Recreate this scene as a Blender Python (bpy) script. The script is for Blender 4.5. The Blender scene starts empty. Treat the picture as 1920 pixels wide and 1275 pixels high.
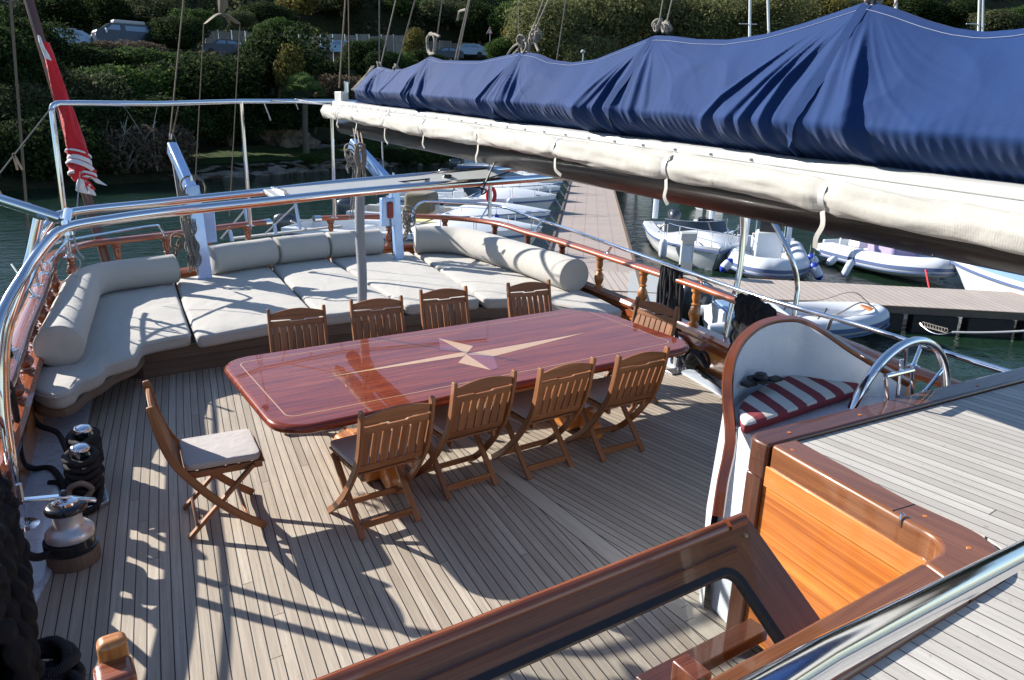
# Aft deck of a wooden gulet moored beside a jetty, seen from the deckhouse.
import bpy, bmesh, math, random
import numpy as np
from mathutils import Vector, Matrix, noise
random.seed(7); rng = np.random.default_rng(7)
SC = bpy.context.scene
COL = SC.collection
PI = math.pi
def R(a): return math.radians(a)
# ------------------------------------------------------------------ camera
EYE = Vector((0, 0, 2.6)); FPX = 1404.4; YAW, PITCH, ROLL = R(33.62), R(17.227), R(1.624)
FW = Vector((math.sin(YAW)*math.cos(PITCH), math.cos(YAW)*math.cos(PITCH), -math.sin(PITCH)))
RT = Vector((math.cos(YAW), -math.sin(YAW), 0)); UP = RT.cross(FW)
RR = RT*math.cos(ROLL)+UP*math.sin(ROLL); UU = -RT*math.sin(ROLL)+UP*math.cos(ROLL)
def ray(px, py): return FW*FPX + RR*(px-960) - UU*(py-637.5)
def at(px, py, x=None, y=None, z=None, d=None):
    """real point of the place seen at photo pixel (px,py), on the plane x=, y= or z=, or at horizontal distance d"""
    r = ray(px, py)
    if z is not None: t = (z-EYE.z)/r.z
    elif y is not None: t = y/r.y
    elif x is not None: t = x/r.x
    else: t = d/math.hypot(r.x, r.y)
    return EYE + r*t
camd = bpy.data.cameras.new('camera'); camo = bpy.data.objects.new('camera', camd); COL.objects.link(camo)
camd.sensor_width = 36; camd.lens = FPX/1920*36; camd.clip_start = .05; camd.clip_end = 800
m = Matrix((RR, UU, -FW)).transposed().to_4x4(); m.translation = EYE; camo.matrix_world = m
SC.camera = camo
# ------------------------------------------------------------------ light
SUNEL, SUNAZ = R(27.5), R(148)         # light travels towards azimuth 150 (from +y clockwise)
D = Vector((math.sin(SUNAZ)*math.cos(SUNEL), math.cos(SUNAZ)*math.cos(SUNEL), -math.sin(SUNEL)))
sd = bpy.data.lights.new('sun', 'SUN'); sd.energy = 5.0; sd.angle = R(.5); sd.color = (1, .95, .87)
so = bpy.data.objects.new('sun', sd); COL.objects.link(so); so.rotation_euler = D.to_track_quat('-Z', 'Y').to_euler()
W = bpy.data.worlds.new('World'); SC.world = W; W.use_nodes = True
nt = W.node_tree; bg = nt.nodes['Background']; sky = nt.nodes.new('ShaderNodeTexSky'); sky.sky_type = 'NISHITA'
sky.sun_disc = False; sky.sun_elevation = SUNEL; sky.sun_rotation = R(330); sky.altitude = 10; sky.dust_density = .35; sky.ozone_density = 3.0
nt.links.new(sky.outputs[0], bg.inputs[0]); bg.inputs[1].default_value = .092
SC.view_settings.view_transform = 'Standard'; SC.view_settings.look = 'None'; SC.view_settings.exposure = 1.0
SC.render.resolution_x = 1024; SC.render.resolution_y = 680
SC.render.engine = 'CYCLES'
# ------------------------------------------------------------------ materials
class N:
    def __init__(s, name):
        s.m = bpy.data.materials.new(name); s.m.use_nodes = True; s.t = s.m.node_tree
        s.b = s.t.nodes['Principled BSDF']; s.o = s.t.nodes['Material Output']
    def n(s, typ, **kw):
        x = s.t.nodes.new(typ)
        for k, v in kw.items(): setattr(x, k, v)
        return x
    def l(s, a, b): s.t.links.new(a, b)
    def val(s, x, i, v):
        if hasattr(v, 'is_linked') or hasattr(v, 'links'): s.l(v, x.inputs[i])
        else: x.inputs[i].default_value = v
    def math(s, op, a, b=0., c=None):
        x = s.n('ShaderNodeMath', operation=op); s.val(x, 0, a); s.val(x, 1, b)
        if c is not None: s.val(x, 2, c)
        return x.outputs[0]
    def mix(s, f, a, b, bt='MIX'):
        x = s.n('ShaderNodeMix', data_type='RGBA', blend_type=bt); s.val(x, 0, f)
        for i, v in ((6, a), (7, b)):
            if isinstance(v, tuple): x.inputs[i].default_value = (*v[:3], 1)
            else: s.l(v, x.inputs[i])
        return x.outputs[2]
    def noise(s, vec, scale, detail=4., rough=.55, dist=0.):
        x = s.n('ShaderNodeTexNoise'); x.inputs['Scale'].default_value = scale; x.inputs['Detail'].default_value = detail
        x.inputs['Roughness'].default_value = rough; x.inputs['Distortion'].default_value = dist
        if vec is not None: s.l(vec, x.inputs['Vector'])
        return x.outputs['Fac']
    def ramp(s, f, stops):
        x = s.n('ShaderNodeValToRGB'); s.l(f, x.inputs[0]); e = x.color_ramp.elements
        while len(e) < len(stops): e.new(.5)
        for q, (p, c) in zip(e, stops): q.position = p; q.color = (*c, 1) if len(c) == 3 else c
        return x.outputs[0]
    def maprange(s, f, a, b, c=0., d=1.):
        x = s.n('ShaderNodeMapRange'); s.val(x, 0, f)
        for i, v in enumerate((a, b, c, d)): x.inputs[i+1].default_value = v
        return x.outputs[0]
    def mapping(s, vec, scale=(1, 1, 1), loc=(0, 0, 0), rot=(0, 0, 0)):
        x = s.n('ShaderNodeMapping'); s.l(vec, x.inputs[0]); x.inputs['Scale'].default_value = scale
        x.inputs['Location'].default_value = loc; x.inputs['Rotation'].default_value = rot
        return x.outputs[0]
    def uv(s): return s.n('ShaderNodeTexCoord').outputs['UV']
    def obj(s): return s.n('ShaderNodeTexCoord').outputs['Object']
    def wpos(s): return s.n('ShaderNodeNewGeometry').outputs['Position']
    def bump(s, h, strength=.2, dist=.01, nrm=None):
        x = s.n('ShaderNodeBump'); x.inputs['Strength'].default_value = strength; x.inputs['Distance'].default_value = dist
        s.l(h, x.inputs['Height'])
        if nrm is not None: s.l(nrm, x.inputs['Normal'])
        s.l(x.outputs[0], s.b.inputs['Normal']); return x.outputs[0]
    def set(s, **kw):
        for k, v in kw.items():
            i = s.b.inputs[k.replace('_', ' ')]
            if isinstance(v, tuple) and len(v) == 3: v = (*v, 1)
            if hasattr(v, 'is_linked') or hasattr(v, 'links'): s.l(v, i)
            else: i.default_value = v
        return s
def plain(name, col, rough=.5, metal=0., coat=0., var=.12, nscale=6., bump=0., spec=.5):
    n = N(name); f = n.noise(n.obj(), nscale, 5.)
    lo = tuple(c*(1-var) for c in col); hi = tuple(min(1, c*(1+var)) for c in col)
    n.set(Base_Color=n.mix(f, lo, hi), Metallic=metal, Coat_Weight=coat, Coat_Roughness=.05, Specular_IOR_Level=spec)
    f2 = n.noise(n.obj(), nscale*4, 3.)
    n.set(Roughness=n.maprange(f2, .3, .7, max(0, rough*.8), min(1, rough*1.2)))
    if bump: n.bump(n.noise(n.obj(), nscale*9, 4.), bump, .01)
    return n.m
def wood(name, stops, rough=.4, coat=0., su=1.3, sv=26., bump=.15, rv=.35, tone=.25):
    n = N(name); uv = n.uv()
    rnd = n.n('ShaderNodeObjectInfo').outputs['Random']
    cb = n.n('ShaderNodeCombineXYZ'); n.l(n.math('MULTIPLY', rnd, 37.), cb.inputs[0]); n.l(n.math('MULTIPLY', rnd, 91.), cb.inputs[1])
    add = n.n('ShaderNodeVectorMath', operation='ADD'); n.l(uv, add.inputs[0]); n.l(cb.outputs[0], add.inputs[1])
    f = n.noise(n.mapping(add.outputs[0], (su, sv, 1)), 1., 6., .6, .6)
    fine = n.noise(n.mapping(add.outputs[0], (su*3, sv*6, 1)), 1., 4., .6)
    big = n.noise(n.mapping(add.outputs[0], (su*.6, sv*.18, 1)), 1., 3., .5)
    mixf = n.math('ADD', n.math('MULTIPLY', f, .6), n.math('MULTIPLY', fine, .4))
    c = n.ramp(mixf, [(.32+.36*i/(len(stops)-1), s) for i, s in enumerate(stops)])
    c = n.mix(n.maprange(big, .3, .7, 0, tone), c, stops[0], 'MIX')
    hv = n.n('ShaderNodeHueSaturation'); n.l(c, hv.inputs['Color']); n.l(n.maprange(rnd, 0, 1, .84, 1.18), hv.inputs['Value']); c = hv.outputs[0]
    n.set(Base_Color=c, Roughness=n.maprange(fine, .3, .7, rough*(1-rv), rough*(1+rv)), Coat_Weight=coat, Coat_Roughness=.04)
    n.bump(mixf, bump, .004)
    return n.m
M = {}
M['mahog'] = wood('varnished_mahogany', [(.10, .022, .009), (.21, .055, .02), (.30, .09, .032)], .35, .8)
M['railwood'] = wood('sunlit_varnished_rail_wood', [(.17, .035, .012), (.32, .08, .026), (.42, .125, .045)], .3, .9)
M['mahog_dark'] = wood('dark_mahogany', [(.045, .014, .008), (.085, .028, .014), (.13, .045, .022)], .4, .6)
M['orange'] = wood('orange_varnished_panel', [(.13, .028, .005), (.40, .11, .014), (.60, .20, .030), (.80, .37, .075)], .45, .35, .45, 34., .15)
M['coaming'] = wood('brown_varnished_coaming', [(.12, .038, .013), (.23, .080, .026), (.32, .125, .042)], .35, .8, 1.2, 40.)
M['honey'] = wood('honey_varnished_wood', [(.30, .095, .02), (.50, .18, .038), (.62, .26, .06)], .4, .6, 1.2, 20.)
M['teakchair'] = wood('oiled_teak', [(.13, .046, .016), (.26, .098, .034), (.37, .16, .058)], .55, .05, 1.5, 40., .25)
M['greywood'] = wood('weathered_brown_wood', [(.10, .07, .05), (.17, .12, .085), (.24, .18, .13)], .7, 0., 1.2, 30., .3)
M['chrome'] = plain('polished_stainless_steel', (.78, .80, .84), .10, 1., 0, .05)
M['satin'] = plain('satin_steel', (.62, .64, .68), .28, 1., 0, .08)
M['winchsteel'] = plain('matt_silver_winch_steel', (.72, .73, .74), .38, .65, 0, .06)
M['whitepaint'] = plain('white_gelcoat', (.70, .73, .78), .3, 0, .4, .015, 2.)
M['greypaint'] = plain('pale_blue_grey_paint', (.50, .55, .63), .3, 0, .5, .06, 3.)
M['bluegrey'] = plain('pale_blue_sky_tint', (.36, .54, .86), .18, .3, .7, .10, 5.)  # on the davits, the sky mirrored in bare steel is put into this blue
M['black'] = plain('black_rubber', (.012, .012, .014), .5, 0, 0, .2)
M['blackgloss'] = plain('glossy_black_plastic', (.015, .016, .02), .2, 0, .4, .2)
M['darkglass'] = plain('dark_glass', (.02, .025, .03), .05, 0, .6, .1)
M['bronze'] = plain('bronze_rivets', (.5, .33, .16), .35, 1.)
M['clothespeg'] = wood('pale_peg_wood', [(.42, .30, .18), (.55, .42, .27), (.62, .5, .34)], .7)
M['boomblack'] = wood('dark_varnished_boom', [(.004, .003, .003), (.008, .006, .006), (.014, .010, .009)], .4, .25, .8, 14., .05)
M['alu'] = plain('white_painted_alloy', (.58, .58, .565), .4, .1, .1, .06, 8.)
M['redpaint'] = plain('dark_red_rubber', (.20, .02, .02), .4)
M['yellow'] = plain('faded_yellow_canvas', (.72, .62, .30), .7)
M['rubberhose'] = plain('grey_black_rubber', (.03, .03, .035), .45)
def fabric(name, col, rough=.85, weave=700., wr=.25, wscale=5., var=.06, sheen=.2):
    n = N(name); o = n.obj()
    w1 = n.n('ShaderNodeTexWave', wave_type='BANDS', bands_direction='X'); w2 = n.n('ShaderNodeTexWave', wave_type='BANDS', bands_direction='Y')
    for w in (w1, w2): w.inputs['Scale'].default_value = weave/20; w.inputs['Distortion'].default_value = 1.5; w.inputs['Detail'].default_value = 1; n.l(o, w.inputs['Vector'])
    big = n.noise(o, wscale, 4., .5, .4); fine = n.noise(o, 160., 3.)
    h = n.math('ADD', n.math('MULTIPLY', big, 1.), n.math('MULTIPLY', n.math('MULTIPLY', w1.outputs['Fac'], w2.outputs['Fac']), .03))
    h = n.math('ADD', h, n.math('MULTIPLY', fine, .05))
    stain = n.noise(o, wscale*.5, 5., .6)
    c = n.mix(stain, tuple(x*(1-var) for x in col), tuple(min(1, x*(1+var)) for x in col))
    c = n.mix(n.maprange(fine, .35, .65, 0, .12), c, tuple(x*.6 for x in col))
    n.set(Base_Color=c, Roughness=rough, Sheen_Weight=sheen, Specular_IOR_Level=.2); n.bump(h, wr, .03)
    return n.m
M['canvas'] = fabric('light_grey_canvas', (.45, .425, .385), wr=.4, wscale=4.)
M['pad'] = fabric('pale_pink_grey_pad', (.46, .42, .40), wscale=9., wr=.3)
M['cream'] = fabric('cream_awning_canvas', (.46, .44, .395), wscale=6., wr=.35)
M['navy'] = fabric('navy_sail_cover_canvas', (.006, .031, .120), .8, wscale=5., wr=.2, var=.2, sheen=.05)
M['red'] = fabric('red_flag_cloth', (.62, .02, .03), .7, wscale=22., wr=.7)
M['flagwhite'] = fabric('white_flag_cloth', (.72, .70, .72), .8, wscale=20.)
M['purple'] = fabric('lilac_canvas', (.36, .30, .48), .8)
M['khaki'] = fabric('khaki_canvas', (.17, .14, .09), .8)
M['bluecanvas'] = fabric('dull_blue_canvas', (.10, .16, .30), .8)
M['boatwhite'] = plain('boat_white_gelcoat', (.72, .74, .76), .35, 0, .3, .04, 1.5)
M['tubegrey'] = plain('pale_grey_inflatable_rubber', (.55, .58, .63), .5, 0, .1, .05, 2.)
M['tubeblue'] = plain('blue_rubbing_band', (.08, .12, .25), .5)
M['fender'] = plain('white_fender_vinyl', (.62, .65, .72), .4, 0, .2, .05)
M['fenderblue'] = plain('blue_fender_cap', (.02, .05, .40), .4)
M['redrope'] = plain('red_rope', (.65, .03, .04), .7)
def rope(name, col, scale=55., twist=18.):
    n = N(name); uv = n.uv()
    mp = n.mapping(uv, (scale, twist, 1), rot=(0, 0, R(32)))
    w = n.n('ShaderNodeTexWave', wave_type='BANDS', bands_direction='X'); w.inputs['Scale'].default_value = 1.; w.inputs['Distortion'].default_value = .6; n.l(mp, w.inputs['Vector'])
    c = n.mix(w.outputs['Fac'], tuple(x*.62 for x in col), tuple(min(1, x*1.15) for x in col))
    n.set(Base_Color=c, Roughness=.8, Specular_IOR_Level=.25); n.bump(w.outputs['Fac'], .8, .008)
    return n.m
M['rope'] = rope('grey_cream_rope', (.42, .38, .33))
M['ropebrown'] = rope('tan_rigging_rope', (.30, .24, .18))
M['ropeblack'] = rope('black_mooring_rope', (.042, .042, .047), 40.)
M['ropewhite'] = rope('pale_braided_rope', (.72, .73, .76), 80.)
def planks(name, axis, w, cols, xc=None, curve=False, gapw=.075, rough=.62, rot=0., cross=0.):
    n = N(name); p = n.wpos(); sx = n.n('ShaderNodeSeparateXYZ'); n.l(n.mapping(p, rot=(0, 0, rot)), sx.inputs[0]); X, Y = sx.outputs[0], sx.outputs[1]
    if axis == 'y': X, Y = Y, X
    if curve:
        dy = n.math('SUBTRACT', Y, 5.0)
        g = n.math('ADD', n.math('MULTIPLY', dy, .148), n.math('MULTIPLY', n.math('MULTIPLY', dy, dy), .0045))
        ctr = n.math('ADD', n.math('MULTIPLY', dy, .012), xc)
        dx = n.math('SUBTRACT', X, ctr); ad = n.math('ABSOLUTE', dx); side = n.math('SIGN', dx)
        u = n.math('ADD', ad, g)
        king = n.math('LESS_THAN', ad, .07)
        kedge = n.math('LESS_THAN', n.math('ABSOLUTE', n.math('SUBTRACT', ad, .07)), .0035)
    else:
        u = X; side = None
    q = n.math('DIVIDE', u, w); fl = n.math('FLOOR', q); fr = n.math('SUBTRACT', q, fl)
    gap = n.math('LESS_THAN', fr, gapw)
    idn = fl if side is None else n.math('ADD', fl, n.math('MULTIPLY', side, 500.))
    wn = n.n('ShaderNodeTexWhiteNoise', noise_dimensions='1D'); n.l(idn, wn.inputs['W'])
    # butt joints
    yy = n.math('ADD', n.math('DIVIDE', Y, 6.5), n.math('MULTIPLY', wn.outputs['Value'], 7.3)); yf = n.math('FLOOR', yy)
    bj = n.math('LESS_THAN', n.math('SUBTRACT', yy, yf), .0006)
    wn2 = n.n('ShaderNodeTexWhiteNoise', noise_dimensions='2D'); cb = n.n('ShaderNodeCombineXYZ'); n.l(idn, cb.inputs[0]); n.l(yf, cb.inputs[1]); n.l(cb.outputs[0], wn2.inputs['Vector'])
    cv = n.n('ShaderNodeCombineXYZ'); n.l(n.math('MULTIPLY', u, 60.), cv.inputs[0]); n.l(n.math('MULTIPLY', Y, 1.6), cv.inputs[1]); n.l(n.math('MULTIPLY', wn2.outputs['Value'], 40.), cv.inputs[2])
    gr = n.noise(cv.outputs[0], 1., 6., .6, .3)
    cf = n.n('ShaderNodeCombineXYZ'); n.l(n.math('MULTIPLY', u, 330.), cf.inputs[0]); n.l(n.math('MULTIPLY', Y, 9.), cf.inputs[1])
    fine = n.noise(cf.outputs[0], 1., 3., .6)
    big = n.noise(p, .9, 5., .6)
    base = n.mix(wn2.outputs['Value'], cols[0], cols[1])
    base = n.mix(n.maprange(gr, .35, .7, 0, .6), base, cols[2])
    base = n.mix(n.maprange(fine, .4, .75, 0, .35), base, tuple(x*.55 for x in cols[0]))
    base = n.mix(n.maprange(big, .35, .75, 0, .3), base, tuple(x*.7 for x in cols[2]))
    speck = n.noise(p, 34., 2.); base = n.mix(n.maprange(speck, .66, .74, 0, .25), base, (.08, .06, .05))
    if curve: gap = n.math('MAXIMUM', n.math('MULTIPLY', gap, n.math('SUBTRACT', 1., king)), kedge); base = n.mix(n.math('MULTIPLY', king, .45), base, cols[1])
    gap = n.math('MAXIMUM', gap, bj)
    if cross: gap = n.math('MAXIMUM', gap, n.math('MULTIPLY', n.math('LESS_THAN', n.math('FRACT', n.math('DIVIDE', Y, cross)), .04), .4))
    n.set(Base_Color=n.mix(gap, base, (.018, .017, .017)), Roughness=n.mix(gap, (rough,)*3, (.5,)*3), Specular_IOR_Level=.3)
    h = n.math('SUBTRACT', n.math('ADD', n.math('MULTIPLY', gr, .25), n.math('MULTIPLY', fine, .15)), n.math('MULTIPLY', gap, .8))
    n.bump(h, .35, .004)
    return n.m
M['deck'] = planks('aged_teak_deck', 'x', .061, [(.40, .335, .265), (.60, .525, .43), (.26, .212, .165)], 2.78, True, .10)
M['updeck'] = planks('pale_teak_deckhouse_planks', 'x', .062, [(.44, .41, .37), (.64, .61, .56), (.40, .36, .32)], None, False, .068, rot=R(-3.5))
JANG = math.atan2(17.2, 13.6)
M['jetty1'] = planks('pinkish_composite_boards_across', 'y', .42, [(.42, .35, .315), (.46, .39, .35), (.37, .31, .275)], None, False, .04, .75, rot=-(JANG-PI/2))
M['jetty2'] = planks('weathered_jetty_boards', 'x', .17, [(.46, .39, .34), (.52, .45, .40), (.40, .34, .29)], None, False, .05, .75, rot=R(20))
def clear():
    n = N('clear_glass'); t = n.n('ShaderNodeBsdfTransparent'); g = n.n('ShaderNodeBsdfGlossy'); g.inputs['Roughness'].default_value = .02
    t.inputs['Color'].default_value = (.86, .88, .88, 1)
    fz = n.n('ShaderNodeFresnel'); fz.inputs[0].default_value = 1.45; mx = n.n('ShaderNodeMixShader'); sc = n.math('MULTIPLY', fz.outputs[0], .55)
    n.l(sc, mx.inputs[0]); n.l(t.outputs[0], mx.inputs[1]); n.l(g.outputs[0], mx.inputs[2]); n.l(mx.outputs[0], n.o.inputs[0]); return n.m
M['glass'] = clear()
def tabletop():
    n = N('gloss_red_mahogany'); p = n.obj()
    f = n.noise(n.mapping(p, (1.2, 22, 1)), 1., 6., .62, .5); g = n.noise(n.mapping(p, (.7, 4, 1)), 1., 3.)
    c = n.ramp(f, [(.3, (.11, .017, .006)), (.5, (.22, .040, .012)), (.7, (.33, .080, .024))])
    c = n.mix(n.maprange(g, .35, .65, 0, .45), c, (.13, .016, .010))
    n.set(Base_Color=c, Roughness=.25, Coat_Weight=.8, Coat_Roughness=.015, Coat_IOR=1.5, Specular_IOR_Level=.08)
    n.bump(n.noise(n.mapping(p, (1, 6, 1)), 3., 2.), .03, .004); return n.m
M['table'] = tabletop()
def stripe():
    n = N('maroon_and_cream_striped_cloth'); p = n.obj(); sx = n.n('ShaderNodeSeparateXYZ'); n.l(n.mapping(p, rot=(0, 0, R(20))), sx.inputs[0])
    wob = n.noise(p, 8., 2.); x = n.math('ADD', sx.outputs[0], n.math('MULTIPLY', wob, .006))
    fr = n.math('FRACT', n.math('DIVIDE', x, .155)); f = n.math('GREATER_THAN', fr, .48)
    z = n.math('LESS_THAN', sx.outputs[2], .055)
    f = n.math('MULTIPLY', f, n.math('SUBTRACT', 1., z))
    c = n.mix(f, (.22, .045, .055), (.56, .54, .50)); n.set(Base_Color=c, Roughness=.85, Specular_IOR_Level=.2)
    n.bump(n.noise(p, 9., 4.), .35, .03); return n.m
M['stripe'] = stripe()
def water():
    n = N('harbour_water'); p = n.wpos()
    a = n.noise(n.mapping(p, (1.1, 1.9, 1), rot=(0, 0, R(-20))), 1.1, 5., .6, .6); b = n.noise(n.mapping(p, (1, 1.6, 1), rot=(0, 0, R(25))), 4.5, 4., .6, .4)
    h = n.math('ADD', n.math('MULTIPLY', a, 1.), n.math('MULTIPLY', b, .35))
    n.set(Base_Color=n.mix(n.noise(p, .15, 3.), (.006, .018, .010), (.012, .034, .018)), Roughness=.04, IOR=1.33, Specular_IOR_Level=.5)
    n.bump(h, .42, .14); return n.m
M['water'] = water()
def ground():
    n = N('dark_scrub_soil'); p = n.wpos(); f = n.noise(p, .35, 6., .65); g = n.noise(p, 2.2, 6., .7)
    c = n.ramp(f, [(.35, (.022, .030, .014)), (.5, (.040, .042, .022)), (.65, (.060, .052, .034)), (.8, (.09, .075, .055))])
    c = n.mix(n.maprange(g, .4, .7, 0, .7), c, (.020, .030, .012)); n.set(Base_Color=c, Roughness=.95, Specular_IOR_Level=.1); n.bump(g, .9, .4); return n.m
M['ground'] = ground()
def lawnm():
    n = N('mown_grass'); p = n.wpos(); g = n.noise(p, 1.4, 6., .7)
    n.set(Base_Color=n.mix(g, (.022, .042, .013), (.055, .085, .022)), Roughness=.9, Specular_IOR_Level=.1); n.bump(n.noise(p, 9., 5.), .8, .1); return n.m
M['lawn'] = lawnm()
M['asphalt'] = plain('pale_road_surface', (.16, .15, .14), .9, 0, 0, .2, .6)
def rockm():
    n = N('grey_brown_rock'); p = n.obj(); f = n.noise(p, 1.6, 8., .7); v = n.n('ShaderNodeTexVoronoi', feature='DISTANCE_TO_EDGE'); v.inputs['Scale'].default_value = 1.3; n.l(p, v.inputs['Vector'])
    c = n.ramp(f, [(.3, (.14, .115, .09)), (.5, (.28, .235, .195)), (.7, (.38, .33, .28))]); n.set(Base_Color=c, Roughness=.95, Specular_IOR_Level=.2)
    n.bump(n.math('ADD', f, n.math('MINIMUM', v.outputs['Distance'], .12)), 1., .5); return n.m
M['rock'] = rockm()
def leaf(name, a, b, c3):
    n = N(name); rnd = n.n('ShaderNodeNewGeometry').outputs['Random Per Island']; oi = n.n('ShaderNodeObjectInfo').outputs['Random']
    c = n.ramp(rnd, [(0., a), (.55, b), (1., c3)]); c = n.mix(n.math('MULTIPLY', oi, .35), c, b)
    n.set(Base_Color=c, Roughness=.85, Specular_IOR_Level=.1)
    tr = n.n('ShaderNodeBsdfTranslucent'); n.l(c, tr.inputs[0]); mx = n.n('ShaderNodeMixShader'); mx.inputs[0].default_value = .42
    n.l(n.b.outputs[0], mx.inputs[1]); n.l(tr.outputs[0], mx.inputs[2]); n.l(mx.outputs[0], n.o.inputs[0]); return n.m
M['leaf_dark'] = leaf('dark_mastic_leaves', (.009, .019, .007), (.021, .039, .012), (.085, .115, .040))
M['leaf_mid'] = leaf('green_shrub_leaves', (.018, .040, .010), (.040, .080, .020), (.13, .19, .055))
M['leaf_olive'] = leaf('olive_grey_leaves', (.030, .040, .018), (.062, .075, .035), (.19, .20, .10))
M['leaf_euc'] = leaf('pale_eucalyptus_leaves', (.075, .090, .036), (.15, .16, .066), (.28, .28, .13))
M['leaf_brown'] = leaf('dry_brown_twigs', (.07, .055, .038), (.13, .10, .07), (.20, .16, .11))
M['leaf_yellow'] = leaf('yellowing_leaves', (.07, .065, .018), (.14, .125, .035), (.22, .19, .06))
M['leaf_palm'] = leaf('palm_fronds', (.05, .10, .03), (.11, .18, .06), (.20, .27, .11))
M['bark'] = plain('grey_bark', (.10, .08, .06), .95, 0, 0, .3, 8., .6)
M['reed'] = None
def reed():
    n = N('reed_screen'); p = n.obj(); f = n.noise(n.mapping(p, (14, 14, .5)), 1., 4., .6); g = n.noise(p, .5, 2.)
    n.set(Base_Color=n.mix(n.maprange(g, .4, .6, 0, .5), n.ramp(f, [(.3, (.12, .10, .08)), (.55, (.26, .23, .20)), (.7, (.36, .33, .29))]), (.16, .16, .15)), Roughness=.95); return n.m
M['reed'] = reed()
M['carblue'] = plain('dark_blue_car_paint', (.012, .02, .045), .35, 0, .3)
M['carsilver'] = plain('silver_blue_car_paint', (.22, .27, .33), .3, .5, .8)
M['cargrey'] = plain('dark_grey_car_paint', (.03, .035, .045), .35, 0, .3)
M['carwindow'] = plain('car_window_glass', (.20, .27, .34), .08, .3, .8)
M['boatscreen'] = plain('smoked_boat_screen', (.035, .045, .05), .06, 0, .8)
M['lightgrey'] = plain('light_grey_plastic', (.42, .43, .42), .5)
M['outboard'] = plain('dark_grey_outboard_cowl', (.05, .06, .075), .25, .1, .6)
M['seatcream'] = plain('cream_boat_vinyl', (.62, .58, .50), .6)
M['labelblue'] = plain('pale_blue_printed_panel', (.35, .45, .55), .5, 0, 0, .4, 40.)
# ------------------------------------------------------------------ building tools
ORG = {}
def empty(name, loc=(0, 0, 0), label=None, cat=None, group=None, kind=None, rz=0.):
    o = bpy.data.objects.new(name, None); COL.objects.link(o); o.location = loc; o.rotation_euler.z = rz
    ORG[o.name] = Vector(loc); return tag(o, label, cat, group, kind)
def tag(o, label=None, cat=None, group=None, kind=None):
    if label: o['label'] = label
    if cat: o['category'] = cat
    if group: o['group'] = group
    if kind: o['kind'] = kind
    return o
def copy_tree(o, parent=None):
    c = o.copy(); COL.objects.link(c)
    if parent is not None: c.parent = parent
    ORG[c.name] = ORG.get(o.name, Vector())
    for ch in list(o.children): copy_tree(ch, c)
    return c
def frame_up(d, up=Vector((0, 0, 1))):
    d = d.normalized()
    if abs(d.dot(up)) > .98: up = Vector((0, 1, 0))
    s = d.cross(up).normalized(); return s, s.cross(d).normalized()
def spline(pts, n=6, closed=False):
    """Catmull-Rom through the points"""
    P = [Vector(p) for p in pts]; L = len(P); out = []
    rngs = range(L if closed else L-1)
    for i in rngs:
        p0 = P[(i-1) % L] if closed or i > 0 else P[0]*2-P[1]
        p1 = P[i]; p2 = P[(i+1) % L]
        p3 = P[(i+2) % L] if closed or i+2 < L else P[-1]*2-P[-2]
        for k in range(n):
            t = k/n
            out.append(.5*((2*p1)+(p2-p0)*t+(2*p0-5*p1+4*p2-p3)*t*t+(3*p1-p0-3*p2+p3)*t**3))
    if not closed: out.append(P[-1])
    return out
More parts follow.
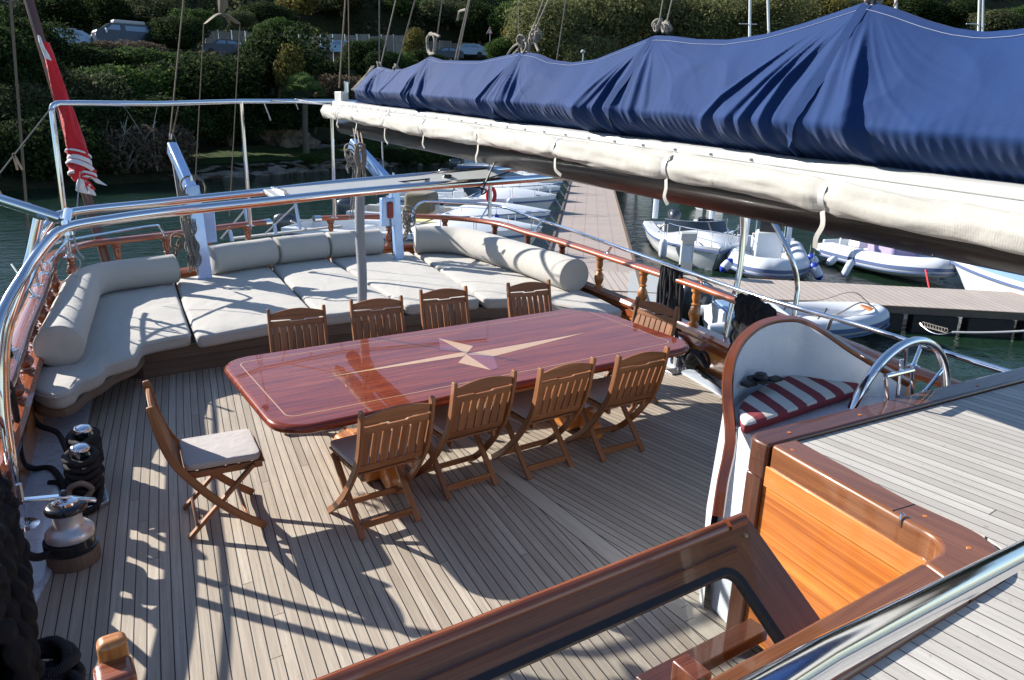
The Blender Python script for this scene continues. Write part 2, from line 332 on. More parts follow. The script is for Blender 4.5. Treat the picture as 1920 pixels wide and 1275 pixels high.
class MB:
    def __init__(s): s.v = []; s.f = []; s.uv = []
    def face(s, idx, uvs): s.f.append(tuple(idx)); s.uv.append(uvs)
    def box(s, c, size, rot=None):
        c = Vector(c); h = Vector(size)/2; b = len(s.v); o = random.random()*9
        for x in (-1, 1):
            for y in (-1, 1):
                for z in (-1, 1):
                    p = Vector((x*h.x, y*h.y, z*h.z)); p = rot @ p if rot is not None else p; s.v.append(c+p)
        la = max(range(3), key=lambda k: size[k])
        for q, ax in (((0, 1, 3, 2), 0), ((4, 6, 7, 5), 0), ((0, 4, 5, 1), 1), ((2, 3, 7, 6), 1), ((0, 2, 6, 4), 2), ((1, 5, 7, 3), 2)):
            uv = []
            for k in q:
                l = ((h.x if k & 4 else -h.x), (h.y if k & 2 else -h.y), (h.z if k & 1 else -h.z))
                oth = [a for a in range(3) if a != la and a != ax]
                if ax == la: a, bb = [q2 for q2 in range(3) if q2 != ax]; uv.append((l[a]+o, l[bb]))
                else: uv.append((l[la]+o, l[oth[0]]+ax*.37))
            s.face([b+k for k in q], uv)
        return s
    def beam(s, p0, p1, w, h, up=Vector((0, 0, 1))):
        p0, p1 = Vector(p0), Vector(p1); d = p1-p0; a, u = frame_up(d, Vector(up)); m = Matrix((d.normalized(), a, u)).transposed()
        return s.box((p0+p1)/2, (d.length, w, h), m)
    def sweep(s, pts, prof, closed=False, caps=True, up=None, scale=None, pclosed=True):
        """prof: list of (side, up) offsets"""
        P = [Vector(p) for p in pts]; n = len(P); k = len(prof); b = len(s.v); L = 0; o = random.random()*9
        pl = [0]
        for i in range(k): pl.append(pl[-1]+math.dist(prof[i], prof[(i+1) % k]))
        N0 = None; Ls = []
        for i in range(n):
            d = (P[(i+1) % n]-P[i-1]) if closed else (P[min(i+1, n-1)]-P[max(i-1, 0)])
            d.normalize()
            if up is not None: a, u = frame_up(d, Vector(up))
            else:
                if N0 is None: a, u = frame_up(d)
                else:
                    u = (N0-d*N0.dot(d)).normalized(); a = d.cross(u)
                N0 = u
            sc = 1 if scale is None else (scale[i] if not callable(scale) else scale(i/(n-1)))
            for (x, y) in prof: s.v.append(P[i]+a*x*sc+u*y*sc)
            if i: L += (P[i]-P[i-1]).length
            Ls.append(L+o)
        m = n if closed else n-1
        for i in range(m):
            j = (i+1) % n; l1 = Ls[j] if j else Ls[-1]+(P[0]-P[-1]).length
            for q in range(k if pclosed else k-1):
                r = (q+1) % k
                s.face([b+i*k+q, b+i*k+r, b+j*k+r, b+j*k+q], [(Ls[i], pl[q]), (Ls[i], pl[q+1]), (l1, pl[q+1]), (l1, pl[q])])
        if caps and not closed and pclosed:
            s.face([b+q for q in range(k)][::-1], [(o+prof[q][0], prof[q][1]) for q in range(k)][::-1])
            s.face([b+(n-1)*k+q for q in range(k)], [(o+prof[q][0], prof[q][1]) for q in range(k)])
        return s
    def tube(s, pts, r, n=10, closed=False, caps=True):
        sc = None; rr = r
        if isinstance(r, (list, tuple)): sc = [x for x in r]; rr = 1
        return s.sweep(pts, [(rr*math.cos(2*PI*i/n), rr*math.sin(2*PI*i/n)) for i in range(n)], closed, caps, None, sc)
    def lathe(s, prof, base=(0, 0, 0), n=20, mat=None, ell=1.):
        b = len(s.v); base = Vector(base); k = len(prof)
        for (r, z) in prof:
            for i in range(n):
                p = Vector((r*math.cos(2*PI*i/n), ell*r*math.sin(2*PI*i/n), z)); s.v.append(base+(mat @ p if mat is not None else p))
        for j in range(k-1):
            for i in range(n):
                q = (i+1) % n; s.face([b+j*n+i, b+j*n+q, b+(j+1)*n+q, b+(j+1)*n+i], [(prof[j][1], i*.02), (prof[j][1], i*.02+.02), (prof[j+1][1], i*.02+.02), (prof[j+1][1], i*.02)])
        s.face([b+i for i in range(n)][::-1], [(0, 0)]*n); s.face([b+(k-1)*n+i for i in range(n)], [(0, 0)]*n)
        return s
    def prism(s, poly, z0, z1, mat=None, rounds=None, planar='x'):
        """poly (x,y) counter-clockwise, from z0 to z1; mat maps local to world; rounds=(r,steps) rounds the top edge"""
        poly = [Vector((p[0], p[1])) for p in poly]; n = len(poly)
        if sum(poly[i].cross(poly[(i+1) % n]) for i in range(n)) < 0: poly.reverse()
        rings = [(0, z0)]
        if rounds:
            r, st = rounds
            for i in range(st+1): a = i/st*PI/2; rings.append((r*(1-math.cos(a)), z1-r+r*math.sin(a)))
        else: rings.append((0, z1))
        nor = []
        for i in range(n):
            e1 = (poly[i]-poly[i-1]).normalized(); e2 = (poly[(i+1) % n]-poly[i]).normalized()
            t = (e1+e2); t = t.normalized() if t.length > 1e-6 else e1; nn = Vector((-t.y, t.x)); nor.append(nn/max(.5, nn.dot(Vector((-e1.y, e1.x)))))
        b = len(s.v); per = [0]
        for i in range(n): per.append(per[-1]+(poly[(i+1) % n]-poly[i]).length)
        for (ins, z) in rings:
            for i in range(n):
                p = poly[i]+nor[i]*ins; q = Vector((p.x, p.y, z)); s.v.append(mat @ q if mat is not None else q)
        for j in range(len(rings)-1):
            for i in range(n):
                q = (i+1) % n; s.face([b+j*n+i, b+j*n+q, b+(j+1)*n+q, b+(j+1)*n+i], [(per[i], rings[j][1]), (per[i+1], rings[j][1]), (per[i+1], rings[j+1][1]), (per[i], rings[j+1][1])])
        def puv(i): return (poly[i].x, poly[i].y) if planar == 'x' else (poly[i].y, poly[i].x)
        t = len(rings)-1
        s.face([b+t*n+i for i in range(n)], [puv(i) for i in range(n)]); s.face([b+i for i in range(n)][::-1], [puv(i) for i in range(n)][::-1])
        return s
    def grid(s, G, cu=False, cv=False, us=1., vs=1.):
        """G[i][j] of points"""
        b = len(s.v); n = len(G); k = len(G[0])
        for row in G:
            for p in row: s.v.append(Vector(p))
        for i in range(n if cu else n-1):
            for j in range(k if cv else k-1):
                i2 = (i+1) % n; j2 = (j+1) % k
                s.face([b+i*k+j, b+i2*k+j, b+i2*k+j2, b+i*k+j2], [(i*us, j*vs), ((i+1)*us, j*vs), ((i+1)*us, (j+1)*vs), (i*us, (j+1)*vs)])
        return s
    def build(s, name, mat, parent=None, bevel=0., sub=0, smooth=30, seg=2, local=False, solid=0.):
        org = Vector()
        if parent is not None: org = Vector() if local else ORG.get(parent.name, Vector())
        elif not local:
            xs = [p.x for p in s.v]; ys = [p.y for p in s.v]; org = Vector(((min(xs)+max(xs))/2, (min(ys)+max(ys))/2, min(p.z for p in s.v)))
        me = bpy.data.meshes.new(name); me.from_pydata([tuple(p-org) for p in s.v], [], s.f)
        uvl = me.uv_layers.new(name='UVMap'); flat = []
        for u in s.uv:
            for a in u: flat += [a[0], a[1]]
        uvl.data.foreach_set('uv', flat)
        me.materials.append(M[mat] if isinstance(mat, str) else mat)
        me.update()
        if smooth:
            me.polygons.foreach_set('use_smooth', [True]*len(me.polygons)); me.set_sharp_from_angle(angle=R(smooth))
        o = bpy.data.objects.new(name, me); COL.objects.link(o)
        if parent is None: o.location = org
        else: o.parent = parent
        ORG[o.name] = org
        if solid: q = o.modifiers.new('solid', 'SOLIDIFY'); q.thickness = solid
        if bevel: q = o.modifiers.new('bevel', 'BEVEL'); q.width = bevel; q.segments = seg; q.limit_method = 'ANGLE'; q.angle_limit = R(35); q.harden_normals = False
        if sub: q = o.modifiers.new('sub', 'SUBSURF'); q.levels = sub; q.render_levels = sub
        return o
def rrect(x0, y0, x1, y1, r, n=6):
    out = []
    for cx, cy, a in ((x1-r, y1-r, 0), (x0+r, y1-r, 90), (x0+r, y0+r, 180), (x1-r, y0+r, 270)):
        for i in range(n+1): t = R(a+90*i/n); out.append((cx+r*math.cos(t), cy+r*math.sin(t)))
    return out
def inset(poly, d):
    poly = [Vector((p[0], p[1])) for p in poly]; n = len(poly); out = []
    if sum(poly[i].cross(poly[(i+1) % n]) for i in range(n)) < 0: poly.reverse()
    for i in range(n):
        e1 = (poly[i]-poly[i-1]).normalized(); e2 = (poly[(i+1) % n]-poly[i]).normalized(); t = (e1+e2).normalized(); nn = Vector((-t.y, t.x)); out.append(poly[i]+nn*d/max(.5, nn.dot(Vector((-e1.y, e1.x)))))
    return out
def resample(poly, step):
    P = [Vector((p[0], p[1])) for p in poly]; out = []
    for i in range(len(P)):
        a, b = P[i], P[(i+1) % len(P)]; k = max(1, int((b-a).length/step))
        for j in range(k): out.append(a.lerp(b, j/k))
    return out
def smoothpoly(poly, it=2):
    P = [Vector((p[0], p[1])) for p in poly]
    for _ in range(it): P = [P[i]*.5+(P[i-1]+P[(i+1) % len(P)])*.25 for i in range(len(P))]
    return P
# upholstered block: rounded edges, slightly domed and uneven top
def cushion(poly, z0, z1, name, mat, parent, r=.035, puff=.018, seed=0, step=.07, wr=.006):
    P = smoothpoly(resample(poly, step), 2); n = len(P)
    if sum(P[i].cross(P[(i+1) % n]) for i in range(n)) < 0: P.reverse()
    cen = sum(P, Vector((0, 0)))/n
    rings = [(.03, z0), (.008, z0+.012), (0, z0+.035)]
    for i in range(5): a = i/4*PI/2; rings.append((r*(1-math.cos(a))*1.0, z1-r+r*math.sin(a)))
    b = MB(); k0 = len(b.v); nor = []
    for i in range(n):
        t = (P[(i+1) % n]-P[i-1]).normalized(); nor.append(Vector((-t.y, t.x)))
    def nz(p, z): return noise.noise(Vector((p.x*2.1+seed, p.y*2.1, z*3+seed)))*.5+noise.noise(Vector((p.x*6+seed, p.y*6, z*4)))*.3
    allr = []
    for (ins, z) in rings:
        row = []
        for i in range(n):
            p = P[i]+nor[i]*ins; w = nz(p, z); p = p+nor[i]*w*wr*1.6; row.append(Vector((p.x, p.y, z+w*wr)))
        allr.append(row)
    for fr in (.06, .14, .26, .42, .6, .8, .94):
        row = []
        for i in range(n):
            p = (P[i]+nor[i]*r).lerp(cen, fr); w = nz(p, 0); row.append(Vector((p.x, p.y, z1+puff*min(1, fr*3.2)+w*wr*2.0)))
        allr.append(row)
    b.grid(allr, False, True, .1, .05)
    c = len(b.v); b.v.append(Vector((cen.x, cen.y, z1+puff))); last = (len(allr)-1)*n
    for i in range(n): b.face([last+i, c, last+(i+1) % n], [(0, 0)]*3)
    b.face(list(range(n)), [(0, 0)]*n)
    b.f = [tuple(reversed(f)) for f in b.f]; b.uv = [list(reversed(u)) for u in b.uv]
    o = b.build(name, mat, parent, smooth=80)
    if name == 'mattress': MB().tube([Vector(((P[i]-nor[i]*.001).x, (P[i]-nor[i]*.001).y, z1-.028)) for i in range(n)], .0055, 6, closed=True).build('piping', mat, o)
    return o
# long bolster cushion along a path
def bolster(path, r, name, mat, parent=None, seed=0):
    P = spline(path, 10); n = len(P); m = 28; rows = []
    tot = sum((P[i+1]-P[i]).length for i in range(n-1)); L = 0
    e = .05
    pre = [(0, .02, -.0), (0, .35, -.012), (0, .7, -.006), (0, .9, 0.), (.008, .975, 0)]
    def ring(c, d, rr, l):
        a, u = frame_up(d); row = []
        for i in range(m):
            t = 2*PI*i/m; w = noise.noise(Vector((l*2.2+seed, math.cos(t)*1.5, math.sin(t)*1.5)))*.022+noise.noise(Vector((l*8+seed, math.cos(t)*3, math.sin(t)*3)))*.007
            flat = 1-.10*max(0, -math.sin(t))
            row.append(c+a*math.cos(t)*(rr*(1+w*1.6))+u*math.sin(t)*rr*flat*(1+w))
        return row
    d0 = (P[1]-P[0]).normalized(); d1 = (P[-1]-P[-2]).normalized()
    for s_, fr, off in pre: rows.append(ring(P[0]+d0*(s_+off), d0, r*fr, 0))
    for i in range(n):
        if 0 < i: L += (P[i]-P[i-1]).length
        d = P[min(i+1, n-1)]-P[max(i-1, 0)]
        if i == 0: rows.append(ring(P[0]+d0*.03, d0, r, 0)); continue
        if i == n-1: rows.append(ring(P[-1]-d1*.03, d1, r, L)); continue
        rows.append(ring(P[i], d, r, L))
    for s_, fr, off in pre[::-1]: rows.append(ring(P[-1]-d1*(s_+off), d1, r*fr, L))
    b = MB(); b.grid(rows, False, True, .1, .05); k = len(rows)
    b.face(list(range(m)), [(0, 0)]*m); b.face([(k-1)*m+i for i in range(m)][::-1], [(0, 0)]*m)
    b.f = [tuple(reversed(f)) for f in b.f]; b.uv = [list(reversed(u)) for u in b.uv]
    o = b.build(name, mat, parent, smooth=60); return o
def ropeline(pts, r, name, mat, parent=None, n=6, smooth=60, label=None, cat=None, group=None):
    o = MB().tube(pts, r, n).build(name, mat, parent, smooth=smooth)
    if label: tag(o, label, cat, group)
    return o
def sag(a, b, s, n=12):
    a, b = Vector(a), Vector(b); return [a.lerp(b, i/n)-Vector((0, 0, s*4*(i/n)*(1-i/n))) for i in range(n+1)]
# quads scattered as leaves
def leafmesh(pts, nrm, size, seed=0, aspect=.55):
    g = np.random.default_rng(seed); n = len(pts); a = g.normal(size=(n, 3)); a /= np.linalg.norm(a, axis=1)[:, None]
    d = nrm*.9+a*.9; d /= np.linalg.norm(d, axis=1)[:, None]
    t = np.cross(d, g.normal(size=(n, 3))); t /= np.linalg.norm(t, axis=1)[:, None]; bt = np.cross(d, t)
    sz = size*(.6+.8*g.random(n))[:, None]; t = t*sz; bt = bt*sz*aspect
    V = np.stack([pts-t, pts-bt*.9, pts+t, pts+bt*.9], 1).reshape(-1, 3); F = np.arange(n*4).reshape(-1, 4)
    return V, F
def rawmesh(name, V, F, mat):
    me = bpy.data.meshes.new(name); me.from_pydata(V.tolist(), [], F.tolist() if hasattr(F, 'tolist') else F); me.materials.append(M[mat]); me.update(); return me
# ------------------------------------------------------------------ the gulet: deck, hull, bulwark and rails
RAIL_A = [(-1.15, .4, .76), (-1.0, 2.2, .74), (-.75, 3.6, .74), (-.40, 4.8, .76), (-.25, 5.6, .78), (-.17, 6.25, .80), (-.08, 6.95, .83), (.05, 7.8, .88), (.18, 8.8, .93), (.30, 9.5, .94), (.62, 9.92, .95), (.95, 10.05, .95), (1.58, 10.28, .95), (2.25, 10.60, .95), (2.95, 10.85, .95)]
RAIL_B = [(3.72, 10.92, .95), (4.58, 10.86, .94), (5.35, 10.80, .91), (5.98, 10.42, .88), (6.22, 9.76, .88), (6.20, 9.0, .87), (6.13, 7.99, .88), (5.95, 6.32, .88), (5.78, 4.95, .88), (5.45, 3.7, .88), (5.18, 2.63, .89), (5.0, 1.2, .9), (4.9, -.5, .92)]
railA = spline(RAIL_A, 5); railB = spline(RAIL_B, 5)
outline = [Vector((p.x, p.y, 0)) for p in railA+railB]
hy = empty('wooden_gulet', (2.8, 5, 0), 'varnished wooden gulet whose open aft deck carries the sunbed and the dining table', 'sailing boat')
dk = MB().prism([(p.x, p.y) for p in outline]+[(4.9, -3), (-.3, -3)], -.08, 0.).build('deck', 'deck', None); tag(dk, kind='structure')
# bulwark panels and cap
def wallstrip(path, zf, z0, z1, th):
    prof = [(-th/2, z0), (th/2, z0), (th/2, z1), (-th/2, z1)]
    b = MB(); b.sweep([Vector((p.x, p.y, 0)) for p in path], prof, up=(0, 0, 1)); return b
full = railA+railB
offp = [Vector((p.x, p.y, 0)) for p in full]
def ck_(q): return q.z*(.60 if q.x < 2.8 and q.y < 9.9 else .47)
caph = [ck_(q) for q in full]
MB().grid([[Vector((p.x+o_, p.y, z_)) for o_, z_ in ((-.025, -.02), (-.025, h_-.02), (.025, h_-.02), (.025, -.02))] for p, h_ in zip(offp, caph)], us=.2, vs=.1).build('bulwark', 'honey', hy)
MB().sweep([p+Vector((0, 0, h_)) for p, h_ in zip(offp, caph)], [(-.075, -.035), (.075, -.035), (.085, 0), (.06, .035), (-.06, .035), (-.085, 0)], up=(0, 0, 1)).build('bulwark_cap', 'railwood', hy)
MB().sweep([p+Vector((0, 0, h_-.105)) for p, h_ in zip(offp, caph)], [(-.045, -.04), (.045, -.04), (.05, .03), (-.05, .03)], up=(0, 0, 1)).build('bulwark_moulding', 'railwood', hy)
# hull shell below
cen = Vector((2.9, 4.5, 0)); rows = []
for z, k, dy in ((.235, 1.0, 0), (.1, .995, 0), (-.6, .93, -.25), (-1.3, .8, -.8), (-2.1, .6, -1.6)):
    rows.append([Vector((cen.x+(p.x-cen.x)*k, p.y+dy*max(0, (p.y-4)/6), z)) + (Vector((0, 0, 0))) for p in [Vector((-.3, -8, 0))]+offp+[Vector((4.9, -8, 0))]])
# push hull outwards a little so that it wraps the bulwark
rows = [[Vector((p.x+(.03 if p.x > cen.x else -.03), p.y+.03, p.z)) for p in r_] for r_ in rows]
MB().grid(rows).build('hull', 'whitepaint', hy)
# waterways: painted margin strips beside the bulwark
def shift(path, d):
    out = []
    for i in range(len(path)):
        t = (path[min(i+1, len(path)-1)]-path[max(i-1, 0)]).normalized(); out.append(path[i]+Vector((t.y, -t.x, 0))*d)
    return out
for (a, b_) in ((0, 32), (94, len(offp)-1)):
    seg = offp[a:b_+1]; hw = .165 if a == 0 else .115; inn = shift(seg, hw+.025)
    MB().sweep([p+Vector((0, 0, .012)) for p in inn], [(-hw, -.01), (hw, -.01), (hw, .006), (hw-.025, .012), (-hw, .012)], up=(0, 0, 1)).build('waterway', 'greypaint', hy)
railprof = [(-.062, -.028), (-.03, -.036), (.03, -.036), (.062, -.028), (.075, -.008), (.072, .012), (.05, .028), (.02, .036), (-.02, .036), (-.05, .028), (-.072, .012), (-.075, -.008)]
for path in (railA, railB):
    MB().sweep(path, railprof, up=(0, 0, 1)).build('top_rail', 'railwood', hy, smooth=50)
for e, d in ((railA[-1], railA[-1]-railA[-2]), (railB[0], railB[1]-railB[0])):
    d = d.normalized()*.05; MB().sweep([e-d, e+d], [(x*1.12, y*1.2) for x, y in railprof], up=(0, 0, 1)).build('rail_end_cap', 'chrome', hy, smooth=50)
# turned balusters
bal = [(.045, 0), (.045, .03), (.03, .04), (.028, .06), (.04, .09), (.05, .14), (.045, .19), (.028, .235), (.022, .25), (.035, .262), (.035, .275), (.022, .285), (.03, .32), (.036, .36), (.03, .40), (.035, .42), (.045, .43), (.045, .47)]
def alongs(path, step, start=0.):
    out = []; need = start; L = 0
    for i in range(1, len(path)):
        s_ = (path[i]-path[i-1]).length
        while need <= L+s_ and s_ > 0: out.append(path[i-1].lerp(path[i], (need-L)/s_)); need += step
        L += s_
    return out
for path, stp in ((railA, .62), (railB, .92)):
    for p in alongs(path, stp, .2):
        if p.y < 1.9: continue
        zt = p.z-.03; zb0 = ck_(p)+.03; k = (zt-zb0)/.47
        MB().lathe([(r_*1.25, zb0+z_*k) for r_, z_ in bal], (p.x, p.y, 0), 14).build('baluster', 'mahog' if path is railA or p.y > 8 else 'honey', hy, smooth=50)  # darker wood colour stands in for shade on the left balusters
MB().lathe([(.16, 0), (.17, .03), (.15, .05), (.14, .03), (.13, .0)], (0, 0, 0), 24).v
# oval fairlead in the right bulwark
fr = MB(); fc = Vector((5.80, 5.45, .17)); ring = [fc+Vector((-.012*math.cos(t)*0-.035, math.cos(t)*.17, math.sin(t)*.115)) for t in [2*PI*i/28 for i in range(28)]]
fr.tube(ring, .028, 8, closed=True)
fr.build('fairlead', 'chrome', hy)
fd = MB().sweep([fc+Vector((-.028, 0, 0)), fc+Vector((-.034, 0, 0))], [(math.cos(2*PI*i/24)*.16, math.sin(2*PI*i/24)*.10) for i in range(24)], up=(0, 0, 1)).build('fairlead_eye', 'black', hy)
# ------------------------------------------------------------------ stainless rails on top of the wooden rail
def chromer(name, label, cat, group=None): return empty(name, (0, 0, 0), label, cat, group)
def flange(p, r=.055): return MB().lathe([(r, 0), (r, .008), (r*.5, .014), (r*.45, .02)], p, 16)
rr = chromer('guard_rail', 'long single-tube stainless guard rail standing on the right-hand wooden rail beside the helm seat', 'handrail')
pts = [at(772, 420, z=.95), at(774, 398, z=1.04), at(783, 384, z=1.10), at(800, 378, z=1.12), at(850, 380, z=1.12), at(915, 384, z=1.10), at(950, 390, z=1.08), at(1000, 409, z=1.06), at(1060, 428, z=1.05), at(1200, 478, z=1.04), at(1400, 549, z=1.04), at(1600, 607, z=1.05), at(1745, 653, z=1.05), at(1872, 692, z=1.05)]
pts.append(pts[-1]+(pts[-1]-pts[-2]))
MB().tube(spline(pts, 6), .021, 12).build('tube', 'chrome', rr)
def postto(px, py, parent, z=1.25, rail=railB, r=.014):
    p = at(px, py, z=z); q = min(rail, key=lambda w: (w.x-p.x)**2+(w.y-p.y)**2)
    q2 = Vector((q.x, q.y, q.z+.03)); MB().tube([q2, p], r, 10).build('post', 'chrome', parent); flange(q2, .045).build('flange', 'chrome', parent)
for px, py, z_ in ((917, 384, 1.10), (1017, 414, 1.06), (1148, 460, 1.04), (1306, 516, 1.04), (1560, 596, 1.05), (1727, 648, 1.05)): postto(px, py, rr, z_)
lr = chromer('guard_rail', 'short low stainless rail with a curved end on the stern beside the flagstaff', 'handrail')
pts = [at(60, 470, z=1.14), at(108, 454, z=1.16), at(200, 437, z=1.16), at(285, 423, z=1.16), at(300, 427, z=1.12), at(310, 446, z=.98)]
MB().tube(spline(pts, 6), .015, 10).build('tube', 'chrome', lr)
for px, py in ((70, 467), (128, 449)): postto(px, py, lr, 1.2, railA, .014)
postto(20, 495, lr, 1.2, railA, .014)
lg2 = chromer('guard_rail', 'long stainless guard tube above the left wooden rail, mostly behind the heavy arch tube', 'handrail')
GL = [Vector((p.x-.01, p.y, p.z+.18)) for p in railA if 1.0 < p.y < 9.6]; MB().tube(GL, .017, 10).build('tube', 'chrome', lg2)
for i in sorted({min(range(len(GL)), key=lambda k: abs(GL[k].y-yy)) for yy in (4.2, 6.3, 7.9)}):
    if True: MB().tube([GL[i], GL[i]-Vector((0, 0, .15))], .013, 8).build('post', 'chrome', lg2); flange(GL[i]-Vector((0, 0, .15)), .045).build('flange', 'chrome', lg2)
# tall slim frame round the stern
sf = chromer('stern_frame', 'tall slim stainless frame standing on the stern rail behind the sunbed', 'frame')
P1b = at(130, 483, z=.97); P1t = at(97, 208, y=P1b.y)
P2b = at(469, 424, z=.97); P2t = at(452, 190, y=P2b.y); P3b = at(627, 409, z=.97); P3t = at(621, 190, y=P3b.y); P4b = at(918, 408, z=.93); P4t = Vector((P4b.x, P4b.y, 2.6))
cor = P1t+Vector((.02, .02, .07))
MB().tube([P1b, P1t]+spline([P1t, P1t+Vector((.02, .01, .05)), P1t+Vector((.07, .05, .075))], 4)[1:]+[P2t.lerp(P1t, .5)*1.0+Vector((0, 0, .02)), P2t, P3t, P4t], .029, 12).build('tube', 'chrome', sf)
for a, b_ in ((P2b, P2t), (P3b, P3t), (P4b, P4t)): MB().tube([a, b_], .029, 12).build('post', 'chrome', sf)
for a in (P1b, P2b, P3b, P4b): flange(Vector((a.x, a.y, .975))).build('flange', 'chrome', sf)
# big arch over the deck
ar = chromer('awning_arch', 'heavy stainless tube arch with a flat platform, crossing the deck between table and sunbed', 'arch')
Jl = Vector((.21, 5.12, 1.90))
front = [at(0, 640, y=4.5), at(0, 600, y=4.75), at(45, 515, y=5.0), at(92, 450, y=5.08), at(118, 431, y=5.1), at(145, 422, y=5.1), at(200, 413, y=5.1), at(300, 399, y=5.1), at(500, 378, y=5.1), at(640, 363, y=5.1), at(800, 349, y=5.1), at(917, 341, y=5.1), at(1058, 331, y=5.1), Vector((5.2, 5.1, 2.1)), Vector((5.9, 5.08, 2.02)), at(1392, 400, y=5.05), at(1388, 500, y=5.0), at(1366, 600, y=4.98), at(1345, 692, y=4.96)]
front[0] = front[1]+Vector((-.10, -.18, -.35)); F0 = front[0]; front = [Vector((-.50, 3.9, .06)), Vector((-.45, 4.2, .6))]+front
MB().tube(spline(front, 6), .031, 16).build('front_tube', 'chrome', ar)
rear = [Vector((-.25, 5.35, .02)), at(7, 780, y=5.30), at(4, 700, y=5.3), at(14, 600, y=5.32), at(50, 500, y=5.36), at(88, 425, y=5.4), at(130, 399, y=5.42), at(300, 380, y=5.42), at(500, 359, y=5.42), at(620, 345, y=5.42), at(743, 334, y=5.42), at(800, 329, y=5.42), at(1000, 314, y=5.42), Vector((5.6, 5.42, 2.12)), Vector((6.3, 5.38, 2.0)), Vector((6.62, 5.3, 1.75)), at(1478, 470, y=4.85), at(1495, 530, y=4.75), at(1492, 570, y=4.72), at(1487, 610, y=4.7), at(1478, 700, y=4.7)]
MB().tube(spline(rear, 6), .027, 16).build('rear_tube', 'chrome', ar)
lg = [at(72, 410, y=5.1), at(52, 500, y=5.1), at(18, 600, y=5.05), at(7, 680, y=5.05), at(10, 780, y=5.0), at(24, 880, y=4.95), at(40, 985, z=.03)]
MB().tube(spline(lg, 6), .031, 14).build('leg', 'chrome', ar)
flange(Vector((lg[-1].x, lg[-1].y, .02)), .1).build('foot_plate', 'chrome', ar)
q = at(1345, 694, z=.03); flange(Vector((q.x, q.y, .02)), .09).build('foot_plate', 'chrome', ar)
MB().tube([at(-60, 350, z=2.06), at(0, 374, z=2.02), at(112, 410, y=5.12)], .033, 12).build('side_tube', 'chrome', ar)
MB().tube([at(128, 398, y=5.3), at(124, 420, y=5.1), at(128, 440, y=5.1)], .03, 12).build('joint', 'chrome', ar)
# platform between the tubes
pl = MB()
A, B_, C_, D_ = at(494, 361, y=5.40), at(514, 374, y=5.14), at(1000, 337, y=5.14), at(925, 321, y=5.40)
q4 = [A, D_, C_, B_]; pl.v += [p+Vector((0, 0, .022)) for p in q4]+[p-Vector((0, 0, .004)) for p in q4]
pl.face([3, 2, 1, 0], [(0, 0)]*4); pl.face([4, 5, 6, 7], [(0, 0)]*4)
for i in range(4): j = (i+1) % 4; pl.face([i, j, 4+j, 4+i], [(0, 0)]*4)
pl.build('platform', 'lightgrey', ar, bevel=.004)
MB().box(((A.x+.07), 5.27, A.z+.025), (.02, .3, .03)).build('platform_bar', 'satin', ar)
MB().tube(spline([at(600, 352, y=5.3), at(660, 350, y=5.25), at(720, 344, y=5.3), at(780, 338, y=5.2), at(820, 335, y=5.3), at(880, 341, y=5.1), at(930, 330, y=5.2), at(955, 322, y=5.3)], 5), .006, 6).build('cable', 'black', ar)
MB().tube(spline([at(860, 345, y=5.2), at(910, 355, y=5.1), at(903, 362, y=5.06), at(925, 310, y=5.06), at(960, 250, y=5.1)], 5), .007, 6).build('cable', 'black', ar)
MB().box(at(838, 338, y=5.28)+Vector((0, 0, .02)), (.07, .05, .05)).build('lamp_bracket', 'blackgloss', ar, bevel=.01)
# ------------------------------------------------------------------ sunbed at the stern
sb = empty('sunbed', (2.9, 8.8, 0), 'wide grey-cushioned sunbed filling the rounded stern behind the dining table', 'sunbed')
MB().prism([(.80, 7.60), (2.5, 7.64), (4.45, 7.5), (5.0, 7.15), (5.3, 6.75), (5.9, 7.6), (5.95, 9.3), (5.6, 10.2), (5.0, 10.55), (3.8, 10.7), (2.9, 10.6), (1.6, 10.1), (.85, 9.7), (.40, 9.0), (.2, 8.0)], .0, .27).build('base', 'greywood', sb)
MB().sweep([(.79, 7.585, .235), (2.5, 7.62, .235), (4.45, 7.485, .235), (5.0, 7.13, .235), (5.3, 6.72, .235)], [(-.02, -.065), (.02, -.065), (.02, .065), (-.02, .065)], up=(0, 0, 1)).build('front_board', 'greywood', sb, bevel=.004)
wing = [(-.10, 6.50), (-.01, 6.38), (.10, 6.33), (.20, 6.44), (.27, 6.64), (.40, 6.76), (.50, 6.97), (.68, 7.10), (.80, 7.40), (.84, 7.6), (.3, 8.0), (-.02, 7.8), (-.14, 7.0)]
MB().prism(smoothpoly(resample(wing, .06), 2), .22, .30).build('wing_shelf', 'greywood', sb)
wr_ = [(5.0, 7.12), (5.2, 6.75), (5.45, 6.30), (5.66, 6.25), (5.86, 7.0), (5.9, 7.6), (5.3, 7.8)]
MB().prism(smoothpoly(resample(wr_, .06), 2), .22, .30).build('wing_shelf', 'greywood', sb)
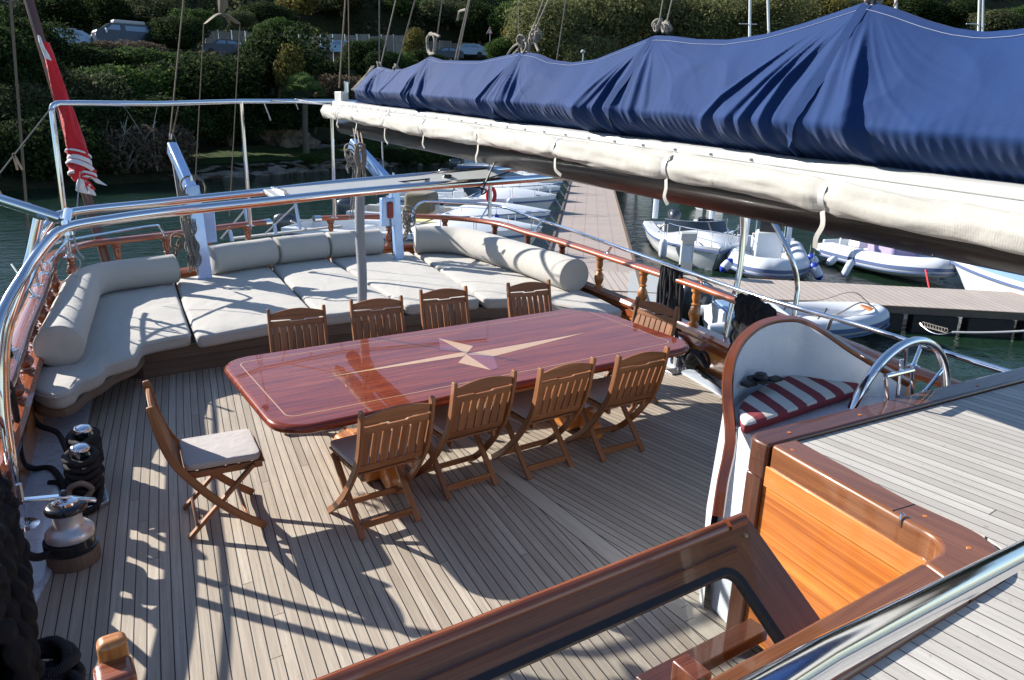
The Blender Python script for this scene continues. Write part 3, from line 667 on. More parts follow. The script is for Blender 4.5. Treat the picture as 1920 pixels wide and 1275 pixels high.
CU = [[(-.10, 6.55), (-.02, 6.36), (.07, 6.29), (.17, 6.36), (.23, 6.57), (.31, 6.60), (.40, 6.72), (.45, 6.92), (.56, 6.95), (.70, 7.06), (.79, 7.38), (1.0, 7.44), (1.24, 7.48), (1.36, 8.6), (1.52, 10.05), (1.1, 9.86), (.62, 9.60), (.34, 9.05), (.10, 8.3), (-.06, 7.2)],
 [(1.27, 7.36), (1.9, 7.46), (2.53, 7.55), (2.66, 8.9), (2.82, 10.52), (2.2, 10.3), (1.56, 10.02), (1.4, 8.7)],
 [(2.58, 7.55), (3.05, 7.54), (3.5, 7.53), (3.60, 8.9), (3.71, 10.6), (2.87, 10.52), (2.7, 8.9)],
 [(3.55, 7.53), (4.0, 7.47), (4.45, 7.39), (4.75, 8.9), (5.02, 10.5), (3.76, 10.6), (3.64, 8.9)],
 [(4.51, 7.37), (4.9, 7.2), (5.08, 6.98), (5.25, 6.60), (5.45, 6.18), (5.66, 6.22), (5.80, 6.9), (5.9, 8.0), (5.95, 9.3), (5.62, 10.15), (5.07, 10.48), (4.8, 8.9)]]
for i, c_ in enumerate(CU): cushion(c_, .295, .425, 'mattress', 'canvas', sb, seed=i*3.3, step=.05 if i else .035, wr=.010)
MB().tube([at(440, 522, z=.44)-Vector((0, 0, .0)), at(440, 521, z=.441)], .001, 4).v
BR = .218; bz = .43+.198
BOL = [([(.13, 6.98), (.26, 7.8), (.40, 8.7), (.50, 9.25), (.68, 9.55), (.95, 9.68), (1.52, 9.80)], 'curved grey bolster bent round the left corner of the sunbed'),
 ([(1.98, 10.08), (2.4, 10.22), (2.86, 10.36)], 'grey bolster next to the rope-wrapped left davit, leftmost of the straight ones'),
 ([(2.91, 10.37), (3.3, 10.45), (3.66, 10.5)], 'shortest grey bolster, in the middle of the sunbed back'),
 ([(3.71, 10.5), (4.1, 10.5), (4.52, 10.48)], 'grey bolster behind the white snubber rope, left of the blue-grey davit with the red box'),
 ([(5.02, 10.32), (5.35, 10.18), (5.60, 9.9), (5.68, 9.3), (5.70, 8.3), (5.66, 7.15)], 'long grey bolster bent round the right corner of the sunbed')]
for i, (pth, lab) in enumerate(BOL):
    BR = (.183, .195, .195, .195, .215)[i]; bz = .43+BR*.92
    o = bolster([Vector((x, y, bz)) for x, y in pth], BR, 'bolster_cushion', 'canvas', None, i*5.)
    tag(o, lab, 'cushion', 'bolsters along the sunbed')
    Q = [Vector((x, y, bz)) for x, y in pth]; S_ = spline(Q, 10)
    for e_, d_ in ((S_[0], (S_[1]-S_[0]).normalized()), (S_[-1], (S_[-2]-S_[-1]).normalized())):
        a_, u_ = frame_up(d_); MB().tube([e_+d_*.012+a_*math.cos(t)*BR*.985+u_*math.sin(t)*BR*(.985 if math.sin(t) > 0 else .985-.10*abs(math.sin(t))) for t in [2*PI*k/36 for k in range(36)]], .0065, 6, closed=True).build('piping', 'canvas', o)
# ------------------------------------------------------------------ dining table
tb = empty('dining_table', (2.85, 4.85, 0), 'long glossy red mahogany table with a pale compass star inlay and rounded corners', 'table')
tx0, tx1, ty0, ty1 = 1.09, 4.62, 4.09, 5.60
tp = rrect(tx0, ty0, tx1, ty1, .24, 8)
b = MB(); rings = [(.03, .690), (.012, .694), (0, .708), (0, .722), (.006, .736), (.018, .746), (.032, .75)]
rows = []
for ins, z in rings: rows.append([Vector((p[0], p[1], z)) for p in inset(tp, ins)])
b.grid(rows, False, True, .05, .05); n_ = len(tp); t_ = (len(rings)-1)*n_
b.face([t_+i for i in range(n_)], [(rows[-1][i].x, rows[-1][i].y) for i in range(n_)]); b.face([i for i in range(n_)][::-1], [(rows[0][i].x, rows[0][i].y) for i in range(n_)])
b.build('table_top', 'table', tb, smooth=60)
M['inlay'] = plain('pale_maple_inlay', (.62, .36, .17), .25, 0, 1., .12, 30.)
M['inlayred'] = plain('rosewood_inlay', (.26, .045, .035), .25, 0, 1., .15, 30.)
b = MB(); o_ = rrect(1.205, 4.27, 4.46, 5.45, .07, 6); i_ = inset(o_, .007); n_ = len(o_); i_ = [(p.x, p.y) for p in i_]
for i in range(n_):
    k = len(b.v); j = (i+1) % n_
    for p in (o_[i], o_[j], i_[j], i_[i]): b.v.append(Vector((p[0], p[1], .7512)))
    b.face([k, k+1, k+2, k+3], [(0, 0)]*4)
b.build('inlay_line', 'inlay', tb, smooth=0)
ctr = at(874, 664, z=.7515)
def tri(pxs, mat):
    b = MB()
    for p in pxs: q = at(p[0], p[1], z=.7515) if not isinstance(p, Vector) else p; b.v.append(Vector((q.x, q.y, .7515)))
    b.face(list(range(len(pxs))), [(0, 0)]*len(pxs)); b.build('compass_point', mat, tb, smooth=0)
tri([ctr, (888, 661), (1097, 624), (926, 668)], 'inlay')
tri([ctr, (868, 660), (607, 708), (868, 668)], 'inlay')
tri([ctr, (887, 649), (822, 634)], 'inlay'); tri([ctr, (859, 680), (921, 694)], 'inlay')
tri([ctr, (926, 668), (934, 690), (921, 694)], 'inlayred'); tri([ctr, (822, 634), (826, 656), (868, 660)], 'inlayred')
for px in (1.95, 3.75):
    side = [(-.52, .0), (-.50, .10), (-.40, .17), (-.2, .20), (-.11, .24), (-.09, .45), (-.12, .62), (-.3, .69), (.3, .69), (.12, .62), (.09, .45), (.11, .24), (.2, .20), (.40, .17), (.50, .10), (.52, .0), (.42, .0), (.3, .04), (-.3, .04), (-.42, .0)]
    mt = Matrix.Translation((px-.05, 4.83, 0)) @ Matrix(((0, 0, 1, 0), (1, 0, 0, 0), (0, 1, 0, 0), (0, 0, 0, 1)))
    MB().prism(side, 0, .11, mt).build('pedestal', 'honey', tb, bevel=.02, seg=3)
    MB().box((px, 4.83, .10), (.34, .62, .17)).build('pedestal_foot', 'honey', tb, bevel=.05, seg=4)
MB().box((2.85, 4.83, .40), (1.9, .035, .12)).build('stretcher', 'honey', tb, bevel=.006)
# ------------------------------------------------------------------ folding chairs
def make_chair():
    t = empty('folding_chair', (0, 0, 0))
    sp = spline([(0, -.335, .92), (0, -.315, .80), (0, -.285, .66), (0, -.235, .53), (0, -.15, .40), (0, -.04, .26), (0, .10, .12), (0, .24, .012)], 5)
    wd = [.038 if i > 2 else .026+.006*i for i in range(len(sp))]
    def stile(x):
        b = MB(); prof = [(-.0125, -.5), (.0125, -.5), (.0125, .5), (-.0125, .5)]
        P = [Vector((x, p.y, p.z)) for p in sp]; k0 = len(b.v)
        for i, p in enumerate(P):
            d = (P[min(i+1, len(P)-1)]-P[max(i-1, 0)]).normalized(); nn = Vector((0, -d.z, d.y)); w = .047*(.75 if i == 0 else 1)
            for (sx, su) in prof: b.v.append(p+Vector((sx, 0, 0))+nn*su*w)
        L = 0
        for i in range(len(P)-1):
            l1 = L+(P[i+1]-P[i]).length
            for q in range(4): r = (q+1) % 4; b.face([k0+i*4+q, k0+i*4+r, k0+(i+1)*4+r, k0+(i+1)*4+q], [(L, q*.03), (L, q*.03+.03), (l1, q*.03+.03), (l1, q*.03)])
            L = l1
        b.face([k0+3, k0+2, k0+1, k0], [(0, 0)]*4); e = k0+(len(P)-1)*4; b.face([e, e+1, e+2, e+3], [(0, 0)]*4)
        return b
    for x in (-.232, .232): stile(x).build('leg', 'teakchair', t, bevel=.005)
    def ys(z):   # back plane depth at height z
        for i in range(len(sp)-1):
            if sp[i].z >= z >= sp[i+1].z: f = (sp[i].z-z)/(sp[i].z-sp[i+1].z); return sp[i].y*(1-f)+sp[i+1].y*f
        return sp[0].y
    for x in (-.195, .195):
        MB().beam((x, .205, .435), (x, -.205, .012), .024, .042, up=(1, 0, 0)).build('leg', 'teakchair', t, bevel=.005)
    # crest rail with arched top
    def slab(poly, z2y, th, name, bevel=.004):
        b = MB(); n = len(poly); k = 0
        for s_ in (-1, 1):
            for (x, z) in poly: b.v.append(Vector((x, z2y(z)+s_*th/2, z)))
        b.face(list(range(n)), [(p[0], p[1]) for p in poly]); b.face([n+i for i in range(n)][::-1], [(p[0], p[1]) for p in poly][::-1])
        for i in range(n): j = (i+1) % n; b.face([i, j, n+j, n+i][::-1], [(poly[i][0], 0), (poly[j][0], 0), (poly[j][0], th), (poly[i][0], th)])
        return b.build(name, 'teakchair', t, bevel=bevel)
    X = .2195
    top = [(-X+2*X*i/10, .875+.035*math.sin(PI*i/10)) for i in range(11)]
    bot = [(X, .825), (.06, .822), (.05, .812), (-.05, .812), (-.06, .822), (-X, .825)]
    slab(top+bot, ys, .022, 'crest_rail')
    slab([(-X, .812), (-.075, .812), (-.06, .803), (.06, .803), (.075, .812), (X, .812), (X, .765), (-X, .765)], ys, .022, 'upper_rail')
    slab([(-X, .53), (X, .53), (X, .475), (-X, .475)][::-1], ys, .022, 'lower_rail')
    sl = []
    for k in range(7):
        xc_ = -.1875+k*.0625; b = MB(); zs = [.770, .71, .65, .59, .525]
        P = [Vector((xc_, ys(z)+.012*math.sin(PI*(z-.525)/.245), z)) for z in zs]
        b.sweep(spline(P, 3), [(-.0245, -.006), (.0245, -.006), (.0245, .006), (-.0245, .006)], up=(0, 1, 0)); b.build('slat', 'teakchair', t)
    for x in (-.17, .17): MB().box((x, .03, .42), (.022, .46, .042)).build('seat_rail', 'teakchair', t, bevel=.004)
    b = MB()
    for k in range(6): b.box((0, -.16+.08*k, .446), (.40, .065, .012))
    b.build('seat', 'teakchair', t, bevel=.003)
    MB().box((0, -.15, .07), (.365, .018, .045)).build('stretcher', 'teakchair', t, bevel=.003)
    MB().box((0, .14, .085), (.44, .018, .04)).build('stretcher', 'teakchair', t, bevel=.003)
    c = cushion([(-.205, -.19), (.205, -.19), (.21, .25), (-.21, .25)], .452, .508, 'seat_pad', 'pad', None, r=.010, puff=.003, step=.025, wr=.0025)
    c.location = (0, 0, 0); c.parent = t
    off = Vector((0, 0, 0)); xs = [v.co.copy() for v in c.data.vertices]
    c.location = ORG[c.name]; ORG[c.name] = Vector()
    return t
ch0 = make_chair()
NEARL = 'pushed in at the near long side of the table'
CH = [(.83, 4.61, -PI/2-.10, 'teak folding chair standing alone off the left end of the table, its pad sunlit'),
 (1.70, 4.10, .04, 'leftmost of the four teak folding chairs on the near side of the table'),
 (2.40, 4.26, .03, 'second from the left of four teak chairs on the near side of the table'),
 (3.05, 4.22, .02, 'third from the left of four teak chairs on the near side of the table'),
 (3.72, 4.16, -.03, 'rightmost of the four teak folding chairs on the near side of the table'),
 (1.84, 5.86, PI-.14, 'leftmost of the four teak folding chairs on the far side of the table'),
 (2.58, 5.86, PI-.13, 'second from the left of four teak chairs on the far side of the table'),
 (3.31, 5.93, PI-.12, 'third from the left of four teak chairs on the far side of the table'),
 (4.22, 5.80, PI-.12, 'rightmost of the four teak folding chairs on the far side of the table'),
 (4.52, 4.84, PI/2+.12, 'teak folding chair at the right-hand short end of the table below the hanging rope coil')]
for i, (x, y, rz, lab) in enumerate(CH):
    o = ch0 if i == 0 else copy_tree(ch0)
    o.location = (x, y, 0); o.rotation_euler = (0, 0, rz); tag(o, lab, 'chair', 'teak folding chairs round the table')
# ------------------------------------------------------------------ boom with rolled awning and sail cover
def bx(y): return 2.77+.093*y
def onboom(px, py, off=0.):
    r = ray(px, py); t = (2.77+off)/(r.x-.093*r.y); return EYE+r*t
botp = [onboom(*p) for p in ((758, 274), (916, 309), (1048, 336), (1307, 384), (1513, 430), (1920, 522))]
topp = [onboom(*p) for p in ((690, 194), (850, 216), (1280, 265), (1600, 303), (1920, 345))]
ys_ = np.array([p.y for p in topp]); zs_ = np.array([p.z for p in topp]); kz = np.polyfit(ys_, zs_, 1)
yb_ = np.array([p.y for p in botp]); zb_ = np.array([p.z for p in botp]); kb = np.polyfit(yb_, zb_, 1)
print('boom top fit', kz, 'bottom', kb)
def ztop(y): return kz[0]*y+kz[1]
def zbot(y): return kb[0]*y+kb[1]
YE = onboom(640, 200).y
print('boom end y', YE)
bm_ = empty('boom', (bx(4), 4, ztop(4)), 'long dark boom carrying the blue sail cover and the rolled cream awning', 'boom')
P = []; sc = []
for i in range(31):
    y = YE-.05-(YE+4.2)*i/30; r_ = .135 if y < 5 else .135-.04*(y-5)/(YE-5); P.append(Vector((bx(y)+.0, y, zbot(y)+r_))); sc.append(r_)
MB().tube(P, sc, 20).build('spar', 'boomblack', bm_)
def along(y0, y1, n, f): return [f(y0+(y1-y0)*i/n) for i in range(n+1)]
MB().sweep(along(YE-.03, -4, 30, lambda y: Vector((bx(y)-.07, y, ztop(y)-.045))), [(-.05, -.05), (.055, -.05), (.055, -.012), (.045, -.004), (.055, .004), (.055, .035), (.03, .045), (-.05, .045)], up=(0, 0, 1)).build('track', 'alu', bm_, bevel=.004)
MB().sweep(along(YE-.1, -4, 120, lambda y: Vector((bx(y)-.128, y, ztop(y)-.075+.006*noise.noise(Vector((y*5, 0, 0)))))), [(-.006, -.03), (.006, -.03), (.006, .028), (-.006, .028)], up=(0, 0, 1)).build('awning_strip', 'alu', bm_)
for i in range(26):
    y = YE-.5-i*.27; MB().lathe([(.008, 0), (.008, .006), (.004, .009)], (bx(y)-.125, y, ztop(y)-.03), 8, Matrix.Rotation(R(-90), 3, 'Y')).build('rivet', 'satin', bm_)
MB().box((bx(YE)-.0, YE-.02, ztop(YE)+.05), (.10, .24, .12)).build('end_fitting', 'lightgrey', bm_, bevel=.01)
MB().lathe([(.03, 0), (.03, .12), (.02, .13)], (bx(YE), YE-.2, ztop(YE)+.1), 12).build('end_fitting', 'satin', bm_)
# rolled awning
straps = [onboom(x_, 230+.2*(x_-700)).y for x_ in (668, 706, 762, 838, 945, 1095, 1308, 1604)]+[.4, -.4, -1.2, -2.1]
def sm_(a, b, x): x = min(1, max(0, (x-a)/(b-a))); return x*x*(3-2*x)
rows = []; NS = 420; m = 30
for i in range(NS+1):
    y = YE+.12-(YE+4.0)*i/NS
    base = (.064+.010*sm_(3.5, 7.5, y)+.008*sm_(2.0, .8, y)) if y < YE-.1 else .095*max(.25, math.sqrt(max(0, (YE+.13-y)/.23)))
    dmin = min(abs(y-s_) for s_ in straps); pinch = 1-.20*math.exp(-(dmin/.035)**2)
    row = []
    for j in range(m):
        t = 2*PI*j/m
        w = noise.noise(Vector((y*1.3, math.cos(t)*1.2, math.sin(t)*1.2)))*.24+noise.noise(Vector((y*5+3, math.cos(t)*2, math.sin(t)*2.+5)))*.13
        ph = t*2+noise.noise(Vector((y*.9, 7, 0)))*4+y*1.9
        w += .17*max(0, math.sin(ph))**5*(.4+.6*math.exp(-dmin*3))-.10*max(0, math.sin(ph*1.7+2))**9
        w += .20*math.exp(-(dmin/.20)**2)*math.sin(t*5+y*9)*.4
        r_ = base*pinch*(1+w)
        row.append(Vector((bx(y)-.205+r_*math.cos(t)*.92, y, ztop(y)-.112-.02*sm_(3.5, 7.5, y)-.03*sm_(2.4, .9, y)+r_*1.0*math.sin(t))))
    rows.append(row)
b = MB(); b.grid(rows, False, True, .02, .02); b.face(list(range(m)), [(0, 0)]*m)
aw = b.build('rolled_awning', 'cream', None, smooth=60); tag(aw, 'cream canvas awning rolled and strapped along the boom under the blue cover', 'awning')
for i, s_ in enumerate(straps):
    kk = (.064+.010*sm_(3.5, 7.5, s_)+.008*sm_(2.0, .8, s_))*.88; c = Vector((bx(s_)-.205, s_, ztop(s_)-.112-.02*sm_(3.5, 7.5, s_)-.03*sm_(2.4, .9, s_))); pr = [c+Vector((math.cos(t)*kk, 0, math.sin(t)*kk*1.06)) for t in [2*PI*k/20 for k in range(20)]]
    MB().sweep(pr, [(-.002, -.014), (.002, -.014), (.002, .014), (-.002, .014)], closed=True).build('strap', 'alu', aw)
    if i % 1 == 0 and i < 10:
        L = .10+.05*((i*37) % 5)/4; q = c+Vector((-.03, 0, -.06)); sw = .05*math.sin(i*2.1)
        MB().sweep(spline([q, q+Vector((-.015, -.02, -.35*L)), q+Vector((-.02, sw*.4-.02, -.7*L)), q+Vector((-.01, sw-.04, -L))], 4), [(-.011, -.0015), (.011, -.0015), (.011, .0015), (-.011, .0015)], up=(1, 0, 0)).build('strap_end', 'cream', aw)
# sail cover
ridge_px = [(672, 186), (684, 150), (700, 130), (712, 124), (735, 130), (760, 128), (785, 118), (808, 105), (830, 112), (870, 113), (905, 113), (945, 104), (985, 96), (1010, 100), (1035, 111), (1075, 116), (1120, 110), (1175, 88), (1232, 65), (1262, 66), (1310, 72), (1370, 73), (1440, 62), (1510, 42), (1580, 18), (1632, 0), (1680, 14), (1740, 36), (1790, 50), (1850, 58), (1920, 52)]
rp = [onboom(*p) for p in ridge_px]; rp = sorted([(p.y, p.z) for p in rp])
rp = [(-4.0, 3.0), (-2.0, 3.02), (-1.0, 3.25), (-.2, 3.18)]+[q for q in rp if q[0] > .4]
ry = np.array([q[0] for q in rp]); rz = np.array([q[1] for q in rp])
peaks = [onboom(*p) for p in ((712, 124), (808, 105), (985, 96), (1232, 65), (1632, 0))]
peaks = [(p.y, p.z-ztop(p.y)) for p in peaks]+[(-.6, .85)]
print('peaks', peaks, 'ridge max', rz.max())
def cover():
    s = np.concatenate([np.linspace(ry.max()-.002, 1.0, 1150), np.linspace(.98, -4, 160)]); nv = 108
    v = np.linspace(0, 1, nv)
    S, V = np.meshgrid(s, v, indexing='ij')
    zr = np.interp(s, ry, rz); zr = np.convolve(np.pad(zr, 3, 'edge'), np.ones(7)/7, 'valid')
    zt = ztop(s); H = np.maximum(zr-zt, .03)
    Hh = H[:, None]*V
    env = np.clip((ry.max()-S)/.35, 0, 1)**.5
    vv = np.clip(V, 0, 1)
    vs_ = np.clip(.15/H[:, None], .12, .6); soft = .07
    lowp = np.clip(vv/vs_, 0, 1); upp = np.clip((1-vv)/(1-vs_), 0, 1)
    prof_ = np.minimum(.36+.64*lowp**.8, 1.0)*np.where(vv > vs_, upp**.82, 1.0)
    ker = np.hanning(15); ker /= ker.sum(); prof_ = np.apply_along_axis(lambda r_: np.convolve(np.pad(r_, 7, 'edge'), ker, 'valid'), 1, prof_)
    half = .205*prof_*(.5+.5*env)*np.clip(H[:, None]/.42, .5, 1.1)+.006
    def nz(x, y, k):
        out = np.zeros_like(x)
        f = [noise.noise(Vector((float(a), float(b_), k))) for a, b_ in zip(x.ravel(), y.ravel())]
        return np.array(f).reshape(x.shape)
    big = nz(S*1.5, Hh*2.2, 1.3)
    rf = random.Random(12); nfold = [3, 4, 5, 6, 8, 7]; FO = []
    for k, nf in enumerate(nfold):
        L_ = []
        for q_ in range(nf):
            f_ = (q_+rf.random()*.8)/nf; L_.append(((.03+f_*[.25, .4, .6, .8, .95, 1.35][k]) if q_ < nf-2 else -rf.uniform(.06, .3), rf.choice([.034, .042, .055, .08]), rf.uniform(.010, .050)))
        FO.append(L_)
    res = []
    for side in (-1, 1):
        disp = big*.034+nz(S*4.2, Hh*3.2, 5.+side)*.012+.010*(1-np.abs(nz(S*2.6+Hh*1.5, Hh*3.5-S*.8, 21.))*3.5).clip(0, 1)
        for k, (py_, ph_) in enumerate(peaks):
            dx = S-py_; dz = ph_-Hh+.02; phi = np.arctan2(dx+.25*np.sin(dz*3)*0, dz); r_ = np.hypot(dx, dz)
            tt = np.clip(dz/(ph_+.02), 0, 1); gcur = 1-(1-tt)**1.55+.03; cc = dx/gcur
            for q_ in range(nfold[k]):
                ck, wk, ak = FO[k][q_]; cw = nz(tt*1.4+q_*5, tt*0+k, 2.)*.05; wv = wk*(.5+.7*tt)
                u_ = (cc-ck-cw)/wv; rid = np.where(u_ > 0, np.exp(-(u_*.75)**2), np.exp(-(u_*1.9)**2))
                disp = disp+ak*rid*np.clip(tt*4, 0, 1)*np.clip((gcur-.28)/.4, 0, 1)*np.clip((1-tt)*9+.35, 0, 1)
            bend = phi+.55*np.sign(phi)*np.exp(-Hh/.12)*0+nz(r_*2.2, phi*1.3+k*7, 3.)*.22
            c1 = np.sin(bend*13+k*1.7); c2 = np.sin(bend*29+k*2.9)
            f = (np.clip(c1, 0, 1)**2.5)*.007+(np.clip(c2, 0, 1)**3)*.006
            gate = np.clip(.5+1.1*nz(phi*2.2+k*3, r_*.0+k, 9.), 0, 1)
            wdt = np.exp(-(np.abs(dx)/.55)**2)*np.clip(r_/.12, 0, 1)*np.exp(-(r_/.75)**4)
            disp = disp+f*gate*wdt*1.15
            disp = disp+.020*np.exp(-(dx-(.06+.16*dz)*side*-0.)**2/.0009)*np.clip(r_/.1, 0, 1)*.6
        gath = np.sin(S*2*np.pi/.047+2.4*nz(S*3, Hh*0, 2.))
        amp = np.exp(-(Hh/.085)**1.4)*(.6+.6*nz(S*2.4, Hh*0, 8.))
        disp = disp+gath*.014*amp-.075*np.exp(-(Hh/.055)**2)
        g2 = np.clip(np.sin(S*2*np.pi/.145+3.1*nz(S*1.6, Hh*0, 12.)+1.4*Hh*4), 0, 1)**2
        disp = disp+g2*.012*np.exp(-((Hh-.05)/.06)**2)*np.clip(.5+1.5*nz(S*1.1, Hh*0, 17.), 0, 1)
        disp = disp*(1-vv**5)
        X = bx(S)+side*(half+disp); Z = zt[:, None]-.004+Hh
        res.append((X, S, Z))
    L = np.stack([res[0][0], res[0][1], res[0][2]], -1); Rr = np.stack([res[1][0], res[1][1], res[1][2]], -1)[:, ::-1]
    G = np.concatenate([L, Rr], 1); n, k, _ = G.shape
    Vx = G.reshape(-1, 3); idx = np.arange(n*k).reshape(n, k)
    F = np.stack([idx[:-1, :-1], idx[1:, :-1], idx[1:, 1:], idx[:-1, 1:]], -1).reshape(-1, 4)
    me = rawmesh('sail_cover', Vx, F, 'navy'); me.polygons.foreach_set('use_smooth', [True]*len(me.polygons))
    o = bpy.data.objects.new('sail_cover', me); COL.objects.link(o); ORG[o.name] = Vector()
    tag(o, 'long navy blue canvas sail cover laced over the boom and pulled up into peaks', 'sail cover')
    # seams: stitched bands running down from each tall peak
    def P_at(y, h, side=-1):
        i = int(np.argmin(abs(s-y))); j = int(np.clip(h/ max(H[i], .01), 0, 1)*(nv-1)); return Vector((res[0][0][i, j], s[i], res[0][2][i, j]))
    for (y0, dy) in ((peaks[4][0], .18), (peaks[3][0], .16), (peaks[2][0], .13), (peaks[1][0], .10)):
        h0 = float(np.interp(y0, s[::-1], H[::-1])); pts = []
        for q in range(22):
            f = q/21; pts.append(P_at(y0+dy*(f**1.6), h0*(1-f)*.97+.01)+Vector((-.004, 0, 0)))
        MB().sweep(pts, [(-.022, -.0015), (.022, -.0015), (.022, .0015), (-.022, .0015)], up=(-1, -.1, .25)).build('seam', 'navy', o)
    M['stitch'] = plain('white_thread', (.30, .34, .44), .8)
    MB().tube([P_at(s[i], H[i]*.955)+Vector((-.004, 0, 0)) for i in range(0, 1140, 6)], .0011, 4).build('stitching', 'stitch', o, smooth=0)
cover()
# white sail end poking out of the cover
MB().tube(spline([onboom(690, 150), onboom(686, 165), onboom(680, 178), onboom(684, 190)], 4), [.03+.02*math.sin(i*.9) for i in range(13)], 10).build('sail_corner', 'flagwhite', bm_, sub=1)
# mizzen mast standing forward of the camera carries the boom
ms = empty('mast', (bx(-4.3), -4.3, 1.15), 'dark varnished mast forward of the camera that carries the boom', 'mast')
MB().lathe([(.17, 0), (.17, 6), (.13, 11), (.10, 12)], (bx(-4.3), -4.3, 1.15), 20).build('pole', 'mahog', ms)
# rigging lines --------------------------------------------------------------
def line(p0, p1, r, label, mat='rope', group='thin rigging ropes', extra=None, cat='rope', s_=0.):
    pts = sag(p0, p1, s_) if s_ else [Vector(p0), Vector(p1)]
    o = MB().tube(pts, r, 6).build('rigging_rope', mat, None, smooth=60); tag(o, label, cat, group); return o
def up2(px0, py0, px1, py1, y1):
    a = at(px0, py0, y=y1); return a, at(px1, py1, y=y1*.93)
G_ = 'lazy jack ropes holding up the sail cover'
def ob(a, b_, k=-.05):   # both ends above the boom plane, extended upwards
    p, q = onboom(*a), onboom(*b_); return p, p+(q-p)*2.2
for a, b_, r_, lab in (((711, 122), (711, 0), .011, 'upright grey lazy jack rope at the aft tip of the sail cover'), ((714, 122), (742, 0), .010, 'grey lazy jack rope leaning right beside the upright one at the aft cover tip'), ((743, 128), (778, 0), .010, 'grey lazy jack rope third from the aft tip of the sail cover'),
 ((815, 100), (829, 0), .009, 'grey rope rising through the big rope loop over the second cover peak'), ((853, 112), (879, 0), .009, 'left strand of the doubled rope between the second and third cover peaks'), ((858, 112), (878, 15), .006, 'right strand of the doubled rope between the second and third cover peaks'),
 ((997, 60), (1019, 0), .007, 'left rope above the knot over the third cover peak'), ((1001, 60), (1028, 0), .007, 'right rope above the knot over the third cover peak'), ((1044, 112), (1061, 0), .006, 'thin brown line just right of the third cover peak'),
 ((1236, 42), (1243, 0), .005, 'left rope above the knot over the fourth cover peak'), ((1250, 42), (1260, 0), .006, 'right rope above the knot over the fourth cover peak'), ((1676, 12), (1682, 0), .005, 'short grey rope at the top edge right of the tallest cover peak'), ((972, 112), (972, 0), .003, 'hair-thin dark line left of the third cover peak')):
    p, q = ob(a, b_); line(p, q, r_*.75, lab, 'rope', G_)
def knot(px, py, s_, lab, off=0., n=5):
    c = onboom(px, py, off); b = MB()
    for k in range(n):
        a = random.uniform(0, PI); rr_ = s_*random.uniform(.6, 1.); cc = c+Vector((random.uniform(-.3, .3)*s_, random.uniform(-.5, .5)*s_, random.uniform(-.5, .5)*s_))
        ax = Vector((math.cos(a), math.sin(a), random.uniform(-.5, .5))).normalized(); u = ax.orthogonal().normalized(); w = ax.cross(u)
        b.tube([cc+(u*math.cos(t)+w*math.sin(t)*.7)*rr_*.8 for t in [2*PI*i/12 for i in range(12)]], .008, 6, closed=True)
    o = b.build('rope_knot', 'rope', None, smooth=60); tag(o, lab, 'rope knot', 'rope knots along the top of the sail cover')
knot(712, 120, .05, 'grey rope knot on the aft-most peak of the sail cover'); knot(742, 127, .04, 'small grey knot just right of the aft-most cover peak')
knot(982, 84, .06, 'tangle of rope on the third cover peak'); knot(1003, 66, .06, 'tangle of grey rope hanging above the third cover peak', 0, 6)
knot(1232, 47, .035, 'left grey knot on the fourth cover peak'); knot(1250, 50, .035, 'right grey knot on the fourth cover peak'); knot(1640, -6, .04, 'rope knot on the tallest cover peak at the top edge')
c = onboom(808, 82); b = MB(); b.tube(spline([c+Vector((0, math.cos(t)*.075, math.sin(t)*.09)) for t in [2*PI*i/10 for i in range(10)]], 3, True), .012, 8, closed=True)
b.tube(spline([onboom(815, 100), onboom(806, 98), onboom(800, 72), onboom(812, 64), onboom(824, 68)], 4), .011, 8)
tag(b.build('rope_loop', 'rope', None), 'big stiff loop of grey rope standing over the second cover peak', 'rope loop')
b = MB(); b.tube(spline([onboom(874, 18), onboom(862, 22), onboom(858, 38)], 5), .011, 8); b.tube([onboom(876, 16), onboom(854, 112)], .008, 6); tag(b.build('rope_end', 'rope', None), 'short curled rope end tied to the doubled rope between the second and third peaks', 'rope')
b = MB(); b.tube(spline([onboom(985, 75), onboom(962, 88), onboom(948, 110), onboom(944, 120), onboom(950, 114), onboom(972, 92)], 4), .008, 6); b.tube(spline([onboom(1003, 62), onboom(994, 80), onboom(990, 100)], 4), .011, 6); b.tube(spline([onboom(1006, 62), onboom(1004, 80), onboom(1010, 96)], 4), .011, 6)
tag(b.build('rope_end', 'rope', None), 'looped rope tail hanging over the left shoulder of the third cover peak', 'rope')
b = MB()
for k in (0, .02, .05): b.tube([onboom(702-k*100, 124), onboom(660+k*160, 168+k*60)], .009, 6)
tag(b.build('outhaul_rope', 'rope', None), 'parallel ropes slanting from the aft cover peak down to the end fitting of the boom', 'rope')
for (a, b_, y0, lab, r_, mt_) in (((18, -20), (56, 470), 9.0, 'tan doubled line hanging down the far left edge of the picture', .012, 'ropebrown'), ((347, -30), (318, 262), 10.8, 'tan line rising from the tip of the left davit', .009, 'ropebrown'), ((336, 192), (322, 262), 10.7, 'short second line at the tip of the left davit', .008, 'ropebrown'),
    ((649, -20), (636, 165), 7.9, 'tan line running up behind the end fitting of the boom', .009, 'ropebrown'), ((653, -20), (655, 158), 8.2, 'thin tan line just right of the boom end', .006, 'ropebrown'), ((716, 256), (719, 330), 10.5, 'short white line standing on the right davit arm', .012, 'ropewhite')):
    line(at(*a, y=y0), at(*b_, y=y0), r_, lab, mt_)
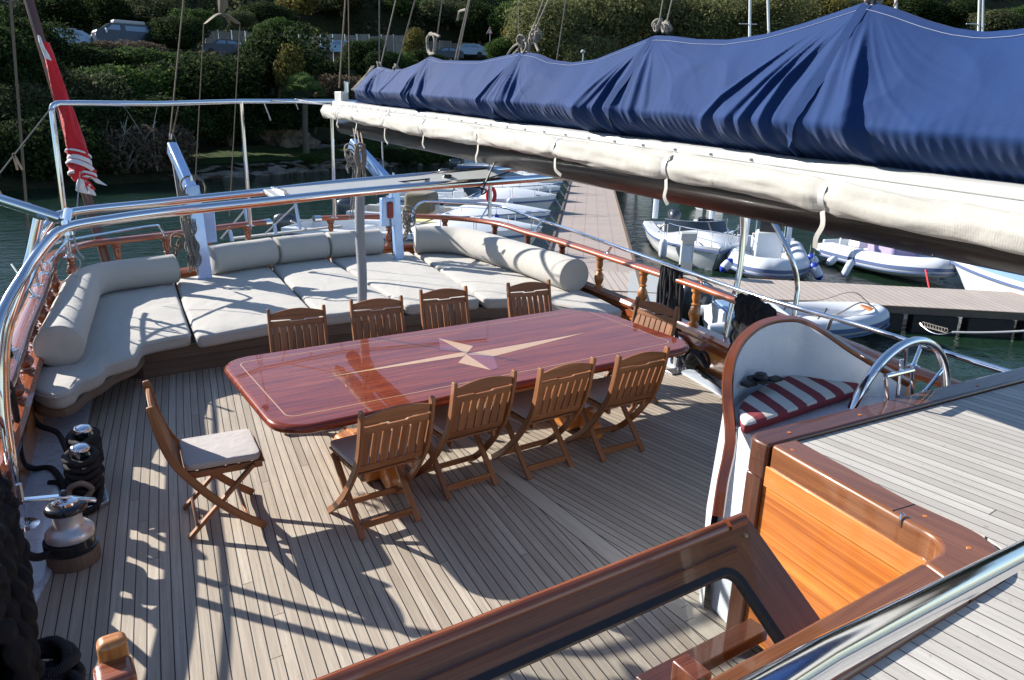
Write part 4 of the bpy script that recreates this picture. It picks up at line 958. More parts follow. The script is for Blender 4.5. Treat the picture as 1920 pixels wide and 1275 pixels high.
# canvas lifting sling hanging on three lines
sg = empty('canvas_sling', at(415, 40, y=11.5), 'small khaki tent-shaped canvas hung on two long lines at the top left', 'sling')
a, t_, b_ = at(382, 45, y=11.5), at(414, 24, y=11.5), at(450, 45, y=11.5)
bb = MB(); G = [[a+Vector((0, -.15, 0)), a, a+Vector((0, .15, 0))], [a.lerp(t_, .5)+Vector((0, -.12, .01)), a.lerp(t_, .5)+Vector((0, 0, .05)), a.lerp(t_, .5)+Vector((0, .12, .01))], [t_+Vector((0, -.05, 0)), t_+Vector((0, 0, .03)), t_+Vector((0, .05, 0))], [b_.lerp(t_, .5)+Vector((0, -.12, .01)), b_.lerp(t_, .5)+Vector((0, 0, .05)), b_.lerp(t_, .5)+Vector((0, .12, .01))], [b_+Vector((0, -.15, 0)), b_, b_+Vector((0, .15, 0))]]
bb.grid(G, False, False, .1, .1).build('cover', 'khaki', sg, solid=.012, sub=2)
MB().tube([t_, at(418, 8, y=11.5), at(414, -30, y=11.5)], [.03, .07, .03], 8).build('bunch', 'khaki', sg)
MB().tube([a, at(366, 345, y=11.3)], .007, 6).build('line', 'ropebrown', sg); MB().tube([b_, at(430, 405, y=11.3)], .007, 6).build('line', 'ropebrown', sg)
# white line from the stern frame to the boom end, with hanging tails
b = MB()
b.tube([at(495, 188, y=10.6), at(612, 196, y=YE+.1)], .009, 6); b.tube([at(553, 186, y=10.7), at(612, 197, y=YE+.1)], .009, 6); b.tube([at(494, 189, y=10.55), at(502, 210, y=10.5), at(508, 226, y=10.5)], .008, 6); b.tube([at(553, 187, y=10.6), at(559, 205, y=10.6)], .008, 6)
tag(b.build('tie_line', 'ropewhite', None), 'white tie lines with hanging tails between the stern frame and the boom end', 'rope')
# clothes line with pegs
ca, cb_ = P1t+Vector((0, 0, .03)), at(-30, 362, y=7.2)
line(ca, cb_, .006, 'pale clothes line from the corner of the stern frame down to the left edge', 'rope', 'thin rigging ropes', cat='clothes line')
def peg(p, lab, ang):
    t = empty('clothes_peg', p, lab, 'clothes peg', 'pegs on the clothes line')
    for s_ in (-1, 1):
        q = Vector(p)+Vector((0, 0, .02)); e = Vector(p)+Vector((.018*s_+ang*.05, 0, -.12)); MB().beam(q, e, .02, .012, up=(0, 1, 0)).build('jaw', 'clothespeg', t, bevel=.002)
def onl(f): return ca.lerp(cb_, f)
peg(onl(.62)+Vector((0, 0, -.0)), 'wooden peg on the clothes line halfway down, closest to the stern frame', .6); peg(onl(.90), 'wooden peg low on the clothes line, upper one of the pair at the left edge', .7); peg(onl(.955), 'wooden peg at the very left edge, lowest on the clothes line', .8)
# ------------------------------------------------------------------ davits
def davit(base, top, tip, name, label, wd=.16):
    t = empty('davit', base, label, 'davit', 'davits behind the sunbed')
    MB().beam(base-Vector((0, 0, .4)), top+Vector((0, 0, .03)), .11, wd, up=(1, 0, 0)).build('post', 'bluegrey', t, bevel=.012)
    MB().beam(top+Vector((.0, .02, -.06)), tip, .12, .17, up=(0, 0, 1)).build('arm', 'bluegrey', t, bevel=.02)
    b = MB(); d = (tip-top).normalized()
    for q in (tip+Vector((0, 0, .1)), top+Vector((0, 0, .08))): b.lathe([(.02, 0), (.02, .05), (.012, .08)], q, 8)
    b.build('shackle', 'satin', t); return t
base, top, tip = at(386, 512, y=9.85), at(360, 352, y=10.0), at(322, 276, y=10.9)
dl = davit(base, top, tip, 'l', 'pale blue-grey davit on the left with a bundle of tackle ropes hanging on it')
q = at(389, 424, y=10.0); MB().box(q, (.20, .03, .42)).build('plate', 'bluegrey', dl, bevel=.012)
base2, top2, tip2 = at(750, 470, y=9.95), at(738, 345, y=10.05), at(660, 268, y=11.0)
dr = davit(base2, top2, tip2, 'r', 'pale blue-grey davit on the right carrying a box with a dark red hand control', .13)
q = at(726, 397, y=9.9); MB().box(q, (.20, .10, .40)).build('control_box', 'bluegrey', dr, bevel=.015)
hb = MB().box(q+Vector((.02, -.07, .03)), (.09, .04, .23)).build('hand_control', 'redpaint', dr, bevel=.02); MB().tube(spline([q+Vector((.02, -.07, -.09)), q+Vector((.03, -.07, -.3)), q+Vector((.05, -.05, -.62))], 4), .008, 6).build('control_cable', 'black', dr)
def messy(p0, p1, n, w, r, name, mat, lab, cat):
    b = MB()
    for k in range(n):
        o1 = Vector((random.uniform(-w, w), random.uniform(-w, w)*.6, 0)); o2 = Vector((random.uniform(-w, w), random.uniform(-w, w)*.6, 0)); f0 = random.uniform(0, .35); f1 = random.uniform(.7, 1)
        pts = [p0.lerp(p1, f0+(f1-f0)*i/5)+o1.lerp(o2, i/5)+Vector((random.uniform(-.3, .3)*w, 0, 0)) for i in range(6)]
        b.tube(spline(pts, 4), r, 6)
    for k in range(max(2, n//4)):
        c = p0.lerp(p1, random.random()); b.tube(spline([c+Vector((math.cos(t)*w*1.1, math.sin(t)*w*.5-.01, math.sin(t)*w*1.3)) for t in [2*PI*i/8 for i in range(8)]], 3, True), r, 6, closed=True)
    return tag(b.build(name, mat, None, smooth=60), lab, cat, 'tackle ropes on the davits')
messy(at(348, 385, y=9.95), at(368, 512, y=9.8), 30, .075, .008, 'tackle_rope', 'rope', 'thick bundle of grey tackle ropes hanging beside the left davit post', 'rope bundle')
messy(at(332, 440, y=9.9), at(330, 492, y=9.8), 5, .06, .012, 'tackle_rope', 'ropebrown', 'tan rope coil left of the rope bundle on the left davit', 'rope bundle')
b = MB()
for k in range(4): b.tube([tip+Vector((-.03+.02*k, -.1, -.04)), at(338+4*k, 395, y=10.0)], .009, 6)
tag(b.build('tackle_rope', 'rope', None), 'straight tackle ropes running down under the left davit arm', 'rope', 'tackle ropes on the davits')
messy(at(767, 392, y=10.05), at(764, 455, y=10.0), 10, .09, .012, 'tackle_rope', 'rope', 'coiled grey rope hung on the right side of the right davit post', 'rope bundle')
b = MB()
for k in range(3): b.tube([tip2+Vector((.02*k, -.1, -.05)), at(656+5*k, 412, y=10.4)], .008, 6)
tag(b.build('tackle_rope', 'rope', None), 'straight tackle ropes hanging from the tip of the right davit', 'rope', 'tackle ropes on the davits')
messy(at(655, 280, y=10.8), at(660, 325, y=10.8), 6, .07, .012, 'tackle_rope', 'rope', 'knotted grey block and ropes under the tip of the right davit', 'rope bundle')
b = MB(); c = at(362, 350, y=9.9); b.tube(spline([c+Vector((math.cos(t)*.14, math.sin(t)*.1, math.sin(t)*.12)) for t in [2*PI*i/10 for i in range(10)]], 3, True), .011, 6, closed=True); b.tube(spline([c+Vector((-.1, -.05, 0)), at(345, 380, y=9.9), at(343, 400, y=9.95)], 4), .010, 6)
tag(b.build('rope_loop', 'ropebrown', None), 'loose tan loop of rope round the elbow of the left davit', 'rope loop', 'tackle ropes on the davits')
# ------------------------------------------------------------------ mainsheet with its rope-wrapped snubber
sn = empty('mainsheet', at(679, 560, y=7.7), 'mainsheet from the boom end to the sunbed, its lower part wrapped in pale spiral cord', 'mainsheet')
s0, s1 = at(679, 566, y=7.72), at(674, 345, y=7.72); L = (s1-s0).length; nn = int(L/.0062)
MB().tube([s0.lerp(s1, i/nn)+Vector((.008*math.sin(i*.035), 0, 0)) for i in range(nn+1)], [.049+.0055*abs(math.sin(i*PI/4)) for i in range(nn+1)], 14).build('wrapped_cord', 'ropewhite', sn, smooth=70)
b = MB(); c = at(676, 292, y=7.65)
for rr_ in (.07, .045):
    b.tube(spline([c+Vector((math.cos(t)*rr_*.8, 0, math.sin(t)*rr_*1.8)) for t in [2*PI*i/12 for i in range(12)]], 3, True), .014, 8, closed=True)
for dx in (-.05, -.02, .03, .06): b.tube(spline([c+Vector((dx, .02, .12)), c+Vector((dx*.6, 0, -.12)), c+Vector((dx*1.2, .0, -.30)), s1+Vector((dx*.5, 0, -.1))], 4), .011, 6)
for dx in (-.04, 0, .04): b.tube([onboom(668, 238)+Vector((dx, 0, .03)), c+Vector((dx, 0, .05))], .008, 6)
b.build('block_and_ropes', 'rope', sn, smooth=60)
# ------------------------------------------------------------------ flag on its staff
fg = empty('flagstaff', at(195, 470, y=10.2), 'dark wooden flagstaff leaning out over the left stern corner with a flag wound round it', 'flagstaff')
fa, fb = at(198, 485, y=10.15), at(48, -20, y=11.0); dv = (fb-fa)
MB().tube([fa-dv*.12, fa, fa.lerp(fb, .5), fb], .055, 12).build('staff', 'mahog_dark', fg)
fl = empty('flag', at(120, 200, y=10.4), 'red flag with white markings wound tightly round the flagstaff and knotted', 'flag')
ctrp = [(84, 80, .04), (96, 120, .055), (112, 170, .068), (124, 205, .072), (136, 255, .085), (146, 285, .11), (150, 303, .10), (153, 322, .14), (158, 337, .09)]
P = [at(x, y, y=10.55-.0008*y) for x, y, _ in ctrp]; P = spline(P, 6); rads = np.interp(np.linspace(0, len(ctrp)-1, len(P)), range(len(ctrp)), [r_ for _, _, r_ in ctrp])
rows = []
for i, p in enumerate(P):
    d = (P[min(i+1, len(P)-1)]-P[max(i-1, 0)]).normalized(); a_, u_ = frame_up(d, Vector((0, 1, 0))); row = []
    for j in range(22):
        t = 2*PI*j/22; w = .16*math.sin(3*t+i*.33)+.10*math.sin(5*t-i*.21)+.12*noise.noise(Vector((i*.15, math.cos(t), math.sin(t))))
        row.append(p+(a_*math.cos(t)+u_*math.sin(t))*rads[i]*(1+w))
    rows.append(row)
MB().grid(rows, False, True, .05, .05).build('cloth', 'red', fl, smooth=70)
def wrapband(i0, rr_, mat, n=3, tilt=.03):
    p = P[i0]; d = (P[min(i0+1, len(P)-1)]-P[i0-1]).normalized(); a_, u_ = frame_up(d, Vector((0, 1, 0)))
    pts = [p+(a_*math.cos(t)+u_*math.sin(t))*(rads[i0]*1.12)+d*(tilt*math.sin(t+1)) for t in [2*PI*k/20 for k in range(20)]]
    MB().sweep(pts, [(-.004, -rr_), (.008, -rr_*.6), (.008, rr_*.6), (-.004, rr_)], closed=True).build('white_fold', mat, fl, smooth=70)
wrapband(31, .012, 'flagwhite', tilt=.06); wrapband(35, .028, 'flagwhite', tilt=.05); wrapband(39, .03, 'flagwhite', tilt=.07); wrapband(44, .02, 'flagwhite', tilt=.05)
def rag(pxs, mat, w=.05):
    pts = spline([at(x, y, y=10.1) for x, y in pxs], 4); n = len(pts); G = []
    for i, p in enumerate(pts):
        ww = w*(.5+.8*i/n); G.append([p+Vector((-ww, .02*math.sin(i), ww*.3)), p+Vector((0, -.03, 0)), p+Vector((ww, .02*math.cos(i*1.3), -ww*.3))])
    MB().grid(G, False, False, .03, .03).build('knot_end', mat, fl, solid=.004, sub=1)
rag([(73, 66), (78, 84), (86, 100), (91, 112)], 'flagwhite', .03)
rag([(158, 332), (170, 330), (180, 337), (192, 346)], 'flagwhite', .05); rag([(152, 335), (152, 348), (155, 362)], 'flagwhite', .06); rag([(160, 338), (168, 350), (174, 366)], 'flagwhite', .035); rag([(160, 335), (166, 345), (170, 354)], 'red', .05); rag([(155, 325), (168, 326), (174, 333)], 'red', .05)
ropeline([at(150, 322, y=10.0), at(146, 370, y=9.9), at(140, 440, y=9.7)], .007, 'flag_halyard', 'ropewhite', label='thin white line from the knotted flag down to the left stern rail', cat='rope', group='thin rigging ropes')
# string loops on the left stern corner
b = MB()
for pts in ([(112, 440), (128, 470), (150, 490), (143, 520)], [(138, 442), (146, 470), (158, 485)], [(70, 520), (84, 480), (112, 445)], [(60, 560), (78, 520), (90, 490)]): b.tube(spline([at(x, y, y=8.9) for x, y in pts], 4), .009, 6)
tag(b.build('lashing', 'ropewhite', None), 'white lashings looped between the left stern rail and the wooden top rail', 'rope', 'thin rigging ropes')
# gangway stanchions behind the stern rail
gw = empty('gangway', (3.3, 12, .5), 'folded gangway with slanting white stanchion ropes behind the middle of the stern rail', 'gangway')
MB().beam(at(436, 447, y=12), at(640, 424, y=12), .10, .03).build('plank', 'lightgrey', gw, bevel=.01)
for a, b_ in (((459, 391), (468, 432)), ((554, 382), (563, 430)), ((431, 432), (436, 452)), ((514, 420), (518, 440))): MB().tube([at(*a, y=11.9), at(*b_, y=11.9)], .028, 10).build('stanchion', 'bluegrey', gw)
for a, b_ in (((460, 393), (414, 448)), ((555, 384), (498, 438))): MB().tube([at(*a, y=11.9), at(*b_, y=11.9)], .013, 6).build('stay_rope', 'ropewhite', gw)
for a, b_ in (((563, 413), (600, 413)), ((545, 414), (575, 428))): MB().tube([at(*a, y=12.1), at(*b_, y=12.1)], .015, 6).build('bar', 'alu', gw)
# ------------------------------------------------------------------ deckhouse with raised teak top
dh = empty('deckhouse', (3.9, 0, 0), 'low deckhouse with a pale teak top and dark mahogany edging at the lower right', 'deckhouse')
ZT = 1.15
inn = [(2.62, 2.0)]
def arc(cx, cy, r, a0, a1, n=8): return [(cx+r*math.cos(R(a0+(a1-a0)*i/n)), cy+r*math.sin(R(a0+(a1-a0)*i/n))) for i in range(n+1)]
outer = [(2.81, 1.93)]+arc(2.56, 1.12, .25, 0, -90)+[(1.0, .87), (-.25, .87)]
top = [(5.25, 1.74), (2.81, 1.93)]+outer[1:]+[(-.25, -6), (5.25, -6)]
MB().prism([(p[0], p[1]) for p in [(5.25, 1.74), (5.25, -6), (-.25, -6), (-.25, .87), (1.0, .87)]+arc(2.56, 1.12, .25, -90, 0)+[(2.81, 1.93)]], ZT-.12, ZT).build('top_planking', 'updeck', dh)
inner = [(2.60, 2.06)]+[(2.60, 1.25)]+arc(2.48, 1.18, .12, 0, -90)+[(1.0, 1.06), (-.25, 1.06)]
def strip(poly, name, mat, z0=ZT-.16, z1=ZT+.022): return MB().prism(poly, z0, z1, planar='x').build(name, mat, dh, bevel=.014, seg=3)
strip(([(5.3, 1.875)]+[(2.775+.075*math.cos(R(a)), 1.995+.075*math.sin(R(a))) for a in (90, 110, 130, 150, 170, 180)]+[(2.70, 1.94), (5.3, 1.745)]), 'aft_edging', 'mahog_dark')
def cyl(x0, y0, x1, y1): pass
cop = [(2.715, 1.935), (2.615, 1.30), (2.60, 1.22)]+arc(2.48, 1.18, .12, 0, -60, 5)+[(2.50, 1.06), (2.40, 1.06), (2.34, .87), (2.50, .87)]+arc(2.52, 1.12, .25, -80, 0, 8)+[(2.77, 1.297), (2.87, 1.92)]
MB().prism(cop, ZT-.16, ZT+.024, planar='y').build('side_coaming', 'coaming', dh, bevel=.018, seg=4)
MB().beam((2.628, 1.305, ZT+.0245), (2.755, 1.290, ZT+.0245), .004, .0015).build('seam', 'black', dh)
MB().prism([(2.337, .87), (2.397, 1.06), (-.25, 1.06), (-.25, .87)], ZT-.16, ZT+.022).build('front_coaming', 'coaming', dh, bevel=.014, seg=3)
b = MB()
for x, y in ((2.70, 1.22), (2.62, 1.02), (2.48, .92), (2.75, 1.85), (2.2, .95), (1.9, .96), (2.9, 1.98), (3.4, 1.94), (3.9, 1.90), (4.4, 1.86)): b.lathe([(.009, 0), (.009, .0015)], (x, y, ZT+.0235), 10)
b.build('wooden_plugs', 'orange', dh)
MB().tube(spline([(2.635, 1.26, ZT+.022), (2.62, 1.265, ZT+.036), (2.605, 1.26, ZT+.02), (2.605, 1.255, ZT-.01)], 4), .0045, 8).build('hook', 'satin', dh)
# varnished lining of the companionway
MB().sweep([(2.745, 2.0, .60), (2.60, 1.06, .60)], [(-.012, -.45), (.012, -.45), (.012, .40), (-.012, .40)], up=(0, 0, 1)).build('side_panel', 'orange', dh)
MB().beam((2.72, 1.94, 1.015), (2.595, 1.12, 1.015), .03, .10).build('panel_rail', 'honey', dh, bevel=.004)
MB().box((2.765, 2.0, .5), (.12, .09, 1.0)).build('corner_post', 'mahog_dark', dh, bevel=.008)
MB().box((1.17, 1.02, .5), (2.9, .04, .98)).build('inner_wall', 'mahog_dark', dh)
MB().box((4.12, 1.82, .52), (2.5, .06, 1.0), Matrix.Rotation(R(-4.2), 3, 'Z')).build('aft_wall', 'whitepaint', dh)
MB().box((2.24, 1.78, .33), (.72, .10, .06)).build('sill_beam', 'mahog_dark', dh, bevel=.006)
MB().box((2.30, 1.42, .22), (.62, .60, .04)).build('step', 'mahog', dh, bevel=.006)
MB().box((2.02, 1.66, .29), (.09, .14, .36)).build('step_post', 'mahog', dh, bevel=.01)
# ------------------------------------------------------------------ hinged glazed hatch
PA = Vector((2.0, 1.5, 1.22)); PU = Vector((1, 0, 0)); PS = Vector((0, -.49, -.31)).normalized(); PN = PU.cross(PS).normalized()
if PN.z < 0: PN = -PN
def inpl(px, py):
    r = ray(px, py); t = (PA-EYE).dot(PN)/r.dot(PN); p = EYE+r*t; return ((p-PA).dot(PU), (p-PA).dot(PS))
print('hatch', [tuple(round(v, 3) for v in inpl(*q)) for q in ((600, 1275), (1325, 975), (1390, 970), (1600, 1275), (890, 1275), (1280, 1103), (1357, 1068), (1395, 1085), (1530, 1233))])
hm = Matrix((PU, PS, PN)).transposed().to_4x4(); hm.translation = PA
ht = empty('glazed_hatch', PA, 'tilted mahogany hatch frame with a black-gasketed glass pane, low in the foreground', 'hatch')
i0 = inpl(1350, 1069); S1 = i0[1]; XR = inpl(1395, 1086)[0]
hole = rrect(-1.75, S1, XR, .72, .06, 6)
def ringprism(out, inn_, z0, z1, name, mat, bevel=0.):
    o_ = [Vector(p) for p in out]; n_ = [Vector(p) for p in inn_]
    b = MB(); n = len(o_); 
    for z in (z0, z1):
        for p in o_: b.v.append(hm @ Vector((p.x, p.y, z)))
        for p in n_: b.v.append(hm @ Vector((p.x, p.y, z)))
    for i in range(n):
        j = (i+1) % n; U = lambda p: ((p.x, p.y) if abs(o_[i].x-o_[j].x) > abs(o_[i].y-o_[j].y) else (p.y, p.x))
        b.face([2*n+i, 2*n+j, 3*n+j, 3*n+i], [U(o_[i]), U(o_[j]), U(n_[j]), U(n_[i])]); b.face([i, n+i, n+j, j], [U(o_[i]), U(n_[i]), U(n_[j]), U(o_[j])])
        b.face([i, j, 2*n+j, 2*n+i], [(o_[i].x, 0), (o_[j].x, 0), (o_[j].x, .04), (o_[i].x, .04)]); b.face([n+i, 3*n+i, 3*n+j, n+j], [(0, 0)]*4)
    return b.build(name, mat, ht, bevel=bevel)
hole_o = rrect(-1.95, .0, .035, .95, .012, 6)
ringprism(hole_o, hole, -.045, 0, 'frame', 'coaming')
ringprism([(p.x, p.y) for p in inset(hole, -.002)], [(p.x, p.y) for p in inset(hole, .022)], -.03, .006, 'gasket', 'black', .002)
MB().prism([(p.x, p.y) for p in inset(hole, .02)], -.018, -.012, hm).build('pane', 'glass', ht)
MB().tube([hm @ Vector((-1.95, -.006, -.008)), hm @ Vector((-.085, -.006, -.008))], .024, 12).build('top_lip', 'mahog', ht)
MB().tube([hm @ Vector((-.07, -.006, -.008)), hm @ Vector((.015, -.006, -.008)), hm @ Vector((.03, -.002, -.012))], [.026, .026, .012], 12).build('top_lip', 'mahog', ht)
MB().beam(hm @ Vector((-1.95, .075, .004)), hm @ Vector((-.1, .075, .004)), .006, .008, up=PN).build('beading', 'mahog_dark', ht)
MB().lathe([(.009, 0), (.009, .004), (.005, .006)], hm @ Vector((-.03, .05, 0)), 12, hm.to_3x3()).build('screw', 'bronze', ht)
# handrail tube close to the camera
nr = chromer('handrail', 'thick stainless handrail tube crossing the bottom right corner close to the camera', 'handrail')
def dep(px, py, d): return EYE+ray(px, py)/FPX*d
MB().tube([dep(1250, 1412, .66), dep(1540, 1235, .92), dep(1920, 1037, 1.5), dep(2100, 945, 1.9)], .0235, 24).build('tube', 'chrome', nr)
MB().tube([dep(2100, 945, 1.9), dep(2100, 945, 1.9)-Vector((0, 0, .7))], .0235, 16).build('post', 'chrome', nr)
# mahogany post end at the bottom left
pe = empty('newel_post', (.05, 1.75, 0), 'stubby varnished mahogany post end rising at the bottom left corner of the picture', 'post')
pc = at(208, 1215, z=1.2)
MB().box((pc.x-.002, pc.y-.045, .585), (.098, .10, 1.17)).build('shaft', 'mahog', pe, bevel=.02, seg=4)
MB().box((pc.x+.004, pc.y+.018, .60), (.074, .06, 1.24)).build('cap', 'honey', pe, bevel=.02, seg=4)
# ------------------------------------------------------------------ helm seat
hs = empty('helm_seat', (3.3, 2.3, 0), 'white curved helm seat with a mahogany-edged backrest beside the steering wheel', 'seat')
edge = [(1366, 790, 1.12), (1365, 755, 1.20), (1364, 715, 1.29), (1371, 674, 1.37), (1388, 641, 1.43), (1414, 617, 1.47), (1440, 605, 1.485), (1468, 600, 1.49), (1500, 602, 1.48), (1540, 621, 1.44), (1595, 657, 1.35), (1635, 680, 1.29), (1665, 697, 1.24), (1702, 718, 1.18)]
E3 = spline([at(x, y, z=z) for x, y, z in edge], 4)
basep = [Vector((p.x, p.y)) for p in E3]
cen2 = Vector((3.3, 2.15))
def shell(z, k): return [Vector((cen2.x+(p.x-cen2.x)*k, cen2.y+(p.y-cen2.y)*k, z)) for p in basep]
lo = shell(1.08, 1.01); deckl = shell(0.0, 1.03); mid = shell(.55, 1.07)
inner_ = [Vector((cen2.x+(p.x-cen2.x)*.93, cen2.y+(p.y-cen2.y)*.93, p.z-.004)) for p in E3]
lo_in = shell(1.10, .90)
def lerprow(a, b, n): return [[p.lerp(q, i/n) for p, q in zip(a, b)] for i in range(n+1)]
G = lerprow([Vector(p) for p in E3], lo, 6)+lerprow(lo, mid, 3)[1:]+lerprow(mid, deckl, 3)[1:]
MB().grid(G, False, False, .1, .1).build('outer_shell', 'whitepaint', hs, smooth=60)
G = lerprow(inner_, lo_in, 6); MB().grid(G, False, False, .1, .1).build('backrest', 'whitepaint', hs, smooth=60)
bp = [(p.x, p.y) for p in shell(0, .92)]+[(4.0, 2.01), (2.84, 2.09)]
MB().prism(bp, 0, 1.10).build('body', 'whitepaint', hs, bevel=.01)
trim = [at(1346, 968, y=2.12), at(1356, 900, y=2.16), at(1370, 830, y=2.2)]+[Vector(p) for p in E3[4:]]
MB().sweep(spline(trim[:4], 3)[:-1]+trim[3:], [(-.024, -.016), (.024, -.016), (.029, 0), (.022, .018), (-.022, .018), (-.029, 0)], up=None).build('edge_trim', 'mahog', hs, smooth=50)
sp_ = [at(x, y, z=1.185) for x, y in ((1394, 792), (1384, 760), (1400, 735), (1430, 718), (1480, 697), (1530, 686), (1580, 683), (1630, 690), (1668, 702), (1650, 712), (1560, 738), (1470, 768))]
cs = cushion([(p.x, p.y) for p in sp_], 1.105, 1.17, 'seat_cushion', 'stripe', None, r=.018, puff=.006, step=.04)
tag(cs, 'half-moon seat cushion with maroon and cream stripes on the helm seat', 'cushion')
# black strap lying on the cushion
b = MB(); c = at(1425, 716, z=1.215)
for k in range(5):
    a = random.uniform(0, 6.28); pts = [c+Vector((random.uniform(-.07, .07), random.uniform(-.05, .05), random.uniform(0, .02))) for _ in range(5)]
    b.sweep(spline(pts, 4), [(-.012, -.002), (.012, -.002), (.012, .003), (-.012, .003)])
b.box(c+Vector((-.09, -.0, .006)), (.08, .05, .02)); b.box(c+Vector((.09, -.02, .006)), (.09, .05, .018)); b.lathe([(.035, 0), (.04, .03), (.03, .05), (.01, .055)], c+Vector((0, 0, 0)), 14)
tag(b.build('strap_bundle', 'black', None, bevel=.003), 'small black strap bundle lying on the left end of the striped cushion', 'strap')
# ------------------------------------------------------------------ steering wheel and controls
wh = empty('steering_wheel', (4.08, 2.12, .94), 'large polished steel steering wheel rising behind the edge of the deckhouse top', 'steering wheel')
WY = 2.12; pw = [at(x, y, y=WY) for x, y in ((1603, 755), (1632, 690), (1708, 641), (1773, 700))]
# circle through three points
def circ(a, b, c):
    ax, ay, bx_, by, cx, cy = a.x, a.z, b.x, b.z, c.x, c.z; d = 2*(ax*(by-cy)+bx_*(cy-ay)+cx*(ay-by))
    ux = ((ax*ax+ay*ay)*(by-cy)+(bx_*bx_+by*by)*(cy-ay)+(cx*cx+cy*cy)*(ay-by))/d; uz = ((ax*ax+ay*ay)*(cx-bx_)+(bx_*bx_+by*by)*(ax-cx)+(cx*cx+cy*cy)*(bx_-ax))/d
    return Vector((ux, WY, uz)), math.hypot(ax-ux, ay-uz)
wc, wrad = circ(pw[0], pw[2], pw[3]); print('wheel', wc, wrad)
MB().tube([wc+Vector((math.cos(t)*wrad, 0, math.sin(t)*wrad)) for t in [2*PI*i/64 for i in range(64)]], .026, 14, closed=True).build('rim', 'chrome', wh, smooth=80)
for k in range(6):
    a = R(95+60*k); d = Vector((math.cos(a), 0, math.sin(a))); s_ = Vector((-math.sin(a), 0, math.cos(a)))
    MB().tube([wc+d*.05-s_*.02, wc+d*(wrad*.6)-s_*.005, wc+d*(wrad-.01)], .011, 8).build('spoke', 'chrome', wh); MB().tube([wc+d*.05+s_*.02, wc+d*(wrad*.6)+s_*.005], .009, 8).build('spoke', 'chrome', wh)
MB().lathe([(.07, -.03), (.075, 0), (.06, .03), (.02, .045)], wc, 20, Matrix.Rotation(R(90), 3, 'X')).build('hub', 'chrome', wh)
tl = empty('throttle_bar', wc, 'T-shaped chrome control bar standing inside the steering wheel', 'lever')
a, b_ = at(1660, 706, y=2.0), at(1711, 694, y=2.0); MB().tube([a, b_], .014, 10).build('bar', 'chrome', tl)
MB().tube([a, at(1665, 760, y=2.0)], .010, 8).build('leg', 'chrome', tl); MB().tube([b_, at(1709, 750, y=2.0)], .010, 8).build('leg', 'chrome', tl); MB().tube([at(1691, 674, y=2.02), at(1682, 750, y=2.0)], .010, 8).build('leg', 'chrome', tl)
# ------------------------------------------------------------------ winch
w0 = Vector((-.03, 4.38, 0)); wi = empty('winch', w0, 'big steel winch with fitted handle on a round wooden pad near the left bulwark', 'winch')
w0 = at(140, 1050, z=.0); WZ = w0
def WP(p, kr=.68, kz=.86): return [(r_*kr, z_*kz) for r_, z_ in p]
MB().lathe(WP([(.205, 0), (.205, .085), (.195, .10)]), w0, 36).build('wooden_pad', 'greywood', wi, bevel=.004)
MB().lathe(WP([(.185, .098), (.195, .11), (.195, .122), (.182, .126), (.180, .18), (.188, .185), (.188, .195)]), w0, 36).build('lower_drum', 'blackgloss', wi, smooth=40)
MB().lathe(WP([(.186, .194), (.190, .21), (.185, .235), (.165, .255), (.13, .27), (.118, .285), (.110, .31), (.110, .37), (.118, .385)]), w0, 36).build('drum', 'winchsteel', wi, smooth=50)
MB().lathe(WP([(.14, .38), (.160, .39), (.163, .415), (.15, .43), (.12, .44)]), w0, 36).build('self_tailer', 'blackgloss', wi, smooth=40)
MB().lathe(WP([(.10, .438), (.095, .455), (.06, .465), (.02, .47)]), w0, 30).build('cap', 'chrome', wi, smooth=50)
hd = w0+Vector((0, 0, .405)); hl = at(40, 938, z=.46)
MB().beam(hd+Vector((.02, 0, .01)), hl, .045, .018).build('handle', 'chrome', wi, bevel=.006)
MB().beam(hd+Vector((-.02, 0, .008)), hd+(hd-hl).normalized()*.16+Vector((0, 0, -.02)), .04, .02).build('feeder_arm', 'chrome', wi, bevel=.006); MB().lathe([(.022, 0), (.024, .03), (.012, .05)], hd, 14).build('handle_lock', 'blackgloss', wi)
MB().tube([hl, hl+Vector((0, 0, -.02)), hl+Vector((.0, .0, .10))], .016, 10).build('grip', 'satin', wi)
# ------------------------------------------------------------------ twin bollards wound with black rope
bo = empty('twin_bollard', at(150, 900, z=0), 'pair of chrome-capped mooring bollards wound with black rope beside the left bulwark', 'bollard')
c1, c2 = at(153, 800, z=.40), at(148, 836, z=.40); c1.z = c2.z = 0
for c in (c1, c2):
    MB().lathe([(.04, 0), (.04, .34), (.045, .36)], c, 20).build('post', 'chrome', bo); MB().lathe([(.04, .366), (.062, .376), (.062, .390), (.044, .406), (.012, .412)], c, 24).build('cap', 'chrome', bo, smooth=60)
MB().prism([(p[0]+(c1.x+c2.x)/2, p[1]+(c1.y+c2.y)/2) for p in rrect(-.10, -.32, .10, .32, .05)], 0, .03).build('base_plate', 'satin', bo, bevel=.005)
b = MB()
for c in (c1, c2):
    for k in range(7):
        z = .06+k*.043; r_ = .070+random.uniform(-.008, .022)
        b.tube([c+Vector((math.cos(t)*r_, math.sin(t)*r_*1.05, z+.02*math.sin(t+k))) for t in [2*PI*i/20 for i in range(20)]], .021, 8, closed=True)
for k in range(5):
    z = .12+k*.05; o_ = .09; pts = [c1+Vector((o_, .02, z)), c1+Vector((0, .12, z+.02)), c1+Vector((-o_, 0, z)), c2+Vector((o_, 0, z+.02)), c2+Vector((0, -.12, z)), c2+Vector((-o_, 0, z+.02))]; b.tube(spline(pts, 5, True), .02, 8, closed=True)
tag(b.build('wound_rope', 'ropeblack', None, smooth=70), 'thick black rope wound in many turns round the twin bollards', 'rope')
